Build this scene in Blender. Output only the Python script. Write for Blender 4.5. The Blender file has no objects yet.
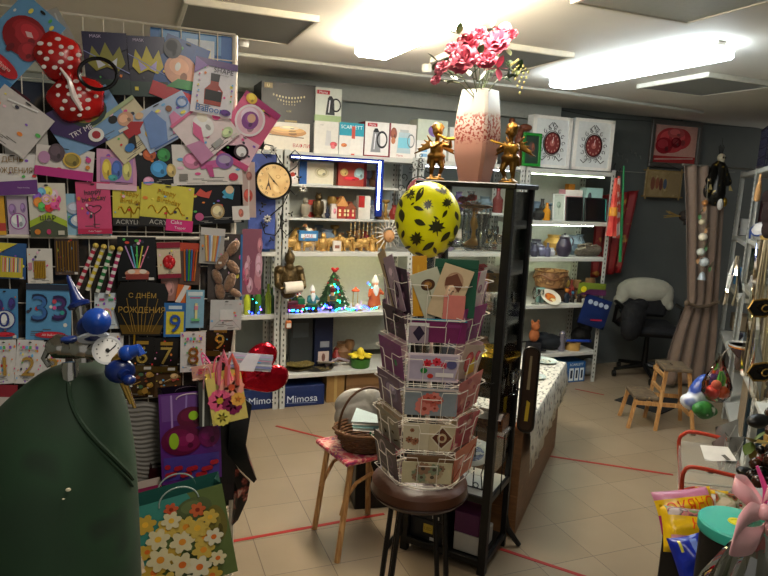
import bpy, math, random
import numpy as np
from mathutils import Matrix, Vector
SC = bpy.context.scene; COL = SC.collection
R = math.radians
# ---------------------------------------------------------------- camera
F, PT, RO, YA, H = 637.5, R(9.338), R(2.686), R(21.743), 1.7
fw = np.array([math.sin(YA)*math.cos(PT), math.cos(YA)*math.cos(PT), -math.sin(PT)])
r0 = np.array([math.cos(YA), -math.sin(YA), 0.]); u0 = np.cross(r0, fw)
rv = r0*math.cos(RO)+u0*math.sin(RO); uv = -r0*math.sin(RO)+u0*math.cos(RO)
cd = bpy.data.cameras.new('camera'); cam = bpy.data.objects.new('camera', cd); COL.objects.link(cam)
cam.matrix_world = Matrix(((rv[0], uv[0], -fw[0], 0), (rv[1], uv[1], -fw[1], 0), (rv[2], uv[2], -fw[2], H), (0, 0, 0, 1)))
cd.sensor_width = 36; cd.lens = F/768*36; cd.clip_start = .02; SC.camera = cam
# ---------------------------------------------------------------- light
w = bpy.data.worlds.new('world'); SC.world = w; w.use_nodes = True
w.node_tree.nodes['Background'].inputs[0].default_value = (.95, .93, .88, 1)
w.node_tree.nodes['Background'].inputs[1].default_value = .25
SC.view_settings.view_transform = 'Standard'; SC.view_settings.look = 'None'
SC.view_settings.gamma = 1; SC.view_settings.use_curve_mapping = False; SC.view_settings.exposure = 0.7
LAMP1, LAMP2 = 42.0, 15.0       # emission of the two ceiling fluorescent fixtures
CZ, WY = 2.45, 5.0             # ceiling height, back wall
def area(loc, rot, sx, sy, e, c):
    l = bpy.data.lights.new('fill_light', 'AREA'); l.shape = 'RECTANGLE'; l.size = sx; l.size_y = sy; l.energy = e; l.color = c
    o = bpy.data.objects.new('fill_light', l); o.location = loc; o.rotation_euler = rot; COL.objects.link(o)
area((.3, .6, CZ-.06), (0, 0, 0), .2, 1.2, 12, (1, .92, .8))      # added fill light with no visible lamp, brightens the goods on the left
# ---------------------------------------------------------------- pixel <-> place
O = np.array([0, 0, H])
def ray(x, y): return fw+rv*(x-384)/F-uv*(y-288)/F
def onY(x, y, Y): d = ray(x, y); return O+d*Y/d[1]
def onZ(x, y, z=0): d = ray(x, y); return O+d*(z-H)/d[2]
def onD(x, y, D): return O+ray(x, y)*D
def onP(x, y, p, n):
    d = ray(x, y); return O+d*(((np.array(p)-O)@np.array(n))/(d@np.array(n)))
def proj(p):
    v = np.array(p)-O; c = v@fw; return 384+F*(v@rv)/c, 288-F*(v@uv)/c
def WZ(py, x, y):
    v = np.array([x, y, -H]); c = (py-288)/F; return -(v@uv+c*(v@fw))/(uv[2]+c*fw[2])
def WX(px, Y, z):
    v = np.array([0, Y, z-H]); c = (px-384)/F; return -(v@rv-c*(v@fw))/(rv[0]-c*fw[0])
# ---------------------------------------------------------------- materials
_m = {}
def lin(h):
    h = h.lstrip('#'); return tuple(((int(h[i:i+2], 16)/255)**2.2) for i in (0, 2, 4))
def mt(h, rough=.5, metal=0, emit=0, tr=0, bump=0, scale=40, var=.06, ior=1.45, sheen=0, alpha=1):
    k = (h, rough, metal, emit, tr, bump, scale, var, ior, sheen, alpha)
    if k in _m: return _m[k]
    m = bpy.data.materials.new('m_'+h.lstrip('#')); m.use_nodes = True; n = m.node_tree.nodes; l = m.node_tree.links
    b = n['Principled BSDF']; c = lin(h)
    b.inputs['Base Color'].default_value = (*c, 1); b.inputs['Roughness'].default_value = rough; b.inputs['Metallic'].default_value = metal
    b.inputs['IOR'].default_value = ior
    if tr: b.inputs['Transmission Weight'].default_value = tr
    if alpha < 1: b.inputs['Alpha'].default_value = alpha
    if sheen: b.inputs['Sheen Weight'].default_value = sheen
    if emit: b.inputs['Emission Color'].default_value = (*c, 1); b.inputs['Emission Strength'].default_value = emit
    if (var or bump) and not tr:
        tc = n.new('ShaderNodeTexCoord'); nz = n.new('ShaderNodeTexNoise'); nz.inputs['Scale'].default_value = scale; nz.inputs['Detail'].default_value = 3
        l.new(tc.outputs['Object'], nz.inputs['Vector'])
        if var and not emit:
            mx = n.new('ShaderNodeMix'); mx.data_type = 'RGBA'
            mx.inputs[6].default_value = (*[x*(1-var*2) for x in c], 1); mx.inputs[7].default_value = (*[min(1, x*(1+var*2)) for x in c], 1)
            l.new(nz.outputs[0], mx.inputs[0]); l.new(mx.outputs[2], b.inputs['Base Color'])
        if bump:
            bp = n.new('ShaderNodeBump'); bp.inputs['Strength'].default_value = bump; bp.inputs['Distance'].default_value = .01
            l.new(nz.outputs[0], bp.inputs['Height']); l.new(bp.outputs[0], b.inputs['Normal'])
    _m[k] = m; return m
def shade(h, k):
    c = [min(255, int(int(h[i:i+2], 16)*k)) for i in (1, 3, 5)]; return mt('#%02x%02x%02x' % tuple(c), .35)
def nodemat(name, fn, rough=.5):
    m = bpy.data.materials.new(name); m.use_nodes = True; nt = m.node_tree; b = nt.nodes['Principled BSDF']; b.inputs['Roughness'].default_value = rough
    fn(nt, nt.nodes, nt.links, b); return m
def speckle(name, base, spots, scale=60, lo=.45, hi=.55, rough=.4, metal=0, vor=False, stretch=None):
    def fn(nt, n, l, b):
        tc = n.new('ShaderNodeTexCoord'); src = tc.outputs['Object']
        if stretch:
            mp = n.new('ShaderNodeMapping'); mp.inputs['Scale'].default_value = stretch; l.new(src, mp.inputs[0]); src = mp.outputs[0]
        t = n.new('ShaderNodeTexVoronoi' if vor else 'ShaderNodeTexNoise'); t.inputs['Scale'].default_value = scale; l.new(src, t.inputs['Vector'])
        cr = n.new('ShaderNodeValToRGB'); l.new(t.outputs[0], cr.inputs[0])
        cr.color_ramp.elements[0].position = lo; cr.color_ramp.elements[0].color = (*lin(base), 1)
        cr.color_ramp.elements[1].position = hi; cr.color_ramp.elements[1].color = (*lin(spots[0]), 1)
        for i, s in enumerate(spots[1:]):
            e = cr.color_ramp.elements.new(min(1, hi+.07*(i+1))); e.color = (*lin(s), 1)
        l.new(cr.outputs[0], b.inputs['Base Color']); b.inputs['Metallic'].default_value = metal
    return nodemat(name, fn, rough)
GOLD = mt('#b08838', .32, .9, bump=.2, scale=60, var=.25); DGOLD = mt('#8a6a30', .4, .8, var=.3, bump=.3)
BRONZE = mt('#5a4a30', .4, .7, var=.35, bump=.4, scale=80); IRON = mt('#16140f', .45, .4); BLACK = mt('#100f0e', .4); CHROME = mt('#c8c8c8', .15, 1)
def tglass(name, tint, k=.12):
    m = bpy.data.materials.new(name); m.use_nodes = True; n = m.node_tree.nodes; l = m.node_tree.links; n.remove(n['Principled BSDF'])
    a = n.new('ShaderNodeBsdfTransparent'); a.inputs[0].default_value = (*lin(tint), 1); g = n.new('ShaderNodeBsdfGlossy'); g.inputs['Roughness'].default_value = .04
    f = n.new('ShaderNodeFresnel'); f.inputs[0].default_value = 1.5; ad = n.new('ShaderNodeMath'); ad.inputs[1].default_value = k*.3; l.new(f.outputs[0], ad.inputs[0])
    mx = n.new('ShaderNodeMixShader'); l.new(ad.outputs[0], mx.inputs[0]); l.new(a.outputs[0], mx.inputs[1]); l.new(g.outputs[0], mx.inputs[2]); l.new(mx.outputs[0], n['Material Output'].inputs[0]); return m
TG = tglass('clear_glass', '#fcfefd'); FILM = tglass('clear_film', '#ffffff', .02); CRYST = tglass('crystal', '#f0f4f4', .5)
WHITE = mt('#e8e4dc', .45); WIRE = mt('#d8d0c0', .4); GLASS = mt('#f2f6f4', .03, tr=1, var=0); CLEAR = mt('#f4f4f4', .12, alpha=.16, var=0)
STEEL = mt('#b9bab4', .45, .1, var=.03, bump=.05); WOOD = speckle('light_wood', '#b98a55', ['#a37344', '#c79b66'], 6, .4, .55, .5, stretch=(8, 8, 1))
RED = mt('#b01c22', .3); CARDB = mt('#9b7448', .7); PAPER = mt('#e6e2d6', .6)
# ---------------------------------------------------------------- mesh builder
_tc = {}
def textmesh(s):
    if s not in _tc:
        cu = bpy.data.curves.new('t', 'FONT'); cu.body = s; cu.size = 1; cu.align_x = 'CENTER'; cu.align_y = 'CENTER'; cu.resolution_u = 3
        o = bpy.data.objects.new('t', cu); COL.objects.link(o)
        dg = bpy.context.evaluated_depsgraph_get(); me = bpy.data.meshes.new_from_object(o.evaluated_get(dg))
        _tc[s] = ([tuple(v.co) for v in me.vertices], [tuple(p.vertices) for p in me.polygons])
        bpy.data.objects.remove(o)
    return _tc[s]
class MB:
    def __init__(s): s.v = []; s.f = []; s.mi = []; s.ms = []; s.X = Matrix()
    def add(s, vs, fs, m):
        if m not in s.ms: s.ms.append(m)
        k = s.ms.index(m); b = len(s.v)
        for p in vs: s.v.append(tuple(s.X @ Vector(p)))
        for f in fs: s.f.append([b+i for i in f]); s.mi.append(k)
        return s
    def box(s, x0, x1, y0, y1, z0, z1, m):
        return s.add([(x, y, z) for z in (z0, z1) for y in (y0, y1) for x in (x0, x1)],
                     [(0, 2, 3, 1), (4, 5, 7, 6), (0, 1, 5, 4), (2, 6, 7, 3), (0, 4, 6, 2), (1, 3, 7, 5)], m)
    def bbox(s, x0, x1, y0, y1, z0, z1, m, b=.004):            # chamfered box
        xs = (x0, x0+b, x1-b, x1); ys = (y0, y0+b, y1-b, y1); zs = (z0, z0+b, z1-b, z1); vs = []; ix = {}
        def V(i, j, k):
            if (i, j, k) not in ix: ix[(i, j, k)] = len(vs); vs.append((xs[i], ys[j], zs[k]))
            return ix[(i, j, k)]
        fs = []
        for a in (0, 3):
            q = 1 if a == 0 else 2
            f1 = [V(a, 1, 1), V(a, 2, 1), V(a, 2, 2), V(a, 1, 2)]; f2 = [V(1, a, 1), V(2, a, 1), V(2, a, 2), V(1, a, 2)]; f3 = [V(1, 1, a), V(2, 1, a), V(2, 2, a), V(1, 2, a)]
            fs += [f1[::-1] if a == 0 else f1, f2 if a == 0 else f2[::-1], f3[::-1] if a == 0 else f3]
        for a in (0, 3):
            for c in (0, 3):
                qa = 1 if a == 0 else 2; qc = 1 if c == 0 else 2
                fs += [[V(a, qc, 1), V(a, qc, 2), V(qa, c, 2), V(qa, c, 1)], [V(a, 1, qc), V(a, 2, qc), V(qa, 2, c), V(qa, 1, c)], [V(1, a, qc), V(2, a, qc), V(2, qa, c), V(1, qa, c)]]
                for e in (0, 3):
                    qe = 1 if e == 0 else 2; fs.append([V(a, qc, qe), V(qa, c, qe), V(qa, qc, e)])
        return s.add(vs, fs, m)
    def cyl(s, p0, p1, r0_, r1_, m, n=12, cap=True):
        p0 = Vector(p0); p1 = Vector(p1); d = (p1-p0)
        if d.length < 1e-7: return s
        d.normalize(); a = d.orthogonal().normalized(); b = d.cross(a); vs = []
        for p, q in ((p0, r0_), (p1, r1_)):
            for i in range(n): t = 2*math.pi*i/n; vs.append(p+a*math.cos(t)*q+b*math.sin(t)*q)
        fs = [(i, (i+1) % n, n+(i+1) % n, n+i) for i in range(n)]
        if cap: fs += [tuple(range(n))[::-1], tuple(range(n, 2*n))]
        return s.add(vs, fs, m)
    def tube(s, pts, r, m, n=6, closed=False):
        pts = [Vector(p) for p in pts]; N = len(pts); vs = []; a = None
        for i, p in enumerate(pts):
            if closed: d = pts[(i+1) % N]-pts[i-1]
            else: d = pts[min(i+1, N-1)]-pts[max(i-1, 0)]
            d.normalize()
            if a is None: a = d.orthogonal().normalized()
            a = (a-d*a.dot(d)); a = a.normalized() if a.length > 1e-6 else d.orthogonal().normalized()
            b = d.cross(a); q = r[i] if isinstance(r, (list, tuple)) else r
            for j in range(n): t = 2*math.pi*j/n; vs.append(p+(a*math.cos(t)+b*math.sin(t))*q)
        fs = [(i*n+j, i*n+(j+1) % n, ((i+1) % N)*n+(j+1) % n, ((i+1) % N)*n+j) for i in range(N if closed else N-1) for j in range(n)]
        if not closed: fs += [tuple(range(n))[::-1], tuple(range((N-1)*n, N*n))]
        return s.add(vs, fs, m)
    def lathe(s, pr, m, n=20, c=(0, 0, 0), sx=1, sy=1):
        vs = [(c[0]+r_*math.cos(2*math.pi*j/n)*sx, c[1]+r_*math.sin(2*math.pi*j/n)*sy, c[2]+z) for r_, z in pr for j in range(n)]
        fs = [(i*n+j, i*n+(j+1) % n, (i+1)*n+(j+1) % n, (i+1)*n+j) for i in range(len(pr)-1) for j in range(n)]
        if pr[0][0] > 1e-4: fs.append(tuple(range(n))[::-1])
        if pr[-1][0] > 1e-4: fs.append(tuple(range((len(pr)-1)*n, len(pr)*n)))
        return s.add(vs, fs, m)
    def ell(s, c, r, m, n=12, k=8, rot=None):
        if not isinstance(r, (list, tuple)): r = (r, r, r)
        vs = []
        for i in range(k+1):
            ph = math.pi*i/k
            for j in range(n):
                t = 2*math.pi*j/n; p = Vector((r[0]*math.sin(ph)*math.cos(t), r[1]*math.sin(ph)*math.sin(t), -r[2]*math.cos(ph)))
                if rot: p = rot @ p
                vs.append(p+Vector(c))
        return s.add(vs, [(i*n+j, i*n+(j+1) % n, (i+1)*n+(j+1) % n, (i+1)*n+j) for i in range(k) for j in range(n)], m)
    def poly(s, pts, z, m): return s.add([(p[0], p[1], z) for p in pts], [tuple(range(len(pts)))], m)
    def prism(s, pts, z0, z1, m):
        n = len(pts); return s.add([(p[0], p[1], z) for z in (z0, z1) for p in pts], [tuple(range(n))[::-1], tuple(range(n, 2*n))]+[(i, (i+1) % n, n+(i+1) % n, n+i) for i in range(n)], m)
    def disc(s, cx, cy, rx, ry, z, m, n=20, rot=0):
        c_, s_ = math.cos(rot), math.sin(rot); P = []
        for i in range(n):
            t = 2*math.pi*i/n; a = rx*math.cos(t); b = ry*math.sin(t); P.append((cx+a*c_-b*s_, cy+a*s_+b*c_))
        return s.poly(P, z, m)
    def ring(s, cx, cy, rx, ry, th, z, m, n=24):
        vs = []
        for k in (1, 1-th):
            for i in range(n): t = 2*math.pi*i/n; vs.append((cx+rx*k*math.cos(t), cy+ry*k*math.sin(t), z))
        return s.add(vs, [(i, (i+1) % n, n+(i+1) % n, n+i) for i in range(n)], m)
    def text(s, t, cx, cy, h, z, m, rot=0, ex=0, maxw=None):
        vs, fs = textmesh(t)
        if not vs: return s
        xs = [v[0] for v in vs]; ys = [v[1] for v in vs]; mx_, my = (min(xs)+max(xs))/2, (min(ys)+max(ys))/2
        k = h/max(1e-6, max(ys)-min(ys)); kx = k
        if maxw and (max(xs)-min(xs))*k > maxw: kx = maxw/(max(xs)-min(xs))
        c_, s_ = math.cos(rot), math.sin(rot); P = [((v[0]-mx_)*kx, (v[1]-my)*k) for v in vs]; P = [(cx+a*c_-b*s_, cy+a*s_+b*c_, z+ex) for a, b in P]
        s.add(P, fs, m)
        if ex:
            from collections import Counter
            ed = Counter(); 
            for f in fs:
                for i in range(len(f)): ed[tuple(sorted((f[i], f[(i+1) % len(f)])))] += 1
            n = len(P); s.add(P+[(p[0], p[1], z) for p in P], [(a, b, n+b, n+a) for (a, b), c in ed.items() if c == 1], m)
        return s
    def build(s, name, parent=None, mx=None, smooth=35):
        me = bpy.data.meshes.new(name); me.from_pydata(s.v, [], s.f)
        for m in s.ms: me.materials.append(m)
        me.polygons.foreach_set('material_index', s.mi)
        me.update()
        if smooth: me.shade_smooth(); me.set_sharp_from_angle(angle=R(smooth))
        o = bpy.data.objects.new(name, me); COL.objects.link(o)
        if parent: o.parent = parent
        if mx is not None:
            if parent: o.matrix_local = mx
            else: o.matrix_world = mx
        return o
def tag(o, label=None, cat=None, group=None, kind=None):
    if label: o['label'] = label
    if cat: o['category'] = cat
    if group: o['group'] = group
    if kind: o['kind'] = kind
    return o
def thing(name, label, cat, mx=None, group=None):
    o = bpy.data.objects.new(name, None); o.empty_display_size = .05; COL.objects.link(o)
    if mx is not None: o.matrix_world = mx
    return tag(o, label, cat, group)
def struct(name, mb, **k): o = mb.build(name, **k); o['kind'] = 'structure'; return o
def TL(x, y=0, z=0, rz=0, s=1): return Matrix.Translation((x, y, z) if not hasattr(x, '__len__') else tuple(x)) @ Matrix.Rotation(R(rz), 4, 'Z') @ Matrix.Scale(s, 4)
def dup(root, mx, label=None, group=None):
    def cp(o, par):
        c = o.copy(); COL.objects.link(c); c.parent = par
        for ch in list(o.children): cp(ch, c)
        return c
    c = cp(root, None); c.matrix_world = mx
    if label: c['label'] = label
    if group: c['group'] = group
    return c
def blob(name, prims, m, vox=.004, parent=None, mx=None, sm=3):
    """prims: ('e',c,r[,rotEuler]) ellipsoid, ('c',p0,p1,r0,r1) capsule; fused into one continuous surface"""
    b = MB()
    for p in prims:
        if p[0] == 'e':
            ro = Matrix.Rotation(R(p[3][0]), 3, 'X') @ Matrix.Rotation(R(p[3][1]), 3, 'Y') @ Matrix.Rotation(R(p[3][2]), 3, 'Z') if len(p) > 3 else None
            b.ell(p[1], p[2], m, 14, 10, ro)
        else:
            b.cyl(p[1], p[2], p[3], p[4], m, 12); b.ell(p[1], p[3], m, 12, 8); b.ell(p[2], p[4], m, 12, 8)
    o = b.build('tmp'); md = o.modifiers.new('r', 'REMESH'); md.mode = 'VOXEL'; md.voxel_size = vox
    s_ = o.modifiers.new('s', 'SMOOTH'); s_.iterations = sm; s_.factor = .5
    dg = bpy.context.evaluated_depsgraph_get(); me = bpy.data.meshes.new_from_object(o.evaluated_get(dg)); me.name = name
    bpy.data.objects.remove(o)
    me.materials.clear(); me.materials.append(m); me.shade_smooth()
    q = bpy.data.objects.new(name, me); COL.objects.link(q)
    if parent: q.parent = parent
    if mx is not None:
        if parent: q.matrix_local = mx
        else: q.matrix_world = mx
    return q
# ---------------------------------------------------------------- printed art on flat faces
def ART(b, w_, h_, ops, z=0, dz=.0004, ro=.35):
    """ops in fractions of the face, origin in its centre; each op one printed layer"""
    for op in ops:
        z += dz; k = op[0]; m = op[-1] if not isinstance(op[-1], str) else mt(op[-1], ro)
        if k == 'r': b.poly([(op[1]*w_, op[2]*h_), (op[3]*w_, op[2]*h_), (op[3]*w_, op[4]*h_), (op[1]*w_, op[4]*h_)], z, m)
        elif k == 'e':
            b.disc(op[1]*w_, op[2]*h_, op[3]*w_, op[4]*h_, z, m)
            if isinstance(op[-1], str) and op[3] > .11: b.disc((op[1]-op[3]*.15)*w_, (op[2]+op[4]*.2)*h_, op[3]*w_*.6, op[4]*h_*.55, z+.00015, shade(op[-1], 1.18)); b.disc((op[1]+op[3]*.3)*w_, (op[2]-op[4]*.35)*h_, op[3]*w_*.22, op[4]*h_*.3, z+.0003, shade(op[-1], .72), 10)  # large printed discs get a painted highlight and a painted shade spot
        elif k == 'o': b.ring(op[1]*w_, op[2]*h_, op[3]*w_, op[4]*h_, op[5], z, m)
        elif k == 'p': b.poly([(x*w_, y*h_) for x, y in op[1]], z, m)
        elif k == 't': b.text(op[1], op[2]*w_, op[3]*h_, op[4]*h_, z, m, R(op[5]) if len(op) > 6 else 0, maxw=w_*.92)
        elif k == 'l':
            (x0, y0), (x1, y1) = op[1], op[2]; x0 *= w_; x1 *= w_; y0 *= h_; y1 *= h_; L = math.hypot(x1-x0, y1-y0) or 1; nx, ny = -(y1-y0)/L*op[3]*w_/2, (x1-x0)/L*op[3]*w_/2
            b.poly([(x0-nx, y0-ny), (x1-nx, y1-ny), (x1+nx, y1+ny), (x0+nx, y0+ny)], z, m)
        elif k == 'f':   # flower: cx cy r petals petalcol centre
            cx, cy, r_, n, pc, cc = op[1:7]; m = mt(pc, ro)
            for i in range(n):
                t = 2*math.pi*i/n; b.disc(cx*w_+r_*w_*.55*math.cos(t), cy*h_+r_*w_*.55*math.sin(t), r_*w_*.52, r_*w_*.36, z+(i % 2)*.0001, m, 8, t)
            b.disc(cx*w_, cy*h_, r_*w_*.3, r_*w_*.3, z+.0003, mt(cc, ro), 10)
def busy(seed, cols, n=10, x0=-.4, x1=.4, y0=-.4, y1=.4, s=(.05, .16)):
    q = random.Random(seed); o = []
    for i in range(n):
        c = q.choice(cols); x = q.uniform(x0, x1); y = q.uniform(y0, y1); a = q.uniform(*s)
        k = q.random()
        if k < .55: o.append(('e', x, y, a, a*q.uniform(.5, 1), c))
        elif k < .8: o.append(('p', [(x+a*math.cos(t)*q.uniform(.6, 1.1), y+a*math.sin(t)*q.uniform(.6, 1.1)) for t in (0, 1.2, 2.3, 3.4, 4.5, 5.5)], c))
        else: o.append(('l', (x-a, y-a*.5), (x+a, y+a*.6), .03, c))
    return o
def frame(cx, cy, w_, h_, rot, P, N, off=0):
    """place of a flat item seen at pixel cx,cy on the plane through P with normal N, off metres in front"""
    P = np.array(P, float)+np.array(N)*off; a = R(rot)
    c = onP(cx, cy, P, N); e = onP(cx+w_/2*math.cos(a), cy-w_/2*math.sin(a), P, N)-c; t = onP(cx-h_/2*math.sin(a), cy-h_/2*math.cos(a), P, N)-c
    W = 2*np.linalg.norm(e); e = e/np.linalg.norm(e); hh = 2*np.linalg.norm(t); n = np.array(N); v = np.cross(n, e)
    return Matrix(((e[0], v[0], n[0], c[0]), (e[1], v[1], n[1], c[1]), (e[2], v[2], n[2], c[2]), (0, 0, 0, 1))), W, hh
# ================================================================ the setting
def tilefn(nt, n, l, b):
    tc = n.new('ShaderNodeTexCoord'); mp = n.new('ShaderNodeMapping'); mp.inputs['Location'].default_value = (.09, .2, 0)
    l.new(tc.outputs['Object'], mp.inputs[0]); br = n.new('ShaderNodeTexBrick'); l.new(mp.outputs[0], br.inputs['Vector'])
    br.offset = 0; br.squash = 1
    br.inputs['Scale'].default_value = 1; br.inputs['Mortar Size'].default_value = .0022; br.inputs['Mortar Smooth'].default_value = .6
    br.inputs['Brick Width'].default_value = .3; br.inputs['Row Height'].default_value = .3; br.inputs['Bias'].default_value = 0
    br.inputs['Color1'].default_value = (*lin('#94836c'), 1); br.inputs['Color2'].default_value = (*lin('#9c8b74'), 1); br.inputs['Mortar'].default_value = (*lin('#5f5040'), 1)
    nz = n.new('ShaderNodeTexNoise'); nz.inputs['Scale'].default_value = 3; nz.inputs['Detail'].default_value = 6; l.new(tc.outputs['Object'], nz.inputs['Vector'])
    mx = n.new('ShaderNodeMix'); mx.data_type = 'RGBA'; mx.blend_type = 'MULTIPLY'; mx.inputs[0].default_value = .3
    l.new(br.outputs[0], mx.inputs[6]); l.new(nz.outputs[0], mx.inputs[7]); l.new(mx.outputs[2], b.inputs['Base Color'])
    bp = n.new('ShaderNodeBump'); bp.inputs['Strength'].default_value = .25; bp.inputs['Distance'].default_value = .003; bp.invert = True
    l.new(br.outputs['Fac'], bp.inputs['Height']); l.new(bp.outputs[0], b.inputs['Normal'])
struct('floor', MB().box(-1.6, 7, -1.5, WY+.1, -.1, 0, nodemat('beige_floor_tile', tilefn, .33)))
CEIL = mt('#d6d1c6', .7, var=.03, scale=4)
struct('ceiling', MB().box(-1.6, 7, -1.5, WY+.1, CZ, CZ+.1, CEIL))
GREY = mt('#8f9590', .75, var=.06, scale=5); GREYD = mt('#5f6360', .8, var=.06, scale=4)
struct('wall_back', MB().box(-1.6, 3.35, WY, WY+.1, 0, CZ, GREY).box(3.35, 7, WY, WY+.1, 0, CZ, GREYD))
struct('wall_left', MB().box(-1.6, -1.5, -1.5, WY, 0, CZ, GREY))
DD = np.array([.7071, .7071, 0]); DN = np.array([.7071, -.7071, 0]); RC = np.array([3.33, 2.5, 0])     # rack line on the right, and away from the room
def RM(t, n=0, z=0):      # frame on the rack line: x along it, y towards the room
    p = RC+DD*t+DN*n; return Matrix(((DD[0], -DN[0], 0, p[0]), (DD[1], -DN[1], 0, p[1]), (0, 0, 1, z), (0, 0, 0, 1)))
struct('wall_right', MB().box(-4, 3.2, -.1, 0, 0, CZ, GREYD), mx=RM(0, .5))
struct('trim_1', MB().bbox(-1.5, 3.6, WY-.07, WY, CZ-.13, CZ, mt('#a9aca4', .7), .005))
# red marking tape on the tiles
TAPE = mt('#a02824', .5)
def tape(p, q, label, w_=.02):
    a = onZ(*p); c = onZ(*q); L = float(np.linalg.norm(c-a)); an = math.atan2(c[1]-a[1], c[0]-a[0])
    o = MB().box(0, L, -w_/2, w_/2, .0005, .0022, TAPE).build('floor_tape', mx=Matrix.Translation((a[0], a[1], 0)) @ Matrix.Rotation(an, 4, 'Z')); tag(o, label, 'tape', 'red tape lines on the floor tiles')
tape((548, 456), (673, 475), 'long red tape line on the tiles between the low counter and the trolley')
tape((276, 426), (352, 445), 'thin red tape line in front of the blue box, behind the folding stool')
tape((232, 541.5), (384, 514), 'red tape line on the tiles passing under the folding stool')
tape((500, 549), (600, 582), 'red tape line starting at the clawed foot beside the glass cabinet')
tape((575, 389), (604, 395), 'short worn piece of red tape in front of the far shelf leg', .016)
# ceiling panels
def cpanel(x0, x1, y0, y1, label, col):
    t = thing('ceiling_panel', label, 'panel', TL(0, 0, CZ-.03), 'flat panels fixed to the ceiling')
    MB().bbox(x0, x1, y0, y1, .004, .03, mt(col, .6, var=.04), .003).build('panel_face', t)
    f = MB(); e = .02
    for a in ((x0-e, x1+e, y0-e, y0), (x0-e, x1+e, y1, y1+e), (x0-e, x0, y0, y1), (x1, x1+e, y0, y1)): f.bbox(*a, 0, .03, mt('#cfcabb', .5), .002)
    f.build('frame', t)
cpanel(.24, .8, 3.04, 3.6, 'grey square ceiling panel above the wire grid of party goods', '#77766f')
cpanel(1.62, 2.18, 1.62, 2.18, 'pale ceiling panel nearest the camera at the top right', '#b5bab6')
cpanel(1.69, 2.24, 3.04, 3.6, 'grey ceiling panel behind the pink flowers, between the two lamps', '#7b7d78')
cpanel(3.26, 3.82, 3.04, 3.6, 'grey ceiling panel to the right of the hanging fluorescent lamp', '#7d807c')
def fixture(x, y0, y1, z, w_, e, col, label):
    t = thing('ceiling_lamp', label, 'ceiling lamp', TL(x, (y0+y1)/2, z)); L = (y1-y0)/2
    MB().bbox(-w_/2*.35, w_/2*.35, -L, L, .06, .078, WHITE, .004).build('housing', t)
    b = MB(); P = [(-w_/2*.9, .06), (-w_/2, .045), (-w_/2, .012), (-w_/2*.8, 0), (w_/2*.8, 0), (w_/2, .012), (w_/2, .045), (w_/2*.9, .06)]
    vs = [(p[0], yy, p[1]) for yy in (-L+.01, L-.01) for p in P]; n = len(P)
    b.add(vs, [(i, i+1, n+i+1, n+i) for i in range(n-1)]+[tuple(range(n))[::-1], tuple(range(n, 2*n))], mt(col, .4, emit=e, var=0)); b.build('diffuser', t, smooth=None)
    for sg in (-1, 1): MB().bbox(-w_/2-.002, w_/2+.002, sg*L-.004, sg*L+.004, .056, .062, WHITE, .002).build('end_cap', t)
fixture(1.24, 2.1, 3.45, CZ-.078, .2, LAMP1, '#fff3dc', 'glaring white fluorescent ceiling lamp above the pink flowers')
fixture(2.66, 2.42, 3.68, CZ-.078, .19, LAMP2, '#e8f6ff', 'long white fluorescent ceiling lamp at the upper right')
cab_ = MB().tube([(-.1, 4.1, CZ-.02), (1.2, 4.1, CZ-.02), (3, 4.12, CZ-.02), (4.6, 4.3, CZ-.02)], .011, mt('#c9c8bf')).build('wall_conduit'); tag(cab_, 'thin pale conduit running along the ceiling near the back wall', 'conduit')
for px, py, lb in ((243, 42, 'small round junction box on the ceiling conduit left of the bright lamp'), (427, 68, 'small round junction box on the ceiling conduit beside the pink flowers')):
    p = onZ(px, py, CZ-.02); tag(MB().lathe([(.0, -.03), (.028, -.028), (.034, -.01), (.034, .02)], WHITE, 16).build('junction_box', mx=TL(p[0], p[1], CZ-.02)), lb, 'junction box')
# ---------------------------------------------------------------- metal shelving
def perf_post(b, x, y, z0, z1, sx=1, sy=1):          # slotted angle iron
    b.box(min(x, x+sx*.038), max(x, x+sx*.038), y-.0015, y+.0015, z0, z1, STEEL); b.box(x-.0015, x+.0015, min(y, y+sy*.038), max(y, y+sy*.038), z0, z1, STEEL)
    k = z0+.04; dk = mt('#55554f', .8)
    while k < z1-.03: b.box(x+sx*.019-.005, x+sx*.019+.005, y-.0022, y-.0016, k, k+.018, dk); b.box(x-.0022, x-.0016, y+sy*.019-.005, y+sy*.019+.005, k, k+.018, dk); k += .04
def unit(label, mx, x0, x1, d, levels, ztop, z0s=None, white='#c4c4bd', mid=None):
    t = thing('metal_shelving_unit', label, 'shelving unit', mx); m = mt(white, .4, var=.02)
    for x, sx in ((x0, 1), (x1, -1)):
        for y, sy in ((0, 1), (d, -1)): b = MB(); perf_post(b, x, y, 0, ztop, sx, sy); b.build('post', t)
    for z in levels: MB().bbox(x0+.003, x1-.003, .003, d-.003, z-.034, z, m, .003).build('shelf', t)
    return t
SL = 4.5
unit('grey slotted-steel shelving unit holding the lit Christmas figures', TL(0, SL), 1.0, 2.02, .42, (.26, .72, 1.18, 1.89), 1.9)
unit('narrow slotted-steel shelving unit behind the edge of the party-goods grid', TL(0, SL), .02, .985, .42, (.26, .72, 1.18, 1.89), 1.9)
unit('grey shelving unit behind the glass cabinet', TL(0, SL), 2.04, 2.98, .42, (.26, .72, 1.18, 1.89), 1.9)
unit('grey shelving unit with the dark jug and the black slates', TL(0, SL), 3.0, 3.9, .42, (.29, .73, 1.14, 1.45, 1.88), 1.9)
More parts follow.
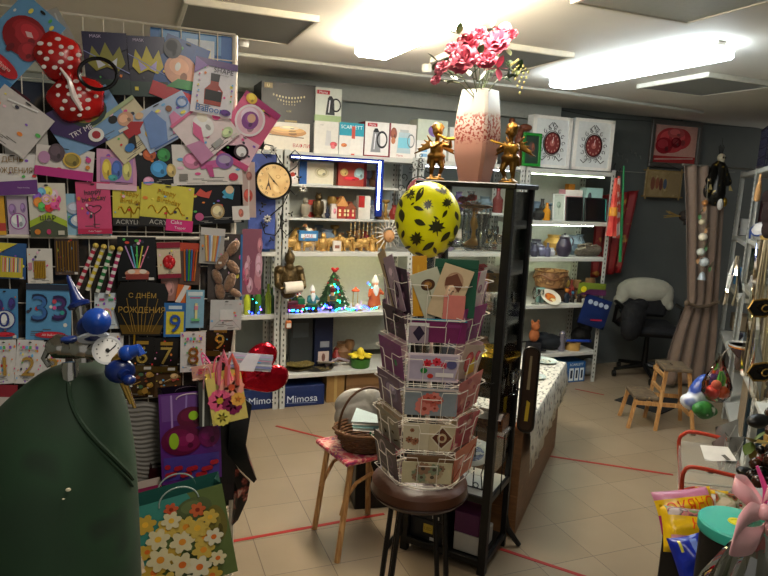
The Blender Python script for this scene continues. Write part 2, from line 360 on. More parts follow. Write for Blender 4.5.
# closed back panels of the two lit units
PANEL = mt('#b9bdb4', .7)
for x0, x1, lb in ((1.01, 2.01, 'pale back panel behind the Christmas figures'), (3.01, 3.89, 'pale back panel behind the dark jug')):
    tag(MB().box(x0, x1, SL+.425, SL+.433, .3, 1.86, PANEL).build('back_panel'), lb, 'panel')
unit('grey slotted-steel rack of ornaments along the right wall', RM(0) @ Matrix.Rotation(math.pi, 4, 'Z') @ Matrix.Translation((-1.35, 0, 0)), 0, 1.35, .4, (.14, .58, 1.08, 1.42, 1.93), 1.95)
unit('far slotted-steel rack beside the curtain', RM(1.36) @ Matrix.Rotation(math.pi, 4, 'Z') @ Matrix.Translation((-1.1, 0, 0)), 0, 1.1, .4, (.14, .5, .96, 1.38, 1.93), 1.95)
unit('nearest slotted-steel rack at the right edge of the picture', RM(-1.02) @ Matrix.Rotation(math.pi, 4, 'Z') @ Matrix.Translation((-1.0, 0, 0)), 0, 1.0, .4, (.14, .58, 1.08, 1.42, 1.93), 1.95)
# LED strips (real strips of light under shelf edges)
def led(p, q, e, c, lb, r_=.004):
    a, d_ = Vector(p), Vector(q); tag(MB().tube([a, a.lerp(d_, .5), d_], r_, mt(c, .4, emit=e, var=0), 6).build('led_strip'), lb, 'led strip')
led((1.08, 4.62, 1.141), (1.98, 4.62, 1.141), 30, '#fff0b0', 'warm led strip under the shelf above the Christmas figures')
led((1.04, 4.458, 1.85), (1.68, 4.458, 1.85), 5, '#e4ecff', 'cool led strip under the top shelf over the gift boxes')
led((3.06, 4.52, 1.834), (3.8, 4.52, 1.834), 9, '#eaffd8', 'led strip under the top shelf above the black slates')
led((3.06, 4.6, 1.411), (3.8, 4.6, 1.411), 26, '#f4ffe6', 'led strip under the shelf above the dark jug')
led((3.06, 4.6, 1.101), (3.8, 4.6, 1.101), 26, '#f6ffd8', 'led strip under the shelf above the carved basket')
led((1.70, 4.458, 1.5), (1.70, 4.458, 1.856), 9, '#bcd0ff', 'blue-white led strip standing upright at the shelf post', .008)
tag(MB().bbox(1.68, 1.735, 4.462, 4.49, 1.45, 1.87, mt('#1c2c6c', .25), .004).bbox(1.03, 1.68, 4.462, 4.49, 1.835, 1.87, mt('#1c2c6c', .25), .004).build('blue_frame_bar'), 'dark blue frame bars behind the cool led strips on the lit shelving', 'frame')
led((2.1, 4.52, 1.843), (2.9, 4.52, 1.843), 9, '#eaf2ff', 'cool led strip under the top shelf behind the glass cabinet')
led((2.1, 4.62, 1.141), (2.9, 4.62, 1.141), 22, '#fff0c8', 'warm led strip under the middle shelf behind the glass cabinet')
# ================================================================ left: wire grid of party goods
GY = 2.2; GP = (0, GY, 0); GN = (0, -1, 0)
g = thing('wire_grid_panel', 'white wire grid panel on the left carrying the hanging party goods', 'wire grid', TL(-.1, GY))
b = MB(); x0, x1, zt = -1.0, .32, WZ(34, .3, GY)+.0
n = int((x1-x0)/.056)
for i in range(n+1): x = x1-i*.056+.1; b.tube([(x, .004, .45), (x, .004, zt)], .0018, WIRE, 5)
for z in np.arange(.5, zt+.01, .112): b.tube([(x0+.1, 0, z), (x1+.1, 0, z)], .0018, WIRE, 5)
b.tube([(x0+.1, 0, zt), (x1+.1, 0, zt)], .0035, WIRE, 6)
b.build('wire_mesh', g)
for x in (x0+.1, x1+.1):
    MB().tube([(x, .012, 0.02), (x, .012, zt)], .009, WIRE, 8).tube([(x, -.2, .012), (x, .25, .012)], .01, WIRE, 8).build('stand', g)
rod = MB().tube([(-1.0, GY-.02, WZ(238, .1, GY-.02)), (.3, GY-.02, WZ(238, .1, GY-.02))], .006, WIRE, 8).build('hanging_rail'); tag(rod, 'thin white rail across the party-goods grid above the candle packs', 'rail')
def fine(seed, base):      # small print on the packs
    q = random.Random(seed); d = sum(int(base[i:i+2], 16) for i in (1, 3, 5)) < 300; ink = '#a8a49c' if d else '#5c5854'; o = []
    for k in range(5): x = q.uniform(-.4, .1); y = -.46+.035*k; o.append(('r', x, y, x+q.uniform(.1, .35), y+.012, ink))
    for k in range(9): a = q.uniform(.02, .05); o.append(('e', q.uniform(-.45, .45), q.uniform(-.3, .46), a, a*.8, q.choice(PK+['#e8e4dc', '#3c3c4c'])))
    return o+[('r', .3, -.48, .44, -.42, '#d8d4cc'), ('e', 0, .46, .06, .015, '#1c1a18')]
_cards = {}
def card(name, label, cat, cx, cy, w_, h_, rot=0, off=.02, base='#e8e4dc', ops=(), th=.0025, P=GP, N=GN, group=None, hole=True, ro=.3, parts=None, tilt=0, bulge=0):
    mx, W, Hh = frame(cx, cy, w_, h_, rot, P, N, off)
    if tilt: mx = mx @ Matrix.Rotation(R(tilt), 4, 'X')
    b = MB(); m = mt(base, ro) if isinstance(base, str) else base
    if bulge:
        n = 8; vs = []; 
        for s_ in (1, -1):
            for j in range(n+1):
                for i in range(n+1):
                    u, v = i/n, j/n; vs.append(((u-.5)*W, (v-.5)*Hh, s_*bulge*(16*u*(1-u)*v*(1-v))**.6))
        q = (n+1)**2; fs = []
        for j in range(n):
            for i in range(n):
                a = j*(n+1)+i; fs += [(a, a+1, a+n+2, a+n+1), (q+a, q+a+n+1, q+a+n+2, q+a+1)]
        b.add(vs, fs, m)
    else: b.box(-W/2, W/2, -Hh/2, Hh/2, -th, 0, m)
    if isinstance(base, str) and not bulge and w_ > 22: ops = fine(int(cx*7+cy), base)+list(ops)
    ART(b, W, Hh, ops, bulge, ro=ro)
    o = b.build(name, smooth=40 if bulge else None)
    if parts:
        e = thing(name, label, cat, mx, group); o.parent = e; o.name = 'backing_card'
        for nm, fn in parts: q = MB(); fn(q, W, Hh); q.build(nm, e)
        return e
    o.matrix_world = mx; return tag(o, label, cat, group)
PK = ['#e85a9a', '#f4c6da', '#f5e663', '#6fb7e8', '#8a5cc4', '#f08a3c', '#5cb85c', '#d93a3a']
PN = ['#e8a8c4', '#f4dce8', '#b0489a', '#f2f0ec', '#d8608a']
PK2 = 0
def digit(ch, col='#c9a24a', s=.5, cy=0, metal=.8, x=0):
    def fn(q, W, Hh):
        q.text(ch, x*W, cy*Hh, s*Hh, .004, mt(col, .25, metal), ex=.008, maxw=W*.7)
    return fn
# back layer first
card('poster', 'blue poster with pale info boxes behind the topmost packs', 'poster', 195, 50, 86, 34, -7, -.03, '#2a6db0', [('r', -.4, -.1, .3, .45, '#5b94c8'), ('r', -.1, -.3, .22, .3, '#c8d4dc'), ('r', -.05, -.2, .18, .05, '#e4e0c0'), ('r', .3, -.5, .5, .5, '#1f5fa6')])
card('balloon_pack', 'light blue balloon pack with a shiny red animal balloon, tilted at the top left corner', 'balloon pack', 12, 46, 54, 98, -40, .05, '#6aa0cc', [('r', -.5, -.5, .5, -.3, '#3c7ab4'), ('e', .05, .16, .42, .2, '#8e1c22'), ('e', .12, .2, .32, .12, '#b02c34'), ('e', .3, .06, .2, .1, '#a02830'), ('e', -.2, .1, .1, .05, '#8e1c22'), ('p', [(0, .2), (.1, .17), (.2, .2), (.1, .23)], '#e8c0c0'), ('e', 0, -.02, .06, .05, '#701820'), ('e', .05, -.22, .44, .085, '#c0242c'), ('t', 'All Balloons', .05, -.205, .035, '#f0d8d0'), ('t', 'Supershape foil', .05, -.235, .025, '#f0d8d0')])
card('balloon_pack', 'dark maroon balloon pack with fluffy white writing at the left edge', 'balloon pack', 2, 104, 40, 40, -35, .035, '#4a1420', [('t', 'You', .1, .1, .3, '#dcd0d8'), ('t', 'Love', 0, -.25, .25, '#c8b8c4')])
card('party_pack', 'blank white plastic sleeve tilted at the left edge above the golden letters', 'packet', 14, 122, 62, 50, -36, .07, '#cfc8c4', [('l', (-.3, .3), (.2, .45), .03, '#f4f2f0')])
card('party_pack', 'pale pack with a small barcode above the golden letters', 'packet', 26, 141, 44, 38, 0, .03, '#c8c4bc', [('r', .1, -.3, .4, -.1, '#6a6660'), ('p', [(.15, .1), (.3, .05), (.4, .3), (.25, .35)], '#8a6a20'), ('e', -.3, .1, .08, .12, '#777')] if False else [('r', .1, -.3, .4, -.1, '#6a6660'), ('e', .28, .2, .1, .12, '#8a6a20'), ('e', -.2, .2, .16, .2, '#4a4e54')])
card('party_pack', 'purple and blue cake-stand pack with flags under the polka-dot bow', 'packet', 88, 122, 70, 52, 27, .05, '#7ba2cc', [('p', [(-.5, .5), (-.5, .1), (-.1, -.5), (.1, -.5), (-.05, .1), (.1, .5)], '#3e2a5c'), ('e', .08, .18, .27, .3, '#2a3a34'), ('e', .08, .2, .22, .24, '#8c8430')]+[('e', .08+.18*math.cos(t*1.1), .2+.17*math.sin(t*1.1), .05, .06, ['#c0342c', '#e8c840', '#4a9a4c', '#2e2a2a'][t % 4]) for t in range(7)]+[('t', 'TRY ME', -.15, -.1, .1, '#e8e0e8'), ('e', 0, -.3, .11, .14, '#e8e6e2'), ('e', 0, -.3, .06, .08, '#a82c34')])
def maskart(c1, c2): return [('r', -.5, -.5, .5, -.25, '#243c34'), ('p', [(-.5, -.05), (.5, .25), (.5, .5), (-.5, .5)], '#2a2848'), ('p', [(-.42, 0), (-.3, .28), (-.15, .12), (0, .34), (.15, .12), (.32, .28), (.42, 0), (.25, -.12), (0, -.05), (-.25, -.12)], c1), ('p', [(-.25, .1), (-.03, -.02), (-.2, -.08)], c2), ('p', [(.25, .1), (.03, -.02), (.2, -.08)], c2), ('l', (-.5, .2), (.5, -.15), .02, '#8c94c8'), ('t', 'MASK', -.2, .43, .05, '#c8b8d8'), ('r', -.4, -.4, -.3, -.34, '#d8c840')]
card('mask_pack', 'dark purple mask pack with a faded gold mask, behind the black hair band', 'mask pack', 107, 64, 44, 62, -2, .02, '#26243a', maskart('#8c8a3a', '#cfd4dc'))
card('mask_pack', 'dark purple mask pack with a bright yellow spiky mask', 'mask pack', 148, 67, 37, 60, -2, .024, '#201e34', maskart('#c4b42e', '#b4a8dc'))
card('picture_card', 'blue card with a big peach round face-like disc and red base below the mask packs', 'card', 180, 72, 46, 62, -22, .03, '#244e8c', [('r', -.5, -.5, .5, -.28, '#b82c34'), ('e', 0, .02, .36, .24, '#dca082'), ('e', -.3, .3, .2, .16, '#14161a'), ('p', [(-.2, -.3), (.5, -.2), (.5, -.05), (0, -.12)], '#3e8c4c'), ('e', -.08, .06, .06, .07, '#f0ece6')])
def bottle(q, W, Hh):
    q.prism([(x*W, y*Hh) for x, y in [(-.2, -.32), (.2, -.32), (.22, -.05), (.1, .06), (.09, .2), (-.09, .2), (-.1, .06), (-.22, -.05)]], .001, .004, mt('#a84030', .3))
    q.prism([(x*W, y*Hh) for x, y in [(-.1, .12), (.1, .12), (.11, .26), (-.11, .26)]], .004, .005, mt('#1c1a1a', .3)); q.prism([(x*W, y*Hh) for x, y in [(-.2, -.24), (.2, -.24), (.2, -.05), (-.2, -.05)]], .004, .005, mt('#22201f', .4))
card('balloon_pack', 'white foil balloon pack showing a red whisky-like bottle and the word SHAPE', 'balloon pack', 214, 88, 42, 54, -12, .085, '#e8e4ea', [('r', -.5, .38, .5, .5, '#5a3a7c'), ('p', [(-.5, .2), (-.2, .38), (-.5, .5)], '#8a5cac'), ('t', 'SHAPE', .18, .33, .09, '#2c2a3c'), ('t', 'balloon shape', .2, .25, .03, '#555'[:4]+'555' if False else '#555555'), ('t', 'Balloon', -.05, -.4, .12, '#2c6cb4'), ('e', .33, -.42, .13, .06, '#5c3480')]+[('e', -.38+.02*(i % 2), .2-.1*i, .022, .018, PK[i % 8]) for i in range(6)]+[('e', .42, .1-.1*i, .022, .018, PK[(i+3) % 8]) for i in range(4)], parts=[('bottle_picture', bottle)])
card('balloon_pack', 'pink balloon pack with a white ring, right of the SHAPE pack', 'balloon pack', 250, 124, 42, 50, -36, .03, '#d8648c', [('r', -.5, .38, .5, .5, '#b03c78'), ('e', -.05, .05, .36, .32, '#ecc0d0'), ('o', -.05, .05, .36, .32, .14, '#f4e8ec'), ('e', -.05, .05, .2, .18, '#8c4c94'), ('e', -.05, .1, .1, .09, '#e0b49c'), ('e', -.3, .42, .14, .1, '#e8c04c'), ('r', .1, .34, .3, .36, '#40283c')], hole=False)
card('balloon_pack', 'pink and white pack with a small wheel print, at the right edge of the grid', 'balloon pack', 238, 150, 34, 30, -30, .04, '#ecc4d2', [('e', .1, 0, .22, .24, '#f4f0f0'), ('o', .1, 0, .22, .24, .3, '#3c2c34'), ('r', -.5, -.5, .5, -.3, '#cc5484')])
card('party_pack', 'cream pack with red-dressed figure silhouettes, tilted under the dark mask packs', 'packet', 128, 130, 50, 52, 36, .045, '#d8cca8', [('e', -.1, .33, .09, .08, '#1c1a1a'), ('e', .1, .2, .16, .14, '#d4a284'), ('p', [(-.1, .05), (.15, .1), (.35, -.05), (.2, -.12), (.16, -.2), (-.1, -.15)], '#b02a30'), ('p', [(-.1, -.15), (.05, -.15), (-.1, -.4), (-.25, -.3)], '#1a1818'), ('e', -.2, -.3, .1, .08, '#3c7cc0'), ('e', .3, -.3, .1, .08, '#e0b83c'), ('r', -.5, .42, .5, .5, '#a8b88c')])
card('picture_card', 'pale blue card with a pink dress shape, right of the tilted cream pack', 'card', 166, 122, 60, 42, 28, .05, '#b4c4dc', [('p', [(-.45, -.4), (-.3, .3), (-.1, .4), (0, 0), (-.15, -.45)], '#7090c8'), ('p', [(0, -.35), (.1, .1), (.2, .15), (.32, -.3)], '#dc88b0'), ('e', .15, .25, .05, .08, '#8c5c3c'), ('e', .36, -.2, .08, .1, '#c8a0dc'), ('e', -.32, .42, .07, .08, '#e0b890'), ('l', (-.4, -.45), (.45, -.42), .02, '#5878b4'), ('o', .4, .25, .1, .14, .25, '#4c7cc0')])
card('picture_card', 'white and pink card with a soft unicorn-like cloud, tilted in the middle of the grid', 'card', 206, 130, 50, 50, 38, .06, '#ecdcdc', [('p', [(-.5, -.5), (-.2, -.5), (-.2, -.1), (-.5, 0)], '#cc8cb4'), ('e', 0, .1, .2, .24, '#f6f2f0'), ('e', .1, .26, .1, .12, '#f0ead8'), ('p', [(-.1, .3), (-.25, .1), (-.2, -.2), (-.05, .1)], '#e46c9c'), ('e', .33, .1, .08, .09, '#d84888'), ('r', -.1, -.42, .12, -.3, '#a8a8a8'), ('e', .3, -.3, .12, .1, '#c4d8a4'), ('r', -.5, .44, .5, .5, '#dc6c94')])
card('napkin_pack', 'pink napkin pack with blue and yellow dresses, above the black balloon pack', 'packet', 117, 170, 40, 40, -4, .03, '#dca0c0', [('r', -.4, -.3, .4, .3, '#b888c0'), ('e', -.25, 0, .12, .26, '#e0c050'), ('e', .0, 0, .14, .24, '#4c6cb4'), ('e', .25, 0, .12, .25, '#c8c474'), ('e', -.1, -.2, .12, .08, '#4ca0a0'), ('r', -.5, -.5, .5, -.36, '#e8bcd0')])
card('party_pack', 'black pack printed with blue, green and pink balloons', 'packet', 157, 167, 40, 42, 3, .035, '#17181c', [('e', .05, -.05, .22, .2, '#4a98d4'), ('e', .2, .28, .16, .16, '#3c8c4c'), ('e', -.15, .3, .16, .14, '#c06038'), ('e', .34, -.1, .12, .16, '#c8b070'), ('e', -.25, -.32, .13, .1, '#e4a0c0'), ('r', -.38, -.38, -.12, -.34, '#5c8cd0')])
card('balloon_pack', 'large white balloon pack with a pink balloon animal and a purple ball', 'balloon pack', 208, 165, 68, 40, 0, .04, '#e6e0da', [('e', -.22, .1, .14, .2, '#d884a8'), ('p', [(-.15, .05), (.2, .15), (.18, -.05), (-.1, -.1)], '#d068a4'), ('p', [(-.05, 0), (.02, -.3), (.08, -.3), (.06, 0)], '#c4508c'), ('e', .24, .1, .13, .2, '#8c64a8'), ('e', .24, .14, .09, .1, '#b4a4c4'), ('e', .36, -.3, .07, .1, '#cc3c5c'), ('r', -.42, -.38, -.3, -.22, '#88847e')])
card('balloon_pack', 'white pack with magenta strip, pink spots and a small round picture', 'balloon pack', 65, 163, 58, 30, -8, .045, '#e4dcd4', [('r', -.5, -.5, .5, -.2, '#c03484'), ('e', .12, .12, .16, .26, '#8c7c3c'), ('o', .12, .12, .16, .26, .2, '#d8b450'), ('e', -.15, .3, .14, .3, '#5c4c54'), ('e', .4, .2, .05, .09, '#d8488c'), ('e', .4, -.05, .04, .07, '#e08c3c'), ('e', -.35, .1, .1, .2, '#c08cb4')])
# letters banner
card('letter_banner_pack', 'white banner pack with gold letters wishing a happy birthday in Russian', 'banner pack', 14, 175, 46, 42, -1, .04, '#e8e4e0', [('p', [(-.5, -.5), (.5, -.45), (.5, -.1), (0, -.14), (-.5, -.18)], '#6c3c84'), ('t', 'ДЕНЬ', 0, .36, .15, '#8c6a2c'), ('t', 'РОЖДЕНИЯ!', 0, .1, .17, '#8c6a2c'), ('t', 'happy birthday', .2, -.3, .04, '#d8c8e0')])
def toppers(word, sub, **k):
    return [('r', -.5, -.5, .5, -.3, '#2c2a28'), ('t', 'ACRYLIC', -.05, -.4, .11, '#b8b4ac')]
TOP = mt('#c8961e', .3, .6)
def topart(q, W, Hh):
    for i in range(2):
        q.text(['Happy', 'Birthday'][i], (-.02+.05*i)*W, (.3-.2*i)*Hh, .15*Hh, .002, TOP, R(-8), ex=.003, maxw=W*.7)
    pts = [(-.35*W+.7*W*t/20, (-.1+.09*math.sin(t*.9))*Hh, .003) for t in range(21)]; q.tube(pts, .0018, TOP, 5); q.tube([(0, -.1*Hh, .003), (0, -.28*Hh, .003)], .0016, TOP, 5)
card('cake_topper_pack', 'yellow acrylic cake topper pack, the left one of two, partly covered', 'cake topper', 131, 206, 36, 40, -2, .03, '#d8cc4c', toppers(0, 0), parts=[('gold_topper', topart)])
card('cake_topper_pack', 'yellow acrylic cake topper pack with the pink Cake Topper corner', 'cake topper', 167, 206, 52, 42, -6, .04, '#dcd04e', toppers(0, 0)+[('r', .0, -.58, .52, -.3, '#d8347c'), ('t', 'Cake', .2, -.36, .09, '#f8e8f0'), ('t', 'Topper', .28, -.5, .08, '#f8e8f0')], parts=[('gold_topper', topart)])
card('party_pack', 'black pack with rainbow stars and a round cream doughnut print', 'packet', 217, 204, 52, 40, 2, .03, '#141419', [('e', 0, -.18, .13, .19, '#d8c8a0'), ('o', 0, -.18, .13, .19, .25, '#b89c6c'), ('p', [(-.4, .25), (-.3, .4), (-.2, .3), (-.08, .35), (-.15, .15), (-.3, .2)], '#d8584c'), ('p', [(.1, .3), (.2, .4), (.3, .25), (.35, .4), (.3, .1), (.18, .15)], '#4ca8c8'), ('e', .25, .35, .08, .1, '#e8c8a0'), ('e', -.35, -.3, .08, .1, '#c85c8c')])
card('gift_tag_pack', 'small white tag with a tiny red figure at the right edge of the grid', 'tag', 241, 213, 17, 14, 2, .045, '#ece6e0', [('e', 0, 0, .15, .3, '#c87868')])
card('flower_sleeve', 'tall clear sleeve with a faded red flower at the right edge of the grid', 'packet', 248, 190, 15, 56, 0, .03, '#c8b0a8', [('e', 0, -.1, .3, .12, '#c8584c'), ('l', (0, -.4), (.1, .4), .1, '#e0d4cc'), ('e', .1, .25, .2, .08, '#a87068')])
def numpack(label, cx, cy, w_, h_, ch, base, c1, c2, rot=0, off=.02, extra=()):
    card('number_balloon_pack', label, 'balloon pack', cx, cy, w_, h_, rot, off, base, [('e', -.25, .18, .2, .14, c2), ('e', .28, .22, .14, .12, c2), ('e', .0, -.1, .42, .2, '#d4dce4'), ('t', ch, -.02, -.1, .3, c1), ('o', 0, -.1, .42, .2, .12, c1)]+list(extra), ro=.25)
numpack('purple foil balloon pack with a 1, beside the yellow strip at the left edge', 18, 217, 20, 42, '1', '#c8b4cc', '#a04c9c', '#9c7cb0')
card('sticker_strip', 'yellow paper strip at the left edge next to the purple 1 pack', 'strip', 1, 215, 8, 40, 0, .03, '#e0a82c', [('r', -.5, -.4, .5, -.2, '#c0443c')])
card('balloon_set_pack', 'white pack with a burst of coloured balloons and the word ШАР', 'balloon pack', 48, 210, 37, 54, 0, .035, '#dcd8c8', [('r', -.5, -.5, .5, -.2, '#4c5440'), ('p', [(-.5, -.32), (0, -.16), (.5, -.32), (.5, -.2), (0, -.04), (-.5, -.2)], '#a8c034')]+[('e', .26*math.cos(i*.7), .2+.15*math.sin(i*.7), .12, .09, PK[i % 8]) for i in range(9)]+[('e', 0, .2, .14, .1, '#d8a8c0'), ('t', 'YOU', 0, .2, .1, '#e8c020'), ('t', 'ШАР', 0, -.14, .09, '#2c2c2c'), ('e', -.3, -.4, .08, .05, '#e0882c'), ('e', 0, -.4, .06, .05, '#c83c6c'), ('r', .25, -.46, .42, -.38, '#c8c4b0')])
numpack('light blue foil balloon pack with a 1, behind the pink topper card', 88, 216, 46, 44, '1', '#94c0d8', '#3c74a8', '#b4bccc', 0, .02)
def script(q, W, Hh):
    m = mt('#4a3c44', .4); q.text('happy', 0, .3*Hh, .12*Hh, .002, m, R(8), ex=.002, maxw=.7*W); q.text('birthday', .02*W, .17*Hh, .12*Hh, .002, m, R(8), ex=.002, maxw=.75*W)
    q.tube([(.22*W*math.sin(t/16*6.28)**3, (.03+.012*(13*math.cos(t/16*6.28)-5*math.cos(2*t/16*6.28)-2*math.cos(3*t/16*6.28)))*Hh*.5-.03*Hh, .003) for t in range(16)], .0013, m, 5, True); q.tube([(0, -.1*Hh, .003), (0, -.38*Hh, .003)], .0012, m, 5)
card('cake_topper_pack', 'pink card with a grey happy birthday topper', 'cake topper', 94, 208, 34, 52, 0, .035, '#d8507c', [('r', -.5, -.5, .5, -.4, '#c02c54'), ('t', 'Cake Topper', 0, -.45, .04, '#f0d8e0')], parts=[('grey_topper', script)])
# ---- second row: candles
def candles(n, cols, y0=-.35, y1=.3, r_=.0022, fan=0, z=.006, xs=.3, gold=0):
    def fn(q, W, Hh):
        for i in range(n):
            t = (i/(n-1)-.5)*2; m = mt(cols[i % len(cols)], .35, .7 if gold else 0); q.tube([(t*xs*W*(1-fan), y0*Hh, z), (t*xs*W, y1*Hh, z)], r_, m, 6)
    return fn
card('candle_pack', 'blue and yellow blister pack of pink and white candles at the left edge', 'candle pack', 12, 261, 28, 36, -3, .03, '#2c5890', [('p', [(-.5, .2), (.2, .5), (-.5, .5)], '#d8c83c'), ('p', [(-.4, -.45), (.4, -.45), (.4, .1), (-.4, .15)], '#c8b830')], parts=[('candles', candles(9, ['#e0a0b4', '#d84870', '#f0e8e0', '#3c6cb4'], -.3, .1))])
card('candle_pack', 'white card of thin gold candles, second from the left edge', 'candle pack', 40, 266, 25, 35, 0, .035, '#dcd8d0', [('r', -.45, -.1, -.3, .1, '#c8889c'), ('r', -.3, .15, .25, .17, '#8c8c8c')], parts=[('candles', candles(7, ['#c8a040'], -.35, .15, gold=1, xs=.2))])
card('candle_pack', 'clear pack of long dull gold candles behind the wires', 'candle pack', 67, 256, 24, 38, 0, .01, '#5c4638', [], parts=[('candles', candles(8, ['#a8803c', '#8c6838'], -.4, .4, gold=1, xs=.4))])
def twist(c1, c2):
    def fn(q, W, Hh):
        N = 14
        for i in range(N): y0 = (-.48+.96*i/N)*Hh; q.cyl((0, y0, .006), (0, y0+.97*Hh/N, .006), .0065, .0065, mt(c1 if i % 2 else c2, .4), 8)
    return fn
for i, (c1, c2, lb) in enumerate((('#b8344c', '#e8dcd8', 'red and white twisted paper stick, leftmost of the four tilted sticks'), ('#d8c040', '#e0dcc8', 'yellow and white twisted paper stick between the red and green ones'), ('#2c7c44', '#e0e4d8', 'green and white twisted paper stick, third of the four tilted sticks'), ('#a83464', '#e8e4e4', 'magenta and white twisted paper stick, rightmost of the four tilted sticks'))):
    mx, W, Hh = frame(87+i*9, 266+i*1.5, 8, 50, -20+i*2, GP, GN, .03+i*.003)
    e = thing('twisted_candle', lb, 'candle', mx, None); q = MB(); twist(c1, c2)(q, W, Hh); q.build('stick', e); MB().lathe([(0, .0), (.009, .006), (.007, .014), (0, .02)], mt('#d8c060', .4), 10).build('tip', e, mx=Matrix.Translation((0, Hh*.45, .006)))
card('candle_pack', 'black card with neon candles fanned above printed cupcakes', 'candle pack', 137, 259, 38, 44, 0, .03, '#0e0e10', [('e', 0, -.32, .32, .1, '#c88c70'), ('r', -.3, -.46, .3, -.34, '#8c3c34'), ('e', -.15, -.28, .1, .05, '#e8d8c8'), ('e', .15, -.28, .1, .05, '#e8d8c8'), ('e', -.25, .38, .06, .03, '#d84c3c'), ('e', 0, .42, .06, .03, '#58a84c')], parts=[('candles', candles(5, ['#c8a0e0', '#6cc4dc', '#5cd070', '#e0dc5c', '#e888a4'], -.2, .3, .0022, .75))])
def rose(q, W, Hh): q.ell((0, -.05*Hh, .006), (.28*W, .2*Hh, .008), RED, 10, 6); [q.ell((.14*W*math.cos(t), (-.05+.1*math.sin(t))*Hh, .011), (.12*W, .1*Hh, .005), mt('#c82830', .3), 8, 6) for t in (0, 1.3, 2.5, 3.8, 5)]
card('candle_pack', 'cream pack with a red rose candle below the Cake Topper corner', 'candle pack', 169, 260, 23, 36, 2, .035, '#d8c8a8', [('r', -.5, .34, .5, .5, '#8c1c34'), ('r', -.5, -.5, .5, -.38, '#8c1c34')], parts=[('rose_candle', rose)])
card('candle_pack', 'pack of orange tipped blue and green candles right of the red rose candle', 'candle pack', 190, 264, 21, 42, -2, .02, '#5c4438', [('r', -.5, .3, .5, .5, '#c04830')], parts=[('candles', candles(6, ['#c87038', '#2c5c94', '#4ca840', '#3c78b8', '#c04838'], -.4, .35, .0028, .3))])
card('sparkler_pack', 'clear pouch of cream, orange and pale blue sticks under the black doughnut pack', 'packet', 212, 246, 24, 36, -4, .05, '#a8a49c', [('r', -.5, .3, .5, .5, '#c8c4c0')], parts=[('sticks', candles(8, ['#d8b878', '#c87848', '#8ca4c8', '#d0d4dc', '#c89c60'], -.42, .3, .004, .4))])
PLUSH = mt('#8c6c54', .9, var=.25, bump=.6, scale=120, sheen=.5)
def plush(q, W, Hh):
    for i, (x, y, a, l_) in enumerate(((-.2, .34, 30, .3), (.2, .3, -35, .34), (-.12, .12, -30, .36), (.22, .02, 40, .32), (-.24, -.12, 25, .3), (.12, -.2, -20, .36), (-.15, -.34, 10, .34), (.28, -.36, 60, .26))):
        ro = Matrix.Rotation(R(a), 3, 'Z'); q.ell((x*W, y*Hh, .01+.005*(i % 3)), (l_*W*.45, l_*W*.85, .016), PLUSH, 12, 8, ro)
card('plush_pack', 'clear blue-edged bag of small brown plush toys', 'toy pack', 225, 268, 34, 68, 0, .02, '#4c4440', [('r', .44, -.5, .5, .5, '#3c78b4')], parts=[('plush_toys', plush)])
card('envelope', 'white square envelope below the bag of brown plush toys', 'envelope', 226, 315, 31, 30, 0, .05, '#c4c6c4', [('l', (-.48, -.48), (-.15, -.1), .01, '#8c8e90'), ('l', (.48, -.48), (.15, -.1), .01, '#8c8e90'), ('r', -.2, -.15, .22, .2, '#d4d6d4'), ('t', 'для тебя', .05, .36, .05, '#8c8c8c')])
card('plush_pack', 'pink foil pack of pale roses at the right edge, under the tag', 'packet', 252, 262, 19, 66, 0, .0, '#a06478', busy(7, ['#e0b0c0', '#c86484', '#e8ccd4', '#a85470', '#d0909c'], 14, s=(.1, .24)))
numpack('blue foil balloon pack with a purple 0, cut by the left edge', 5, 314, 26, 50, '0', '#4c8cc0', '#2c3c84', '#3c3478', extra=[('e', 0, -.4, .4, .05, '#b82434')])
card('number_balloon_pack', 'blue foil balloon pack with a big 3 and a purple 3 beside it', 'balloon pack', 49, 312, 45, 56, -1, .03, '#5c9ccc', [('r', -.5, .4, .5, .5, '#2c3444'), ('t', '3', -.2, .08, .5, '#1c2c4c'), ('t', '3', -.2, .08, .42, '#3c6cac'), ('t', '3', .24, .08, .46, '#2c2450'), ('t', '3', .24, .08, .36, '#4c346c'), ('e', .12, .2, .05, .04, '#c84c5c'), ('e', .3, 0, .05, .04, '#3c9c94'), ('e', .05, -.4, .34, .06, '#b82434'), ('t', 'All Balloons', .05, -.4, .04, '#f0d8d8')])
def fanart(q, W, Hh):
    m = mt('#c8a050', .3, .6); q.text('С ДНЁМ', 0, .26*Hh, .13*Hh, .003, m, ex=.004, maxw=.75*W); q.text('РОЖДЕНИЯ', 0, -.02*Hh, .13*Hh, .003, m, ex=.004, maxw=.85*W)
    for i in range(9): t = (i-4)/4; q.tube([(t*.38*W, (.2 if i % 2 else -.08)*Hh, .003), (t*.2*W, -.42*Hh, .003)], .001, m, 5)
mx, W, Hh = frame(142, 309, 54, 54, -1, GP, GN, .035)
e = thing('cake_topper_set', 'black fan-shaped pack of gold letter picks wishing a happy birthday', 'cake topper', mx); q = MB()
q.prism([(x*W, y*Hh) for x, y in [(-.36, -.5), (.36, -.5), (.44, -.2), (.5, -.02), (.46, .1), (.48, .3), (.4, .48), (0, .52), (-.4, .48), (-.48, .3), (-.46, .1), (-.5, -.02), (-.44, -.2)]], -.003, 0, mt('#15120d', .3)); q.poly([(x*W, y*Hh) for x, y in [(-.34, -.47), (.34, -.47), (.4, -.3), (-.4, -.3)]], .0005, mt('#6c5424', .4, .5)); q.build('backing_card', e); q = MB(); fanart(q, W, Hh); q.build('gold_lettering', e)
MB().tube([(-.12*W, -.48*Hh, .002), (-.12*W, -.72*Hh, .002)], .003, mt('#c89c30', .3, .6)).build('pick', e)
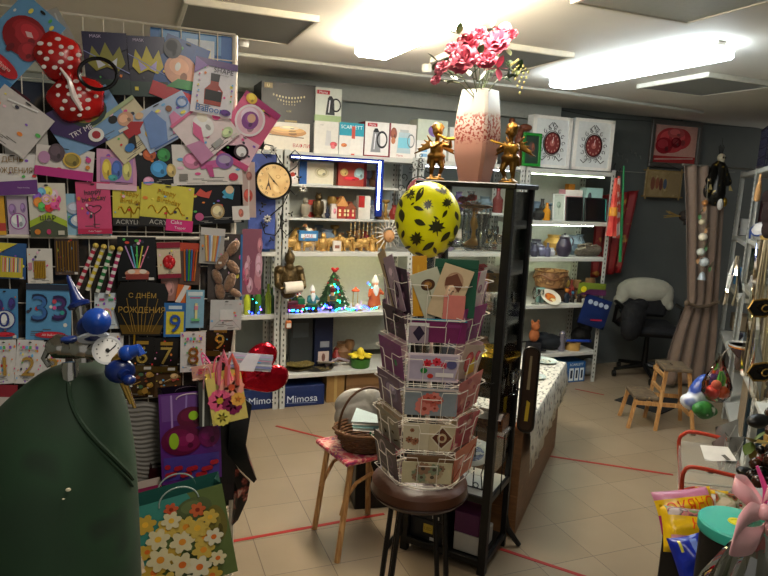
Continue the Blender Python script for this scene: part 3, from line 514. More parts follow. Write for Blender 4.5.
card('number_candle_pack', 'white card with a pastel rainbow 0 candle left of the black fan pack', 'number candle', 107, 311, 25, 36, 0, .02, '#ccd8e0', [('r', -.3, .3, -.1, .36, '#b84c7c'), ('r', .05, .3, .25, .36, '#4c9c6c')], parts=[('number_candle', lambda q, W, Hh: (q.text('0', -.02*W, -.12*Hh, .42*Hh, .003, mt('#e08c9c', .4), ex=.008), q.text('0', -.02*W, -.12*Hh, .34*Hh, .012, mt('#c8dc8c', .4))))])
card('number_candle_pack', 'blue and yellow card with a blue 9 candle', 'number candle', 175, 320, 22, 34, 0, .04, '#2c6cb0', [('r', -.4, -.42, .4, .25, '#dccc3c'), ('r', -.3, .32, .3, .42, '#c8dce8')], parts=[('number_candle', digit('9', '#2450a4', .5, -.08, 0))])
card('number_candle_pack', 'light blue card with a rainbow 1 candle right of the blue 9', 'number candle', 195, 309, 18, 38, 0, .045, '#84b4cc', [('r', -.4, .35, .4, .45, '#d8e4e8'), ('r', -.3, .28, .3, .31, '#c84c7c')], parts=[('number_candle', lambda q, W, Hh: (q.text('1', .05*W, -.05*Hh, .42*Hh, .003, mt('#e0dc9c', .4), ex=.008), q.box(-.2*W, .25*W, -.3*Hh, -.24*Hh, .003, .012, mt('#6cc084', .4)), q.box(-.05*W, .15*W, 0, .1*Hh, .004, .0125, mt('#e08c9c', .4))))])
card('price_pack', 'orange and white striped tag beside the rainbow 1 candle', 'tag', 183, 294, 13, 18, -8, .03, '#dc6c28', [('p', [(-.5, -.5), (-.1, -.5), (.4, .5), (0, .5)], '#e8e0d8')])
card('photo_card', 'small portrait-tone pink card between the rose candle and the blue 9', 'card', 170, 288, 18, 26, 0, .01, '#a8786c', [('e', 0, 0, .25, .3, '#c8948c')])
conf = [('e', -.4+.8*((i*37) % 11)/10, .42-.84*((i*53) % 13)/12, .03, .022, PK[i % 8]) for i in range(16)]
lab = [('r', -.28+.13*i, .32, -.18+.13*i, .39, PK[(i*3) % 8]) for i in range(5)]
def wnum(ch, cx, cy, w_, h_, label, rot=0, off=.03, s=.42): card('number_candle_pack', label, 'number candle', cx, cy, w_, h_, rot, off, '#dcdad8', conf+lab, parts=[('number_candle', digit(ch, '#c09850', s, -.08))])
wnum('1', 5, 362, 24, 44, 'white spotted card with a gold 1 candle at the left edge', 3)
wnum('2', 29, 362, 26, 44, 'white spotted card with a gold 2 candle above the green cloth', -2, .035)
wnum('3', 53, 363, 24, 42, 'white spotted card with a gold 3 candle behind the silver valve', 0, .028)
wnum('5', 112, 352, 22, 38, 'white spotted card with a gold candle behind the pressure gauge', 0, .02)
wnum('8', 193, 352, 25, 40, 'white spotted card with a gold 8 candle above the small gift bags', 2, .05)
def bnum(ch, cx, cy, w_, h_, label, rot=0, off=.02): card('number_candle_pack', label, 'number candle', cx, cy, w_, h_, rot, off, '#1a150c', [('r', -.5, -.5, .5, -.32, '#4c3c18'), ('r', -.25, .3, .25, .4, '#a07c28'), ('r', .1, -.44, .4, -.36, '#c8c4bc')], parts=[('number_candle', digit(ch, '#c8a858', .5, .0))])
bnum('6', 142, 354, 24, 34, 'black card with a gold 6 candle beside the blue tap'); bnum('7', 166, 355, 24, 34, 'black card with a gold 7 candle left of the white 8 card', 0, .024)
bnum('9', 219, 341, 26, 30, 'black card with a gold 9 candle right of the white 8 card', -3, .02)
card('topper_pack', 'dark pack of small gold and green picks below the black 6 card', 'packet', 140, 384, 30, 26, 0, .02, '#3c2c1c', busy(3, ['#a8803c', '#6c5424', '#4c6c4c', '#8c4c2c'], 12), )
card('topper_pack', 'brown pack of small cupcake picks below the black 7 card', 'packet', 168, 384, 26, 26, 0, .02, '#54402c', busy(5, ['#c8a878', '#8c6c3c', '#b85c4c', '#d8c8a8'], 10))
card('topper_pack', 'red and white pack seen at the left edge beside the green cloth', 'packet', 6, 400, 22, 30, 0, .03, '#8c2430', [('r', -.3, -.3, .3, .1, '#c8c0b8')])
# dark stock board behind the goods so that gaps read as stock
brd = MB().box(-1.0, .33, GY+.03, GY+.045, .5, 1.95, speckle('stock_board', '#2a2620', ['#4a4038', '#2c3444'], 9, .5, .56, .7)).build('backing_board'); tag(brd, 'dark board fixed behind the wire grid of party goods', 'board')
# ---- polka dot bow in film and the black hair band
mx, W, Hh = frame(68, 78, 60, 88, 12, GP, GN, .06)
e = thing('polka_dot_bow', 'red satin bow with white polka dots hanging in shiny film at the top left', 'bow', mx)
SAT = speckle('satin_red', '#8c0e12', ['#b81c1a'], 14, .45, .6, .25); WD = mt('#e8ddd8', .4)
for s_, nm in ((1, 'upper_loop'), (-1, 'lower_loop')):
    q = MB(); vs = []; n1, n2 = 20, 9
    P = [(0, 0)]+[((.42+.05*math.sin(3*a))*W*math.sin(a)*1.15, s_*(.07+.36*(1-math.cos(a))/2*1.15)*Hh) for a in [(-2.5+5*k/18) for k in range(19)]]
    c_ = (-.02*W*s_, s_*.25*Hh); lw = .38 if s_ > 0 else .48
    ring_ = []
    for a in range(24):
        t = 2*math.pi*a/24; rr = 1+.07*math.sin(5*t); ring_.append((c_[0]+lw*W*rr*math.cos(t), c_[1]+.29*Hh*rr*math.sin(t)))
    for k, (f_, z) in enumerate(((1, 0), (.94, .022), (.7, .036), (.35, .044), (.05, .045))):
        for x, y in ring_: vs.append((x*f_, c_[1]+(y-c_[1])*f_, z))
    fs = [(k*24+i, k*24+(i+1) % 24, (k+1)*24+(i+1) % 24, (k+1)*24+i) for k in range(4) for i in range(24)]+[tuple(range(96, 120))]
    q.add(vs, fs, SAT)
    for i in range(16):
        t = i*2.4; r_ = .85*math.sqrt((i+.5)/16); x, y = .42*W*r_*math.cos(t), c_[1]+.25*Hh*r_*math.sin(t); zz = .046-.02*r_**3; q.ell((x+c_[0], y, zz-.001), (.0068+.001*(i % 3), .006, .0025), WD, 10, 5)
    q.build(nm, e)
MB().ell((0, 0, .03), (.1*W, .08*Hh, .022), SAT, 12, 8).build('knot', e)
fm = MB(); fm.tube([(-.05*W, .1*Hh, .05), (.02*W, -.05*Hh, .052), (0, -.25*Hh, .05), (.04*W, -.42*Hh, .044)], [.003, .006, .009, .005], mt('#f2e4e0', .15), 6); fm.build('film_glint', e)  # opaque white strip, the film's glint modelled as a shape
mx, W, Hh = frame(98, 74, 38, 31, 0, GP, GN, .135)
o = MB().tube([(W/2*math.cos(t), Hh/2*math.sin(t), .01*math.cos(t)) for t in [i*2*math.pi/28 for i in range(28)]], .0055, mt('#0c0c0c', .25), 8, True).build('hair_band', mx=mx); tag(o, 'black round hair band hanging in front of the faded mask pack', 'hair band')
card('party_pack', 'pale grey plastic strip leaning at the top behind the red bow', 'packet', 62, 32, 16, 50, 22, .01, '#a8a49c', [('l', (-.2, -.4), (.2, .4), .1, '#c8c6c0')])
# ================================================================ covered gas cylinder with its filling valve (front left)
CLOTH = speckle('dark_green_cloth', '#142a18', ['#19351e', '#102113'], 5, .4, .6, .75)
c0 = onD(46, 450, 1.04); cx, cy = float(c0[0]), float(c0[1])
b = MB(); N = 72; prof = [(1.393, .02), (1.389, .046), (1.37, .064), (1.335, .086), (1.31, .101), (1.27, .116), (1.22, .128), (1.15, .136), (1.05, .14), (.9, .143), (.7, .147), (.4, .154), (.02, .165)]
vs = []
for z, r_ in prof:
    for j in range(N):
        t = 2*math.pi*j/N; k = (1.4-z); f_ = 1+min(k*1.2, 1)*(.02*math.sin(3*t+z*5)+.012*math.sin(9*t+6*math.sin(z*6)))+.012*math.sin(z*38+2*math.sin(t*2))*min(1, k*4)
        sh_ = .066*math.exp(-(1.393-z)/.09); vs.append((r_*f_*math.cos(t)+sh_*.93, r_*f_*math.sin(t)-sh_*.37, z))
b.add(vs, [(i*N+(j+1) % N, i*N+j, (i+1)*N+j, (i+1)*N+(j+1) % N) for i in range(len(prof)-1) for j in range(N)]+[tuple(range(N))], CLOTH)
t = thing('covered_gas_cylinder', 'tall gas cylinder under a dark green cloth cover at the lower left', 'gas cylinder', TL(cx, cy))
o = b.build('cloth_cover', t); md = o.modifiers.new('s', 'SUBSURF'); md.levels = md.render_levels = 2
q = MB(); pts = []
for i in range(26):
    s_ = i/25; an = R(-100+80*s_); z = 1.38-.18*s_**1.2; sh_ = .066*math.exp(-(1.393-z)/.09); r_ = float(np.interp(-z, [-p[0] for p in prof], [p[1] for p in prof])); pts.append((r_*1.012*math.cos(an)+sh_*.93, r_*1.012*math.sin(an)-sh_*.37, z))
q.tube(pts, .0035, CLOTH, 6)
pts = [(p[0]*1.0+.0, p[1], p[2]-.012) for p in pts]; q.tube(pts, .0022, CLOTH, 6); q.build('seam', t)
q = MB(); a = R(-72); q.ell((.140*math.cos(a), .140*math.sin(a), 1.235), (.004, .0015, .003), mt('#c8c0a0', .8), 6, 4); q.ell((.1395*math.cos(a-.05), .1395*math.sin(a-.05), 1.222), (.002, .001, .0012), mt('#c8c0a0', .8), 6, 4); q.build('fluff', t)
MB().cyl((0, 0, .01), (0, 0, 1.22), .105, .105, mt('#5a3c2c', .4), 24).ell((0, 0, 1.22), (.105, .105, .1), mt('#5a3c2c', .4), 20, 10).build('cylinder', t)
BL = mt('#0f2358', .3, bump=.1); BL2 = mt('#183c88', .28)
def D(x, y, d=.98): return Vector(onD(x, y, d))
v = thing('balloon_filling_valve', 'chrome filling valve with round gauge and blue rubber nozzles on the covered cylinder', 'valve', Matrix.Translation(D(90, 350)))
iv = v.matrix_world.inverted()
def vb(nm, fn):
    q = MB(); q.X = iv.copy(); fn(q); return q.build(nm, v)
CH = mt('#a8a49c', .18, 1, bump=.15); BR = mt('#b08c48', .25, 1)
def body(q):
    q.cyl(D(56, 346), D(108, 352), .019, .014, CH, 16); q.ell(D(62, 346), (.024, .02, .017), CH); q.cyl(D(84, 362), D(84, 330), .013, .011, CH, 16); q.ell(D(84, 347), (.024, .02, .022), CH); q.cyl(D(70, 362), D(72, 395), .012, .014, CH, 12); q.tube([D(48, 350), D(44, 358), D(50, 366)], .005, CH)
vb('valve_body', body)
vb('cap_button', lambda q: q.ell(D(70, 339, .965), (.014, .01, .005), mt('#20346c', .3)))
def axis_cyl(q, x, y, d, dx, dy, dd, r_, m, l_):     # short cylinder facing the room
    p = D(x, y, d); n = (Vector((0, -1, .25))).normalized(); q.cyl(p, p+n*l_, r_, r_, m, 28); return p, n
def gauge(q):
    p, n = axis_cyl(q, 108, 350, .97, 0, 0, 0, .0215, mt('#26282a', .4), .018)
gz = vb('gauge_case', gauge)
def dial(q):
    p = D(108, 350, .97); n = Vector((0, -1, .25)).normalized(); X = n.to_track_quat('Z', 'Y').to_matrix().to_4x4(); X.translation = p+n*.0182; q.X = iv @ X
    q.disc(0, 0, .0185, .0185, .0004, mt('#d4d2cc', .4), 28); q.ring(0, 0, .0215, .0215, .16, .001, mt('#c8c8c6', .3, .4), 28)
    for i in range(11): a = R(-45+27*i); q.ring(.015*math.cos(a), .015*math.sin(a), .0011, .0011, .9, .0008, BLACK, 6)
    q.poly([(-.001, -.004), (.001, -.004), (.012, .006), (.011, .0075)], .0012, BLACK); q.disc(0, 0, .003, .003, .0014, BLACK, 12); q.text('psi', 0, -.008, .003, .0008, BLACK)
vb('gauge_dial', dial)
def lathe_dir(q, p, d, pr, m, n=20):
    X = Vector(d).normalized().to_track_quat('Z', 'Y').to_matrix().to_4x4(); X.translation = p; s_ = q.X.copy(); q.X = s_ @ X; q.lathe(pr, m, n); q.X = s_
vb('pointed_nozzle', lambda q: lathe_dir(q, D(79, 305), D(68, 277)-D(79, 305), [(.0, -.004), (.016, -.003), (.017, .002), (.011, .006), (.008, .014), (.0055, .028), (.003, .046), (0, .05)], BL))
vb('nozzle_neck', lambda q: q.cyl(D(84, 330), D(80, 305), .006, .008, CH, 12))
vb('round_nozzle', lambda q: (q.ell(D(91, 328, .95), (.021, .02, .02), BL), lathe_dir(q, D(97, 321, .93), Vector((.15, -1, .35)), [(.019, -.012), (.02, -.004), (.016, .003), (.01, .012), (.005, .015), (0, .016)], BL2)))
vb('white_ring', lambda q: lathe_dir(q, D(93, 336, .95), Vector((.1, -.5, -.8)), [(.012, 0), (.022, .001), (.022, .004), (.012, .005)], mt('#c0c8d4', .3)))
vb('brass_fitting', lambda q: q.cyl(D(112, 362, .96), D(127, 352, .96), .007, .0075, BR, 14))
vb('side_nozzle', lambda q: (q.cyl(D(124, 354, .955), D(140, 349, .955), .011, .008, BL2, 16), q.ell(D(127, 353, .955), (.013, .012, .012), BL2), q.cyl(D(138, 347, .955), D(142, 355, .955), .005, .006, BL2, 10)))
vb('lever', lambda q: (q.ell(D(120, 371, .96), (.022, .014, .019), BL), q.ell(D(129, 380, .95), (.01, .01, .008), BL), q.cyl(D(112, 366, .97), D(126, 376, .95), .012, .009, BL, 12)))
for i, (x, y) in enumerate(((131, 404), (135, 408))): vb('hanging_nozzle', lambda q: q.cyl(D(121+3*i, 380, .97), D(x, y, .97), .0042, .0026, BR, 10))
# ================================================================ gift bags
def gbag(label, cx, cy, w_, h_, rot, Y, base, ops, depth=.07, hcol='#c8b8a8', handles=True, side=None, yaw=0, group=None, name='gift_bag', hl=.35, ro=.3):
    mx, W, Hh = frame(cx, cy, w_, h_, rot, (0, Y, 0), GN); mx = mx @ Matrix.Rotation(R(yaw), 4, 'Y')
    e = thing(name, label, 'gift bag', mx, group); b = MB(); m = mt(base, ro) if isinstance(base, str) else base; sd = mt(side, .35) if side else m
    d = depth; X0, X1, Y0, Y1 = -W/2, W/2, -Hh/2, Hh/2
    b.add([(X0, Y0, 0), (X1, Y0, 0), (X1, Y1, 0), (X0, Y1, 0)], [(0, 1, 2, 3)], m); b.add([(X0, Y0, -d), (X1, Y0, -d), (X1, Y1, -d), (X0, Y1, -d)], [(3, 2, 1, 0)], sd)
    for x, s_ in ((X0, 1), (X1, -1)):
        mid = x+s_*W*.07; b.add([(x, Y0, 0), (x, Y1, 0), (mid, Y1, -d/2), (mid, Y0, -d/2)], [(0, 1, 2, 3)], sd); b.add([(mid, Y0, -d/2), (mid, Y1, -d/2), (x, Y1, -d), (x, Y0, -d)], [(0, 1, 2, 3)], sd)
    b.add([(X0, Y0, 0), (X1, Y0, 0), (X1, Y0, -d), (X0, Y0, -d)], [(0, 3, 2, 1)], sd); ART(b, W, Hh, ops); b.build('bag_body', e, smooth=None)
    if handles:
        for z in (.002, -d-.002):
            pts = [(W*.22*math.cos(math.pi*k/12)*(1 if True else 1), Y1-.02+Hh*hl*math.sin(math.pi*k/12), z) for k in range(13)]; MB().tube(pts, .0022, mt(hcol, .5), 6).build('handle', e)
    return e
def flowers(seed, n, cols, cen, x0, x1, y0, y1, r_=(.1, .14), p=7):
    q = random.Random(seed); return [('f', q.uniform(x0, x1), q.uniform(y0, y1), q.uniform(*r_), p, q.choice(cols), cen) for _ in range(n)]
RUCH = mt('#74706a', .6, var=.05)
mx, W, Hh = frame(139, 448, 50, 92, -3, (0, 2.08, 0), GN)
b = MB(); n1, n2 = 24, 140; vs = [((i/n1-.5)*W, (j/n2-.5)*Hh, .002*math.sin(j*.95+2*math.sin(i*.35+j*.05))+.008*math.sin(math.pi*i/n1)) for j in range(n2+1) for i in range(n1+1)]
vs += [(x, y, z-.012) for x, y, z in vs]; k = (n1+1)*(n2+1); fs = []
for j in range(n2):
    for i in range(n1): a = j*(n1+1)+i; fs += [(a, a+1, a+n1+2, a+n1+1), (k+a, k+a+n1+1, k+a+n1+2, k+a+1)]
for j in range(n2): a = j*(n1+1); fs += [(a, a+n1+1, k+a+n1+1, k+a), (a+n1, k+a+n1, k+a+2*n1+1, a+2*n1+1)]
o = b.add(vs, fs, RUCH).build('ruched_table_skirt', mx=mx, smooth=60); tag(o, 'grey finely pleated fabric piece hanging between the green cover and the purple poppy bag', 'fabric')
gbag('black gift bag hanging behind and below the purple poppy bag', 205, 462, 62, 82, 4, 2.02, '#120f12', [('r', -.48, -.48, .48, -.3, '#1c1418')], .08, handles=False)
gbag('purple gift bag printed with dark magenta poppies', 191, 437, 60, 90, 7, 1.96, '#5c2c78', [('r', -.46, .2, .46, .48, '#6c4488'), ('l', (-.3, .0), (-.3, .48), .03, '#a888c0'), ('l', (-.1, .0), (-.05, .48), .03, '#9478b8'), ('l', (.2, .0), (.2, .48), .03, '#8468b0'), ('r', -.46, -.46, .46, -.2, '#4c3c8c'), ('e', .02, .22, .24, .12, '#5c1434'), ('e', .05, .24, .08, .05, '#9ac82c'), ('e', -.15, -.02, .34, .17, '#5c1238'), ('e', -.08, -.05, .22, .1, '#741a48'), ('e', -.28, -.02, .08, .09, '#94b82c'), ('e', -.02, .0, .07, .05, '#a03c6c'), ('e', .3, .0, .18, .13, '#6c1c54')]+[('e', -.4+.8*((i*29) % 17)/16, -.3-.12*((i*13) % 7)/6, .05, .028, '#a82430') for i in range(20)], .07, '#c0a8b8', hl=.05, side='#1a1420')
gbag('small gift bag with pink and orange gerberas on its front', 227, 399, 36, 47, 13, 1.88, '#d8c46c', flowers(4, 3, ['#e86c8c'], '#8c2c4c', -.2, .2, .0, .3, (.3, .34), 12)+[('f', .18, .22, .34, 12, '#f0a08c', '#c85434'), ('f', -.2, .0, .32, 12, '#e45c84', '#c8a030'), ('f', .12, -.15, .28, 12, '#7c1c4c', '#401028'), ('f', .3, -.05, .2, 10, '#e8a84c', '#b86c2c'), ('f', -.22, -.36, .24, 12, '#e0d060', '#9c8c30')], .05, '#d85c7c', hl=.45)
gbag('small dark gift bag with white edges left of the gerbera bag', 208, 404, 18, 44, 6, 1.92, '#3c3c38', [('l', (-.3, -.5), (-.2, .5), .1, '#c8c8c0'), ('r', .1, -.5, .3, .5, '#6c7468')], .05, '#c08890', hl=.5)
gbag('narrow gift bag with an orange print peeking out behind the gerbera bag', 216, 386, 18, 34, 24, 1.98, '#c84c34', busy(9, ['#e8a040', '#d86c8c', '#f0d8a0'], 8), .04, '#e0689c', hl=.6)
# ribbons and coloured film
for i, (x0_, x1_, c_, lb) in enumerate(((219, 228, '#dc7488', 'pink ribbon loop above the gerbera bag'), (226, 238, '#c85c50', 'coral ribbon loop above the gerbera bag, nearer the foil heart'))):
    a, d_ = onY(x0_, 385, 1.86), onY(x1_, 385, 1.86); tp = onY((x0_+x1_)/2, 352+3*i, 1.86)
    o = MB().tube([a, (a+tp)/2+np.array([-.006, 0, .008]), tp, (d_+tp)/2+np.array([.006, 0, .008]), d_], [.005, .0075, .009, .0075, .005], mt(c_, .35), 8).build('ribbon_loop'); tag(o, lb, 'ribbon')
def heart(cx, cy, w_, h_, rot, Y, m, label, thick=.02, stripes=()):
    mx, W, Hh = frame(cx, cy, w_, h_, rot, (0, Y, 0), GN); P = []
    for i in range(40): t = 2*math.pi*i/40; P.append((W*.5*math.sin(t)**3, Hh*(13*math.cos(t)-5*math.cos(2*t)-2*math.cos(3*t)-math.cos(4*t)+2.5)/30))
    vs = []; b = MB()
    for s_, z in ((1, 0), (.93, thick*.55), (.75, thick*.85), (.4, thick), (.05, thick*1.02)): vs += [(x*s_, y*s_, z) for x, y in P]
    fs = [(k*40+i, (k+1)*40+i, (k+1)*40+(i+1) % 40, k*40+(i+1) % 40) for k in range(4) for i in range(40)]; b.add(vs, fs, m); b.add([(x, y, -z) for x, y, z in vs], [f[::-1] for f in fs], m)
    o = b.build('foil_heart_balloon', mx=mx); tag(o, label, 'balloon'); return o
heart(256, 374, 50, 62, -62, 1.98, mt('#b01428', .12, .7, bump=.5, scale=30), 'shiny red foil heart balloon hanging right of the gerbera bag')
card('rainbow_film_pack', 'striped silver rainbow film pack lying over the red foil heart', 'packet', 250, 362, 44, 17, -4, .0, '#b8bcc8', [('r', -.5, .1+.12*i, .5, .16+.12*i, c_) for i, c_ in enumerate(['#d8a0b8', '#a8c8d8', '#c8b8e0'])]+[('r', -.5, -.3, .5, -.2, '#8c94c8'), ('r', -.5, -.14, .5, -.06, '#d8dce0'), ('p', [(-.3, -.5), (.1, -.5), (.2, .5), (-.1, .5)], '#e4e6ee')], P=(0, 1.93, 0), ro=.12, hole=False)
card('film_pack', 'pink and cream folded tissue pack above the small dark gift bag', 'packet', 205, 372, 26, 14, 10, .0, '#c89484', busy(12, ['#e0b8a0', '#b84c5c', '#d8d0b0'], 7), P=(0, 1.96, 0))
# dark cone-shaped foil pieces hanging on the right side
def drape(label, pts, Y, m, name='wrapping_sheet', cat='wrapping', th=.015, ops=None):
    P = [onY(x, y, Y) for x, y in pts]; c = sum(P)/len(P); b = MB(); n = len(P)
    vs = [tuple(p-c) for p in P]+[tuple((p-c)+np.array([.0, th, 0])) for p in P]; vs += [(0, -.02, 0), (0, th+.02, 0)]
    b.add(vs, [(i, (i+1) % n, 2*n) for i in range(n)]+[((i+1) % n+n, i+n, 2*n+1) for i in range(n)]+[(i, i+n, (i+1) % n+n, (i+1) % n) for i in range(n)], m)
    if ops: ops(b)
    o = b.build(name, mx=Matrix.Translation(tuple(c)), smooth=25); return tag(o, label, cat)
drape('black hanging bag with a curved lower tip right of the gerbera bag', [(230, 412), (246, 400), (252, 405), (243, 440), (249, 466), (256, 480), (254, 483), (240, 470), (228, 455)], 1.98, mt('#131112', .35))
drape('dark bag with a reddish print under the curved black bag', [(228, 452), (240, 472), (250, 482), (247, 500), (238, 520), (232, 526), (234, 500), (228, 480)], 2.04, speckle('dark_floral', '#1c1a18', ['#8c4438', '#b09080', '#3c3c34'], 30, .5, .58, .35))
drape('printed dark sheet edge between the two black bags', [(238, 440), (246, 445), (257, 480), (251, 478)], 2.0, speckle('dark_print', '#2c1c1c', ['#7c4440', '#585048'], 36, .5, .6, .3))
DAF = []
q_ = random.Random(11)
for x, y, s_ in ((-.4, .3, .12), (-.42, -.22, .13), (.16, -.14, .13), (-.22, -.1, .13), (.02, .16, .13), (-.44, .02, .1), (.2, .0, .12), (-.2, -.44, .13), (.2, -.44, .12), (-.18, .2, .13), (-.3, .12, .13), (-.32, -.1, .15), (-.05, .02, .14), (.14, .12, .13), (-.1, -.22, .15), (.08, -.3, .14), (-.3, -.36, .14), (.3, .2, .1), (.3, -.02, .11), (-.12, .28, .11), (.3, -.26, .1), (-.02, -.42, .1)):
    DAF.append(('f', x, y, s_, 6, q_.choice(['#d8cca0', '#ccae50', '#d8d0b0', '#c4a040']), q_.choice(['#e09030', '#d86c28', '#e8b43c'])))
gbag('teal gift bag printed with yellow and white daffodils, lowest of the hanging bags', 187, 541, 90, 92, 17, 1.72, '#3c8478', [('p', [(.05, -.5), (.5, -.5), (.5, .5), (.1, .5), (.3, .1)], '#5c6c3c'), ('e', .15, .32, .2, .12, '#54603c'), ('e', .36, .1, .12, .2, '#6c6430'), ('e', -.1, -.1, .36, .34, '#4c5c34'), ('f', .18, .3, .09, 6, '#c86038', '#803020'), ('f', -.1, .38, .08, 6, '#c85838', '#903820')]+DAF, .08, '#8c9c94', hl=.16, side='#2c5850')
gbag('white and pink gift bag almost hidden behind the teal daffodil bag', 146, 510, 38, 44, 14, 1.95, '#c8b8ac', [('r', -.5, .36, .5, .5, '#8c2c54'), ('e', 0, 0, .2, .2, '#d8a8a8')], .05, handles=False)
gbag('dark red gift bag behind the ruched grey fabric', 168, 488, 40, 40, 2, 2.03, '#2c1216', [('l', (-.4, -.4), (.2, .4), .05, '#9c2c3c')], .05, handles=False)
# ================================================================ goods on the back shelving
FX = Matrix(((1, 0, 0, 0), (0, 0, -1, 0), (0, 1, 0, 0), (0, 0, 0, 1)))      # art plane standing up, facing -y
def sbox(label, p0, p1, pt, z, Y=SL+.03, d=.16, base='#e4e0d8', ops=(), cat='box', name='gift_box', side=None, yaw=0, group=None, z_is_px=False, ro=.4, extra=None, pad=0):
    X0, X1 = WX(p0, Y, z), WX(p1, Y, z); h = WZ(pt, (X0+X1)/2, Y)-z; W = X1-X0
    b = MB(); b.bbox(-W/2, W/2, 0, d, .0005, h, mt(side or base, ro), min(.003, W/12)); b.X = Matrix.Translation((0, -.0005, h/2)) @ FX
    b.box(-W/2+.001, W/2-.001, -h/2+.002, h/2-.001, -.001, .0, mt(base, ro)); ART(b, W, h, ops, 0, .0005)
    mx = TL((X0+X1)/2, Y, z, yaw)
    if extra:
        e = thing(name, label, cat, mx, group); b.build('carton', e)
        for nm, fn in extra: q = MB(); q.X = Matrix.Translation((0, -.002, h/2)) @ FX; fn(q, W, h); q.build(nm, e)
        return e
    return tag(b.build(name, mx=mx), label, cat, group)
kettle = lambda c, k='#16161a', a=.0, s=1: [('p', [(a-.2*s, -.32*s), (a+.16*s, -.32*s), (a+.12*s, .18*s), (a+.02*s, .26*s), (a-.12*s, .22*s)], c), ('o', a+.2*s, .0, .2*s, .22*s, .25, k), ('p', [(a-.12*s, .18*s), (a+.1*s, .18*s), (a+.02*s, .28*s), (a-.08*s, .27*s)], k), ('l', (a-.08*s, -.25*s), (a-.04*s, .14*s), .04, '#e8eaf0')]
T9 = 1.89
sbox('long box with a waffle picture under the black chandelier box', 264, 313, 120, T9, base='#dcd4c4', side='#18140f', ops=[('r', -.5, .42, .5, .5, '#17130f'), ('r', .42, -.5, .5, .5, '#17130f'), ('e', -.05, .12, .4, .16, '#c08850'), ('e', -.05, .18, .36, .1, '#d8a868'), ('e', 0, .25, .2, .06, '#e8d4b0'), ('l', (-.4, .0), (.3, -.05), .02, '#7c6c54'), ('t', 'ВАФЛИ', .25, -.3, .13, '#b02834'), ('r', -.1, .43, .15, .49, '#8c7434')], d=.3)
z2 = WZ(120.5, WX(288, SL+.03, T9), SL+.03)
sbox('big black box with a golden chandelier drawing, on top of the waffle box', 261, 315, 83, z2+.001, base='#151310', ops=[('r', -.45, .32, -.3, .46, '#8c7430'), ('t', 'U', -.375, .39, .08, '#e8d890')]+[('e', -.28+.056*i, .16-.06*math.sin(math.pi*i/10), .016, .03, '#b8ac84') for i in range(11)]+[('e', -.2+.05*i, .04-.05*math.sin(math.pi*i/8), .014, .03, '#9c8f68') for i in range(9)]+[('e', -.1+.05*i, -.08, .012, .02, '#8c8060') for i in range(5)]+[('t', 'LUX', 0, -.26, .05, '#a89858')], d=.3)
sbox('white box with a faint grey appliance picture, right of the waffle box', 313.5, 338, 121, T9, base='#dcd9d2', ops=[('p', [(-.05, -.25), (.2, -.25), (.18, .2), (.0, .22)], '#c4c4c6'), ('t', 'vital', -.2, .38, .05, '#999999'), ('e', .3, -.2, .15, .08, '#b84850'), ('e', .28, -.28, .1, .06, '#d87880')])
z3 = WZ(121.5, WX(326, SL+.03, T9), SL+.03)
sbox('white and green kettle box on top of the faint grey appliance box', 314, 341, 88, z3+.001, base='#d8dcd0', ops=[('r', -.5, -.5, .5, -.32, '#a4bc88')]+kettle('#303438', a=.1, s=.95)+[('r', -.42, .3, .05, .42, '#b82434'), ('t', 'Marta', -.18, .36, .08, '#f0e8e8')])
sbox('teal and white box with big white lettering and pale appliances', 338.6, 363, 123, T9, base='#e4e2de', ops=[('r', -.5, .1, .5, .5, '#2c98b0'), ('t', 'SCARLETT', 0, .37, .11, '#e8f4f4'), ('r', .0, -.5, .14, .4, '#d05848'), ('p', [(-.1, -.45), (.4, -.45), (.32, .0), (0, .02)], '#ece8e2'), ('e', -.3, -.2, .12, .06, '#c87848')])
sbox('white box with a steel kettle and red edges', 364, 388, 122, T9, base='#e8e4e2', side='#8c2430', ops=[('r', -.5, -.5, .5, -.46, '#8c2430'), ('r', -.4, .36, .0, .46, '#b82434'), ('t', 'Marta', -.2, .41, .06, '#f4e8e8')]+kettle('#8c8c90', a=-.02, s=1.15))
sbox('white box with a glass kettle, rightmost of the kettle boxes', 388.6, 415, 124, T9, base='#e6e0da', side='#7c3034', ops=[('r', -.5, -.5, -.46, .5, '#8c3440'), ('e', -.35, .2, .12, .18, '#8c4c34'), ('e', -.36, .0, .08, .1, '#c07850'), ('p', [(-.22, -.35), (.3, -.35), (.26, .25), (-.16, .25)], '#b0c4cc'), ('r', -.18, -.2, .26, .1, '#7cc4d8'), ('r', -.12, .25, .2, .33, '#b4b8b8'), ('o', .3, .02, .14, .2, .2, '#6c7478'), ('t', 'Marta', -.1, -.42, .06, '#b82434')])
sbox('white box with small blue glasses, beside the left golden cherub', 416, 446, 141, T9, base='#dfe0dc', ops=[('t', 'Marta', 0, .32, .13, '#b82434'), ('r', -.35, -.1, -.15, .1, '#7ca8cc'), ('r', -.05, -.1, .12, .1, '#7ca8cc'), ('r', -.35, -.35, -.15, -.18, '#7ca8cc')])
z4 = WZ(141.5, WX(430, SL+.03, T9), SL+.03)
sbox('pale green box with a purple bloom on top of the box of blue glasses', 417, 447, 120, z4+.001, base='#c4ccb8', ops=[('e', .1, 0, .25, .3, '#6c4c8c'), ('e', .2, .1, .12, .2, '#8c6cac')])
for p0, p1, pt, lb, c in ((448, 472, 128, 'plain white carton mostly hidden behind the pink flower vase', '#d8d6d0'), (473, 497, 132, 'plain white carton between the vase and the right golden cherub', '#d4d2cc')): sbox(lb, p0, p1, pt, T9, base=c, ops=[('r', -.3, .2, .3, .3, '#b4b0a8')])
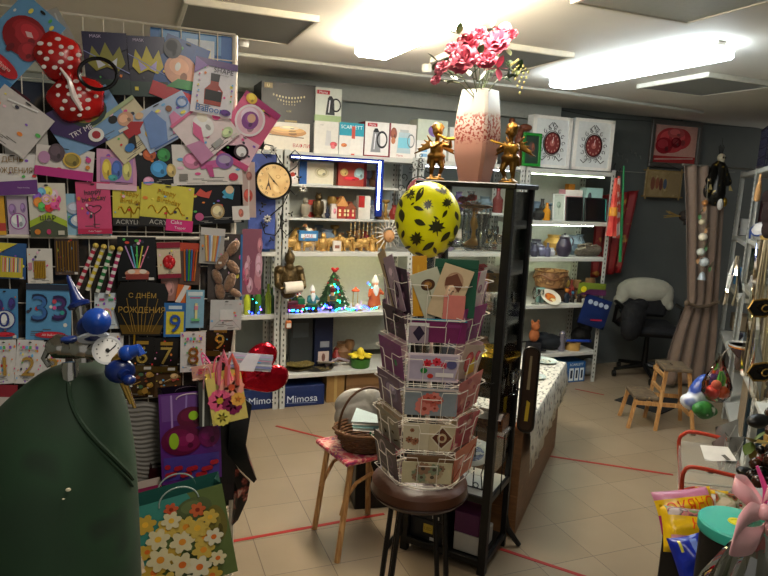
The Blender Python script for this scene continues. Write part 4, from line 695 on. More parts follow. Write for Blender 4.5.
# clock boxes and green frame
def clockbox(p0, p1, pt, yaw, label):
    mxs = []; X0, X1 = WX(p0, SL+.03, T9-.02), WX(p1, SL+.03, T9-.02); h = WZ(pt, (X0+X1)/2, SL+.03)-T9; W = X1-X0
    e = thing('clock_box', label, 'clock box', TL((X0+X1)/2, SL+.06, T9, yaw), None)
    e.rotation_mode = 'XYZ'; b = MB(); b.bbox(-W/2, W/2, 0, .08, 0, h, mt('#d8dad8', .5), .003); b.build('carton', e)
    q = MB(); q.X = Matrix.Translation((0, -.001, h/2)) @ FX
    for a in ((-.5, -.5, -.42, .5), (.42, -.5, .5, .5), (-.5, .44, .5, .5), (-.5, -.5, .5, -.44)): q.box(a[0]*W, a[2]*W, a[1]*h, a[3]*h, 0, .008, WHITE)
    q.build('window_frame', e)
    q = MB(); q.X = Matrix.Translation((0, -.002, h/2)) @ FX
    for i in range(14):
        t = 2*math.pi*i/14; px_, py_ = .29*W*math.cos(t), .29*h*math.sin(t)-.02*h; q.tube([(px_+.05*W*math.cos(k*.7+t)*(1-k*.09), py_+.05*h*math.sin(k*.7+t)*(1-k*.09), .004) for k in range(9)], .0022, IRON, 4)
    q.tube([(.22*W*math.cos(t), .24*h*math.sin(t)-.02*h, .004) for t in [i*2*math.pi/24 for i in range(24)]], .003, IRON, 4, True)
    for s_ in (-1, 1): q.tube([(s_*.05*W, .26*h, .004), (s_*.12*W, .3*h, .004), (s_*.02*W, .38*h, .004), (0, .3*h, .004)], .003, IRON, 4); q.tube([(s_*.1*W, -.26*h, .004), (s_*.22*W, -.36*h, .004), (s_*.3*W, -.3*h, .004)], .003, IRON, 4)
    q.build('scrollwork', e)
    q = MB(); q.X = Matrix.Translation((0, -.003, h/2)) @ FX; q.disc(0, -.02*h, .2*W, .21*h, .006, mt('#7c3434', .4), 28); q.ring(0, -.02*h, .21*W, .22*h, .12, .007, mt('#3c1c1c', .4), 28)
    for i in range(12): t = R(30*i); q.disc(.15*W*math.cos(t), .16*h*math.sin(t)-.02*h, .012*W, .02*h, .0075, mt('#c8a898'), 6)
    q.disc(0, -.02*h, .06*W, .06*h, .0078, mt('#b06c64', .4), 12); q.poly([(-.004, -.02*h), (.004, -.02*h), (.012, .1*h), (.006, .1*h)], .0085, mt('#e8d8d0')); q.build('clock_face', e)
    return e
clockbox(531, 571, 116, 3, 'white window box with a red scrollwork clock, the left one of two')
clockbox(574, 611, 119, -4, 'white window box with a red scrollwork clock, the right one of two')
def pframe(label, p0, p1, pt, z, Y, fr, face, ops=(), th=.025, name='framed_picture', lean=-6, fw_=.1, cat='picture frame', yaw=0, stand=True):
    X0, X1 = WX(p0, Y, z), WX(p1, Y, z); h = WZ(pt, (X0+X1)/2, Y)-z; W = X1-X0; k = fw_*min(W, h)
    e = thing(name, label, cat, TL((X0+X1)/2, Y, z, yaw) @ Matrix.Rotation(R(lean), 4, 'X')); b = MB(); m = mt(fr, .4) if isinstance(fr, str) else fr
    for a in ((-W/2, W/2, 0, k), (-W/2, W/2, h-k, h), (-W/2, -W/2+k, k, h-k), (W/2-k, W/2, k, h-k)): b.bbox(a[0], a[1], -th, 0, a[2], a[3], m, min(.003, k/4))
    b.build('frame', e); q = MB(); q.box(-W/2+k, W/2-k, -.006, -.002, k, h-k, mt(face, .3)); q.X = Matrix.Translation((0, -.0062, h/2)) @ FX; ART(q, W-2*k, h-2*k, ops); q.build('picture', e); return e
pframe('small green frame beside the right golden cherub', 521, 539, 133, T9, SL+.0, '#1f7c2c', '#2c3c34', [('e', 0, 0, .25, .3, '#4c3c38'), ('e', .1, .1, .12, .15, '#7c4c3c')], .02, fw_=.13, lean=-2)
# slightly tilted boxes and figures on the inner shelves (left unit)
sh = tag(MB().bbox(1.04, 1.98, SL+.1, SL+.4, -.018, 0, mt('#c9cac4', .4), .002).build('inner_shelf', mx=TL(0, 0, 1.665)), 'thin inner shelf carrying the red and white boxes under the led strip', 'shelf')
sh = tag(MB().bbox(1.04, 1.98, SL+.1, SL+.4, -.018, 0, mt('#c9cac4', .4), .002).build('inner_shelf', mx=TL(0, 0, 1.42)), 'thin inner shelf just above the row of gold figurines', 'shelf')
IY = SL+.13; Z7 = 1.665
sbox('white box with red blossoms, left end of the inner shelf', 277, 298, 161, Z7, IY, .12, '#e0d4cc', busy(21, ['#c02c34', '#b83c2c', '#3c2c2c', '#f0e8e0'], 14))
sbox('white box with blue side and a pale dinner-set picture', 299, 336, 162, Z7, IY, .14, '#dcdcd8', [('r', -.5, -.5, -.3, .5, '#2c5ca0'), ('r', -.28, -.45, .42, .42, '#e4dcc4'), ('e', .1, .05, .2, .25, '#d0c8a8'), ('o', .1, .05, .14, .18, .2, '#b8ac80'), ('r', .42, -.5, .5, .5, '#4c3c2c')])
sbox('coral red box with a toaster and a pale kettle', 338, 366, 163, Z7, IY, .14, '#b4483c', [('e', .25, .05, .2, .26, '#a4c4c8'), ('e', -.3, .08, .14, .16, '#d8b46c'), ('e', -.05, -.18, .3, .1, '#c4303c'), ('r', .4, -.5, .5, .5, '#6c1c24')])
def fig(kind, label, px, zb, Y, h, m, cat='figurine', name=None, group=None, yaw=0, m2=None):
    X = WX(px, Y, zb); mx = TL(X, Y, zb, yaw); s = h
    if kind == 'owl': pr = [('e', (0, 0, .38*s), (.2*s, .17*s, .38*s)), ('e', (0, -.02*s, .8*s), (.15*s, .14*s, .15*s)), ('e', (-.18*s, .02*s, .4*s), (.06*s, .12*s, .28*s)), ('e', (.18*s, .02*s, .4*s), (.06*s, .12*s, .28*s)), ('e', (-.08*s, -.02*s, .95*s), (.03*s, .03*s, .07*s)), ('e', (.08*s, -.02*s, .95*s), (.03*s, .03*s, .07*s)), ('e', (0, -.15*s, .78*s), (.03*s, .04*s, .04*s)), ('e', (0, 0, .03*s), (.22*s, .2*s, .05*s))]
    elif kind == 'angel': pr = [('c', (0, 0, .08*s), (0, 0, .55*s), .2*s, .11*s), ('e', (0, -.01*s, .8*s), (.11*s, .11*s, .13*s)), ('c', (-.1*s, 0, .6*s), (-.02*s, -.14*s, .5*s), .05*s, .04*s), ('c', (.1*s, 0, .6*s), (.02*s, -.14*s, .5*s), .05*s, .04*s), ('e', (-.2*s, .1*s, .6*s), (.16*s, .03*s, .2*s), (0, 30, 0)), ('e', (.2*s, .1*s, .6*s), (.16*s, .03*s, .2*s), (0, -30, 0)), ('e', (0, 0, .04*s), (.24*s, .2*s, .05*s))]
    elif kind == 'dog': pr = [('e', (.1*s, 0, .38*s), (.34*s, .16*s, .19*s)), ('c', (-.16*s, -.06*s, .35*s), (-.18*s, -.08*s, .05*s), .07*s, .07*s), ('c', (-.14*s, .07*s, .35*s), (-.16*s, .08*s, .05*s), .07*s, .07*s), ('c', (.36*s, -.07*s, .3*s), (.38*s, -.07*s, .05*s), .08*s, .07*s), ('c', (.36*s, .07*s, .3*s), (.36*s, .07*s, .05*s), .08*s, .07*s), ('c', (-.15*s, 0, .5*s), (-.25*s, 0, .68*s), .12*s, .1*s), ('e', (-.3*s, 0, .76*s), (.14*s, .12*s, .13*s)), ('e', (-.44*s, 0, .71*s), (.09*s, .07*s, .06*s)), ('e', (-.22*s, -.12*s, .74*s), (.06*s, .03*s, .12*s)), ('e', (-.22*s, .12*s, .74*s), (.06*s, .03*s, .12*s)), ('c', (.42*s, 0, .42*s), (.55*s, 0, .6*s), .04*s, .02*s)]
    elif kind == 'elephant': pr = [('e', (.05*s, 0, .5*s), (.36*s, .24*s, .3*s)), ('e', (-.32*s, 0, .6*s), (.18*s, .16*s, .18*s)), ('e', (-.22*s, -.17*s, .6*s), (.12*s, .03*s, .16*s)), ('e', (-.22*s, .17*s, .6*s), (.12*s, .03*s, .16*s)), ('c', (-.46*s, 0, .55*s), (-.52*s, 0, .3*s), .06*s, .04*s), ('c', (-.52*s, 0, .3*s), (-.6*s, 0, .45*s), .04*s, .03*s)]+[('c', (x*s, y*s, .4*s), (x*s, y*s, .06*s), .09*s, .08*s) for x in (-.18, .25) for y in (-.11, .11)]
    elif kind == 'gnome': pr = [('e', (0, 0, .25*s), (.2*s, .18*s, .25*s)), ('e', (0, -.02*s, .6*s), (.13*s, .13*s, .14*s)), ('c', (-.17*s, 0, .4*s), (-.2*s, -.12*s, .25*s), .06*s, .05*s), ('c', (.17*s, 0, .4*s), (.2*s, -.12*s, .25*s), .06*s, .05*s), ('c', (0, 0, .7*s), (.04*s, .04*s, .97*s), .12*s, .03*s), ('e', (-.09*s, -.06*s, .04*s), (.08*s, .12*s, .05*s)), ('e', (.09*s, -.06*s, .04*s), (.08*s, .12*s, .05*s)), ('e', (0, -.1*s, .46*s), (.1*s, .07*s, .14*s))]
    elif kind == 'house': pr = None
    if m2:
        e = thing(name or kind, label, cat, mx, group); blob('body', pr, m, max(.003, h*.03), e)
        q = MB(); m2(q, s); q.build('details', e); return e
    o = blob(name or kind+'_figurine', pr, m, max(.003, h*.03), None, mx); return tag(o, label, cat, group)
fig('owl', 'dark bronze owl-like statuette on the inner shelf left of centre', 318, 1.42, SL+.16, .19, BRONZE)
fig('owl', 'pale stone figurine beside the dark bronze owl', 305, 1.42, SL+.18, .15, mt('#8c8474', .6))
fig('gnome', 'small blue and black figurine in front of the bronze owl', 327, 1.42, SL+.11, .09, mt('#1c2438', .5))
def houses(q, s, m): pass
for px, h, c1, c2, lb in ((341, .17, '#a83c2c', '#c88c50', 'red and tan toy house on the inner shelf'), (349, .13, '#b02c34', '#8c4c34', 'smaller dark red toy house right of the tan one')):
    X = WX(px, SL+.14, 1.42); e = thing('toy_house', lb, 'toy house', TL(X, SL+.14, 1.42)); MB().bbox(-.04, .04, -.03, .03, 0, h*.55, mt(c1, .5), .003).build('wall', e)
    q = MB(); q.add([(-.05, -.038, h*.55), (.05, -.038, h*.55), (.05, .038, h*.55), (-.05, .038, h*.55), (0, -.038, h), (0, .038, h)], [(0, 1, 4), (2, 3, 5), (1, 2, 5, 4), (3, 0, 4, 5), (0, 3, 2, 1)], mt(c2, .5)); q.build('roof', e)
    [MB().box(x-.008, x+.008, -.032, -.03, z, z+.02, mt('#e8d8a0')).build('window', e) for x in (-.02, .02) for z in (.02, .05)]
sbox('small white box with a red corner among the toy houses', 358, 370, 196, 1.42, SL+.12, .06, '#d8d4cc', [('r', -.5, 0, 0, .5, '#b83434')])
sbox('small white and pink box left of the toy houses', 331, 338, 204, 1.42, SL+.12, .05, '#dccfc8', [('e', 0, 0, .2, .2, '#c87888')])
fig('angel', 'silver grey figurine at the right end of the inner shelf', 372, 1.42, SL+.14, .12, mt('#8c9098', .3, .5))
fig('elephant', 'pale elephant figurine next to the led strip', 388, 1.42, SL+.2, .09, mt('#b8b0a0', .5))
# gold figurine row on the 1.18 shelf
q_ = random.Random(5)
kinds = ['elephant', 'angel', 'dog', 'elephant', 'owl', 'elephant', 'angel', 'elephant', 'dog', 'elephant', 'angel', 'elephant']
GF = mt('#c09858', .4, .45, var=.25, bump=.3, scale=80); pro = {}
for i, k in enumerate(kinds):
    px = 290+i*8.2; h = .125 if k in ('elephant', 'dog') else .14; mx = TL(WX(px, SL+.07, 1.18), SL+.07+.02*(i % 2), 1.18, q_.uniform(-15, 15))
    if k not in pro: pro[k] = fig(k, 'small gold-coloured %s figurine in the row on the middle shelf' % ('bird' if k == 'owl' else k), px, 1.18, SL+.07, h, GF, group='gold %s figurines on the middle shelf' % ('bird' if k == 'owl' else k)); pro[k].matrix_world = mx
    else: dup(pro[k], mx)
sbox('small white card box standing among the gold figurines', 333, 341, 241, 1.18, SL+.03, .03, '#d8cfc4', [('r', -.3, -.2, .3, .1, '#8c5c4c')])
sbox('blue and white flat box under the spotted dog figurine', 299, 318, 231, 1.255, SL+.05, .07, '#3c78ac', [('r', -.4, -.2, .4, .2, '#d8e4ec'), ('t', 'SALE', 0, 0, .3, '#b82c44')])
tag(MB().bbox(-.055, .055, 0, .08, 0, .07, CLEAR, .002).build('display_block', mx=TL(WX(308, SL+.06, 1.18), SL+.06, 1.182)), 'clear plastic block holding up the blue and white flat box', 'display stand')
o = fig('dog', 'brown and white spotted dog figurine on the blue and white flat box', 309, 1.29, SL+.085, .1, speckle('dog_spots', '#d8c8a8', ['#8c5c34'], 22, .5, .55, .5))
# spiky white sun mask
X = WX(387, SL+.04, 1.18); e = thing('sun_mask', 'white feathered sun-shaped mask with a tan centre on the middle shelf', 'mask', TL(X, SL+.03, 1.32, 0, 1.45)); q = MB(); q.X = FX.copy()
for i in range(17):
    t = 2*math.pi*i/17+.1; L = .085+.012*(i % 3); q.add([(.03*math.cos(t-.16), .03*math.sin(t-.16), .002), (L*math.cos(t), L*math.sin(t), .01), (.03*math.cos(t+.16), .03*math.sin(t+.16), .002), (.05*math.cos(t), .05*math.sin(t), .016)], [(0, 1, 3), (3, 1, 2), (2, 1, 0)], mt('#e8e4dc', .5))
q.build('rays', e); q = MB(); q.X = FX.copy(); q.ell((0, -.012, .012), (.032, .034, .02), mt('#c08c5c', .5)); q.ell((0, -.02, .032), (.005, .008, .006), mt('#a8744c')); q.build('face', e)
# hanging bead strings under inner shelf
for k in range(9):
    X = WX(352+k*4.2, SL+.06, 1.38); q = MB(); zz = 1.40
    for j in range(8+(k*5) % 4): q.ell((0, 0, -.007-.012*j), .005+.001*((j+k) % 2), GF if (j+k) % 3 else mt('#c8c0a8', .2), 6, 4)
    o = q.build('bead_string', mx=TL(X, SL+.085, zz)); tag(o, 'string of small gold and clear beads hanging above the gold figurines', 'bead string', 'bead strings above the gold figurines')
# ---- lit Christmas shelf (z .72)
ZC = .72
def xf(px, Y, z=ZC): return WX(px, Y, z)
GR = mt('#1f3c24', .7, bump=.6, scale=60, var=.3)
def tree(px, h, label, Y=SL+.18, r_=.13, nut=False):
    e = thing('christmas_tree', label, 'christmas tree', TL(xf(px, Y), Y, ZC)); q = MB(); rr = random.Random(int(px))
    for k in range(6):
        z = h*(.12+.14*k); q.lathe([(r_*(1-k/6.6), z-.03*h), (r_*(1-k/6.6)*.96, z), (r_*(1-(k+1.6)/6.6)*.8+.004, z+.15*h)], GR, 14)
    for i in range(90):
        z = rr.uniform(.1, .9); a = rr.uniform(0, 6.28); R_ = r_*(1-z)*1.05+.01; q.tube([(R_*.6*math.cos(a), R_*.6*math.sin(a), z*h), ((R_+.015)*math.cos(a), (R_+.015)*math.sin(a), z*h-.012)], [.003, .001], GR, 4)
    q.build('foliage', e); MB().cyl((0, 0, 0), (0, 0, h*.15), .02, .012, mt('#5c4430'), 10).cyl((0, 0, 0), (0, 0, .012), .05, .045, mt('#5c4430'), 14).build('stand', e)
    for i in range(26):
        z = rr.uniform(.1, .85); a = rr.uniform(3.3, 6.1); R_ = r_*(1-z)+.008; MB().ell((R_*math.cos(a), R_*math.sin(a), z*h), .008, mt(rr.choice(['#c02c34', '#e8e4dc', '#d8b450', '#3c8c4c']), .2), 8, 6).build('bauble', e)
    return e
tr1 = tree(333, .3, 'small dark Christmas tree with ornaments and a red bow, centre of the lit shelf')
MB().ell((0, -.02, .3), (.022, .014, .016), RED).ell((-.018, -.02, .312), (.014, .01, .012), RED).ell((.018, -.02, .312), (.014, .01, .012), RED).build('bow', tr1)
tree(297, .15, 'short dark Christmas tree behind the toy train', SL+.17, .07)
e = thing('nutcracker_figure', 'nutcracker soldier figure standing in front of the small Christmas tree', 'figurine', TL(xf(332, SL+.06), SL+.06, ZC)); q = MB()
q.cyl((-.012, 0, 0), (-.012, 0, .06), .009, .009, BLACK, 10).cyl((.012, 0, 0), (.012, 0, .06), .009, .009, BLACK, 10); q.build('leg', e)
MB().cyl((0, 0, .06), (0, 0, .12), .024, .022, mt('#3c4c44', .5), 12).cyl((-.03, 0, .075), (-.028, 0, .118), .008, .009, mt('#8c7434'), 8).cyl((.03, 0, .075), (.028, 0, .118), .008, .009, mt('#8c7434'), 8).box(-.024, .024, -.026, -.02, .085, .09, GOLD).build('body', e); MB().ell((0, 0, .135), (.016, .015, .018), mt('#d8a884', .5)).build('head', e); MB().cyl((0, 0, .148), (0, 0, .18), .017, .019, mt('#5c1c24', .5), 12).build('hat', e)
# santa
def santa(px, h, label, Y=SL+.1, coat='#8c2c2c', yaw=0):
    e = thing('bearded_figure', label, 'figurine', TL(xf(px, Y), Y, ZC, yaw)); s = h
    blob('coat', [('c', (0, 0, .12*s), (0, 0, .5*s), .2*s, .13*s), ('c', (-.14*s, 0, .55*s), (-.2*s, -.1*s, .38*s), .06*s, .05*s), ('c', (.14*s, 0, .55*s), (.22*s, -.1*s, .45*s), .06*s, .05*s)], mt(coat, .7), h*.035, e)
    blob('beard', [('e', (0, -.1*s, .58*s), (.1*s, .06*s, .16*s)), ('e', (0, -.12*s, .48*s), (.06*s, .05*s, .12*s))], mt('#e8e8e8', .8), h*.03, e); MB().ell((0, -.03*s, .73*s), (.09*s, .09*s, .09*s), mt('#d8a080', .6)).ell((0, -.12*s, .72*s), (.02*s, .02*s, .02*s), mt('#c87060')).build('head', e)
    MB().lathe([(.1*s, .77*s), (.105*s, .8*s), (.1*s, .83*s), (.06*s, .92*s), (.015*s, .99*s), (0, 1*s)], mt('#e4e4e4', .7), 14).build('hat', e); return e
santa(312, .2, 'teal-coated figure with long white beard and white hat beside the toy train', coat='#2c6c74')
santa(374, .27, 'orange-coated figure in a pointed hat at the right end of the lit shelf', coat='#b4552c', Y=SL+.12)
# train
e = thing('toy_train', 'red and green toy train with wheels at the left end of the lit shelf', 'toy train', TL(xf(299, SL+.07), SL+.07, ZC, -4, 1.25)); MB().bbox(-.07, .03, -.025, .025, .018, .05, mt('#8c2028', .35), .004).cyl((-.07, 0, .05), (-.01, 0, .05), .02, .02, mt('#6c2430', .4), 14).cyl((-.055, 0, .066), (-.055, 0, .09), .006, .009, GOLD, 10).build('boiler', e); MB().bbox(-.01, .03, -.026, .026, .05, .085, mt('#1f5c3c', .4), .003).build('cab', e); MB().bbox(.045, .11, -.025, .025, .018, .05, mt('#2c4c34', .4), .003).build('wagon', e)
for i, x in enumerate((-.055, -.03, 0, .025, .06, .095)): MB().cyl((x, -.032, .015), (x, -.025, .015), .014, .014, mt('#22201e', .4), 14).cyl((x, -.034, .015), (x, -.032, .015), .005, .005, GOLD, 8).build('wheel', e)
# carousel lantern
e = thing('carousel_ornament', 'little carousel ornament with red and yellow roof on the lit shelf', 'ornament', TL(xf(355, SL+.15), SL+.15, ZC)); MB().lathe([(.032, 0), (.034, .012), (.028, .016)], mt('#c8a060'), 18).build('base', e); MB().lathe([(.032, .135), (.034, .142), (.012, .158), (0, .175)], mt('#c84c2c', .4), 18).build('roof', e)
for i in range(4): a = i*1.57+.4; MB().cyl((.026*math.cos(a), .026*math.sin(a), .014), (.026*math.cos(a), .026*math.sin(a), .137), .0022, .0022, GOLD, 6).build('post', e)
e = thing('sleigh_ornament', 'white and pink swan-like sleigh ornament in front of the carousel', 'ornament', TL(xf(357, SL+.05), SL+.05, ZC)); blob('sleigh_body', [('e', (0, 0, .022), (.05, .02, .014)), ('c', (-.045, 0, .025), (-.05, 0, .055), .008, .006), ('c', (.03, 0, .03), (.03, 0, .06), .01, .008), ('e', (.03, 0, .07), .011), ('e', (0, 0, .04), (.02, .015, .018))], mt('#d8c8d0', .4), .003, e)
for s_ in (-1, 1): MB().tube([(-.055, s_*.016, .012), (-.04, s_*.016, .003), (.04, s_*.016, .003)], .003, GOLD, 6).build('runner', e)
# string lights
LB = {'b': mt('#2840ff', .3, emit=9, var=0), 'g': mt('#20ffa0', .3, emit=6, var=0), 'c': mt('#30d0ff', .3, emit=7, var=0), 'p': mt('#8050ff', .3, emit=8, var=0)}
def lights(label, pts, seed, n, Y0=0):
    r_ = random.Random(seed); e = thing('christmas_light_string', label, 'string lights', TL(*[float(v) for v in pts[0]])); P = [Vector(p)-Vector(pts[0]) for p in pts]; MB().tube(P, .0014, mt('#14301c', .5), 5).build('cord', e)
    for i in range(n):
        t = (i+.5)/n*(len(P)-1); k = int(t); p = P[k].lerp(P[k+1], t-k)+Vector((r_.uniform(-.008, .008), r_.uniform(-.008, .0), r_.uniform(0, .012))); MB().ell(p, (.0058, .0058, .007), LB[r_.choice('bbgcp')], 8, 6).build('bulb', e)
w_ = lambda px, dy, dz: (xf(px, SL+dy), SL+dy, ZC+dz)
lights('string of blue and green fairy lights winding along the lit shelf', [w_(289, .03, .02), w_(298, .02, .01), w_(310, .03, .03), w_(320, .04, .012), w_(326, .05, .05), w_(334, .03, .01), w_(344, .04, .02), w_(352, .03, .01), w_(362, .04, .03), w_(370, .03, .012), w_(378, .03, .02)], 3, 44)
lights('fairy lights wound around the small Christmas tree', [w_(325, .08, .02), w_(342, .08, .06), w_(327, .08, .1), w_(338, .1, .15), w_(332, .11, .2)], 4, 16)
lights('fairy lights climbing from the train shelf to the bronze knight', [w_(290, .02, .2), w_(296, .03, .28), w_(303, .05, .33), w_(297, .08, .22), w_(292, .1, .12)], 5, 10)
lights('green fairy lights at the dark shelf left of the shelf post', [w_(248, .03, .03), w_(256, .03, -.02), w_(262, .03, .04), w_(252, .05, .1), w_(266, .05, .06)], 8, 10)
lights('fairy lights beside the orange-coated figure', [w_(366, .2, .2), w_(372, .2, .14), w_(368, .18, .08), w_(376, .16, .05)], 9, 9)
# bottles on the left narrow unit
for i, (px, h, c) in enumerate(((247, .2, '#b4c03c'), (252, .17, '#1c2c24'), (258, .21, '#4c7c34'), (263, .18, '#2c3c2c'), (268, .22, '#98b040'), (272, .19, '#3c5c3c'))):
    q = MB().lathe([(.022, 0), (.024, .01), (.024, h*.6), (.01, h*.75), (.009, h), (0, h)], mt(c, .15), 16); o = q.build('bottle', mx=TL(xf(px, SL+.05), SL+.05+.01*(i % 2), ZC)); tag(o, ['yellow-green bottle at the left end of the bottle row', 'short black-green bottle, second from the left', 'green bottle, third from the left in the row', 'dark bottle, fourth from the left in the row', 'tall lime green bottle next to the shelf post side', 'muted green bottle closest to the shelf post'][i], 'bottle', 'bottles on the narrow shelf')
# ---- lower shelf z .26 and the floor boxes
ZL = .26
sbox('dark carton leaning at the back of the lower shelf', 290, 312, 318, ZL, SL+.2, .1, '#34383a', [('r', -.4, .1, .3, .4, '#4c5458')])
sbox('dark blue printed box at the back of the lower shelf', 314, 332, 316, ZL, SL+.16, .12, '#182038', [('r', -.3, -.45, .3, -.2, '#b8a8a0'), ('e', 0, -.32, .1, .08, '#6c4c44'), ('r', -.2, -.12, .3, .0, '#7c8088')])
for i, (px, w0, y, hh, m_, lb) in enumerate(((298, .1, .12, .02, '#3c3020', 'flat dark tray at the left of the lower shelf'), (300, .11, .13, .045, '#6c5c2c', 'patterned flat tray lying on the dark tray'), (318, .12, .1, .02, '#2c2c30', 'flat dark tray with silver rim in the middle of the lower shelf'), (328, .09, .15, .05, '#54544c', 'grey dish leaning at the middle of the lower shelf'))):
    q = MB().lathe([(w0*.6, 0), (w0*.7, .004), (w0, .012), (w0*1.02, .014), (w0*.98, .016), (w0*.68, .008), (0, .007)], speckle('tray%d' % i, m_, ['#a8945c', '#2c281c'], 40, .55, .62, .3), 24, sy=.8); o = q.build('tray', mx=TL(xf(px, SL+y, ZL), SL+y, ZL+(hh-.018 if hh > .03 else 0))); tag(o, lb, 'tray')
q = MB(); q.lathe([(.045, 0), (.05, .004), (.056, .05), (.05, .052), (.045, .02), (0, .02)], mt('#3c6c2c', .5), 18); e = thing('felt_flower_pot', 'green pot with a yellow flower-shaped top on the lower shelf', 'flower pot', TL(xf(360, SL+.08, ZL), SL+.08, ZL, 0, 1.45)); q.build('pot', e)
q = MB()
for i in range(7): a = i*.9; q.ell((.04*math.cos(a), .04*math.sin(a), .065), (.03, .016, .01), mt('#d8c030', .6), 10, 6, Matrix.Rotation(a, 3, 'Z'))
q.ell((0, 0, .08), (.02, .02, .03), mt('#e0c838', .6)); q.build('flower', e)
o = MB().tube([(-.16, 0, 0), (-.05, .02, .05), (.05, 0, .02), (.14, -.02, .09)], .012, mt('#8c7c84', .3), 6).build('wrapping_roll', mx=TL(xf(345, SL+.12, ZL), SL+.12, ZL+.014)); tag(o, 'crumpled clear and grey wrapping behind the yellow flower pot', 'wrapping')
sbox('blue box with a white swirling name, on the floor in front of the shelf post', 284, 324, 386, 0, SL+.02, .3, '#1c2c58', [('t', 'Mimosa', -.05, -.12, .34, '#c8d0dc'), ('l', (-.45, -.3), (.3, -.36), .01, '#8c98b4')], name='cardboard_box')
sbox('blue box with the same white lettering left of the shelf post', 244, 277, 390, 0, SL+.02, .3, '#1c2c58', [('t', 'Mimosa', .1, -.05, .34, '#c8d0dc')], name='cardboard_box')
sbox('brown cardboard box with tape on the floor right of the blue box', 326, 344, 374, 0, SL+.04, .3, '#8c6c40', [('r', -.08, -.5, .08, .5, '#a88c58')], name='cardboard_box')
sbox('larger brown cardboard box on the floor behind the folding stool', 345.5, 384, 371, 0, SL+.04, .3, '#7c5c3c', [('r', -.5, -.04, .5, .04, '#6c5034')], name='cardboard_box')
# keyring tag on the post
e = thing('hanging_toy', 'small orange and white toy hanging on the shelf post hook', 'toy', TL(xf(288, SL-.02, .6), SL-.025, .63)); MB().tube([(0, 0, .11), (0, 0, .05)], .0012, IRON, 5).build('string', e); MB().bbox(-.02, .022, -.012, .012, -.01, .05, mt('#c8703c', .5), .006).box(-.015, .018, -.0135, -.012, 0, .03, mt('#d8d4cc')).build('toy_body', e)
# ---- Bronze knight holding a paper roll
kx = WX(288, SL-.05, .98); e = thing('knight_roll_holder', 'bronze knight half-figure holding a roll of paper on the shelf post', 'roll holder', TL(kx, SL-.08, .86, 0, 1.12))
blob('knight_figure', [('e', (0, 0, .12), (.06, .045, .1)), ('e', (0, -.01, .255), (.034, .036, .045)), ('c', (0, 0, .28), (0, 0, .32), .02, .008), ('e', (0, -.01, .2), (.03, .03, .03)), ('e', (-.062, 0, .18), (.034, .034, .03)), ('e', (.062, 0, .18), (.034, .034, .03)), ('c', (-.075, 0, .16), (-.08, -.03, .09), .024, .02), ('c', (.075, 0, .16), (.085, -.03, .1), .024, .02), ('c', (-.08, -.03, .09), (-.065, -.09, .075), .02, .017), ('c', (.085, -.03, .1), (.075, -.09, .085), .02, .017), ('e', (0, 0, .04), (.055, .045, .05)), ('e', (0, -.035, .25), (.02, .012, .012))], BRONZE, .005, e)
MB().cyl((-.05, -.1, .08), (.062, -.1, .088), .036, .036, mt('#d8cec0', .6), 24).build('paper_roll', e); MB().cyl((-.075, -.1, .078), (.085, -.1, .09), .006, .006, BRONZE, 8).build('roll_bar', e)
# ---- Eiffel wall clock on iron bracket
ckp = onY(273.5, 181, SL-.12); e = thing('wrought_iron_wall_clock', 'round cream clock with an Eiffel tower dial on a black wrought-iron bracket', 'clock', Matrix.Translation(tuple(ckp)) @ FX)
MB().lathe([(0, -.02), (.112, -.02), (.125, -.012), (.127, .006), (.12, .014), (.113, .01), (.112, .004)], IRON, 40).build('case', e)
q = MB(); q.disc(0, 0, .113, .113, .005, speckle('clock_paper', '#c8a870', ['#b8935c', '#d0b480'], 9, .4, .6, .5), 40)
for i in range(12): q.text(['XII', 'I', 'II', 'III', 'IV', 'V', 'VI', 'VII', 'VIII', 'IX', 'X', 'XI'][i], .092*math.sin(R(30*i)), .092*math.cos(R(30*i)), .015, .0056, BLACK, R(-30*i))
q.prism([(-.055, -.06), (-.047, -.06), (-.04, -.035), (-.03, -.035), (-.024, -.06), (-.016, -.06), (-.03, -.01), (-.034, .035), (-.038, -.01)], .0056, .006, mt('#3c2c20')); q.ring(.03, .03, .016, .013, .25, .006, mt('#9c7c4c')); q.build('dial', e)
q = MB()
for a, L, w0 in ((R(128), .075, .005), (R(-45), .06, .006)): q.poly([(-w0/2*math.sin(a), w0/2*math.cos(a)), (w0/2*math.sin(a), -w0/2*math.cos(a)), (L*math.cos(a), L*math.sin(a))], .009, BLACK)
q.disc(0, 0, .006, .006, .0095, BLACK, 12); q.build('hand', e)
q = MB()
def P2(x, y, d=-.03): p = onY(x, y, SL-.12)-ckp; return (p[0], p[2], d)
for pts in ([(274, 148), (280, 160), (290, 172), (291, 190), (284, 205), (281, 228)], [(268, 158), (262, 152), (266, 144), (274, 146)], [(281, 228), (276, 236), (266, 234), (262, 222)], [(281, 228), (288, 236), (296, 228)], [(290, 172), (298, 166), (302, 156), (296, 150), (290, 156)], [(291, 190), (297, 196), (303, 189)], [(284, 205), (276, 212), (268, 219)], [(281, 215), (284, 240)]):
    q.tube([P2(*p) for p in pts], .0045, IRON, 6)
for (x, y) in ((262, 212), (266, 226), (294, 160), (300, 178), (292, 214), (272, 240), (285, 222), (264, 205)):
    for k in range(3): a = k*2.1+x; c = P2(x, y); q.ell((c[0]+.012*math.cos(a), c[1]+.012*math.sin(a), c[2]), (.012, .006, .003), IRON, 8, 5, Matrix.Rotation(a, 3, 'Z'))
q.build('iron_bracket', e)
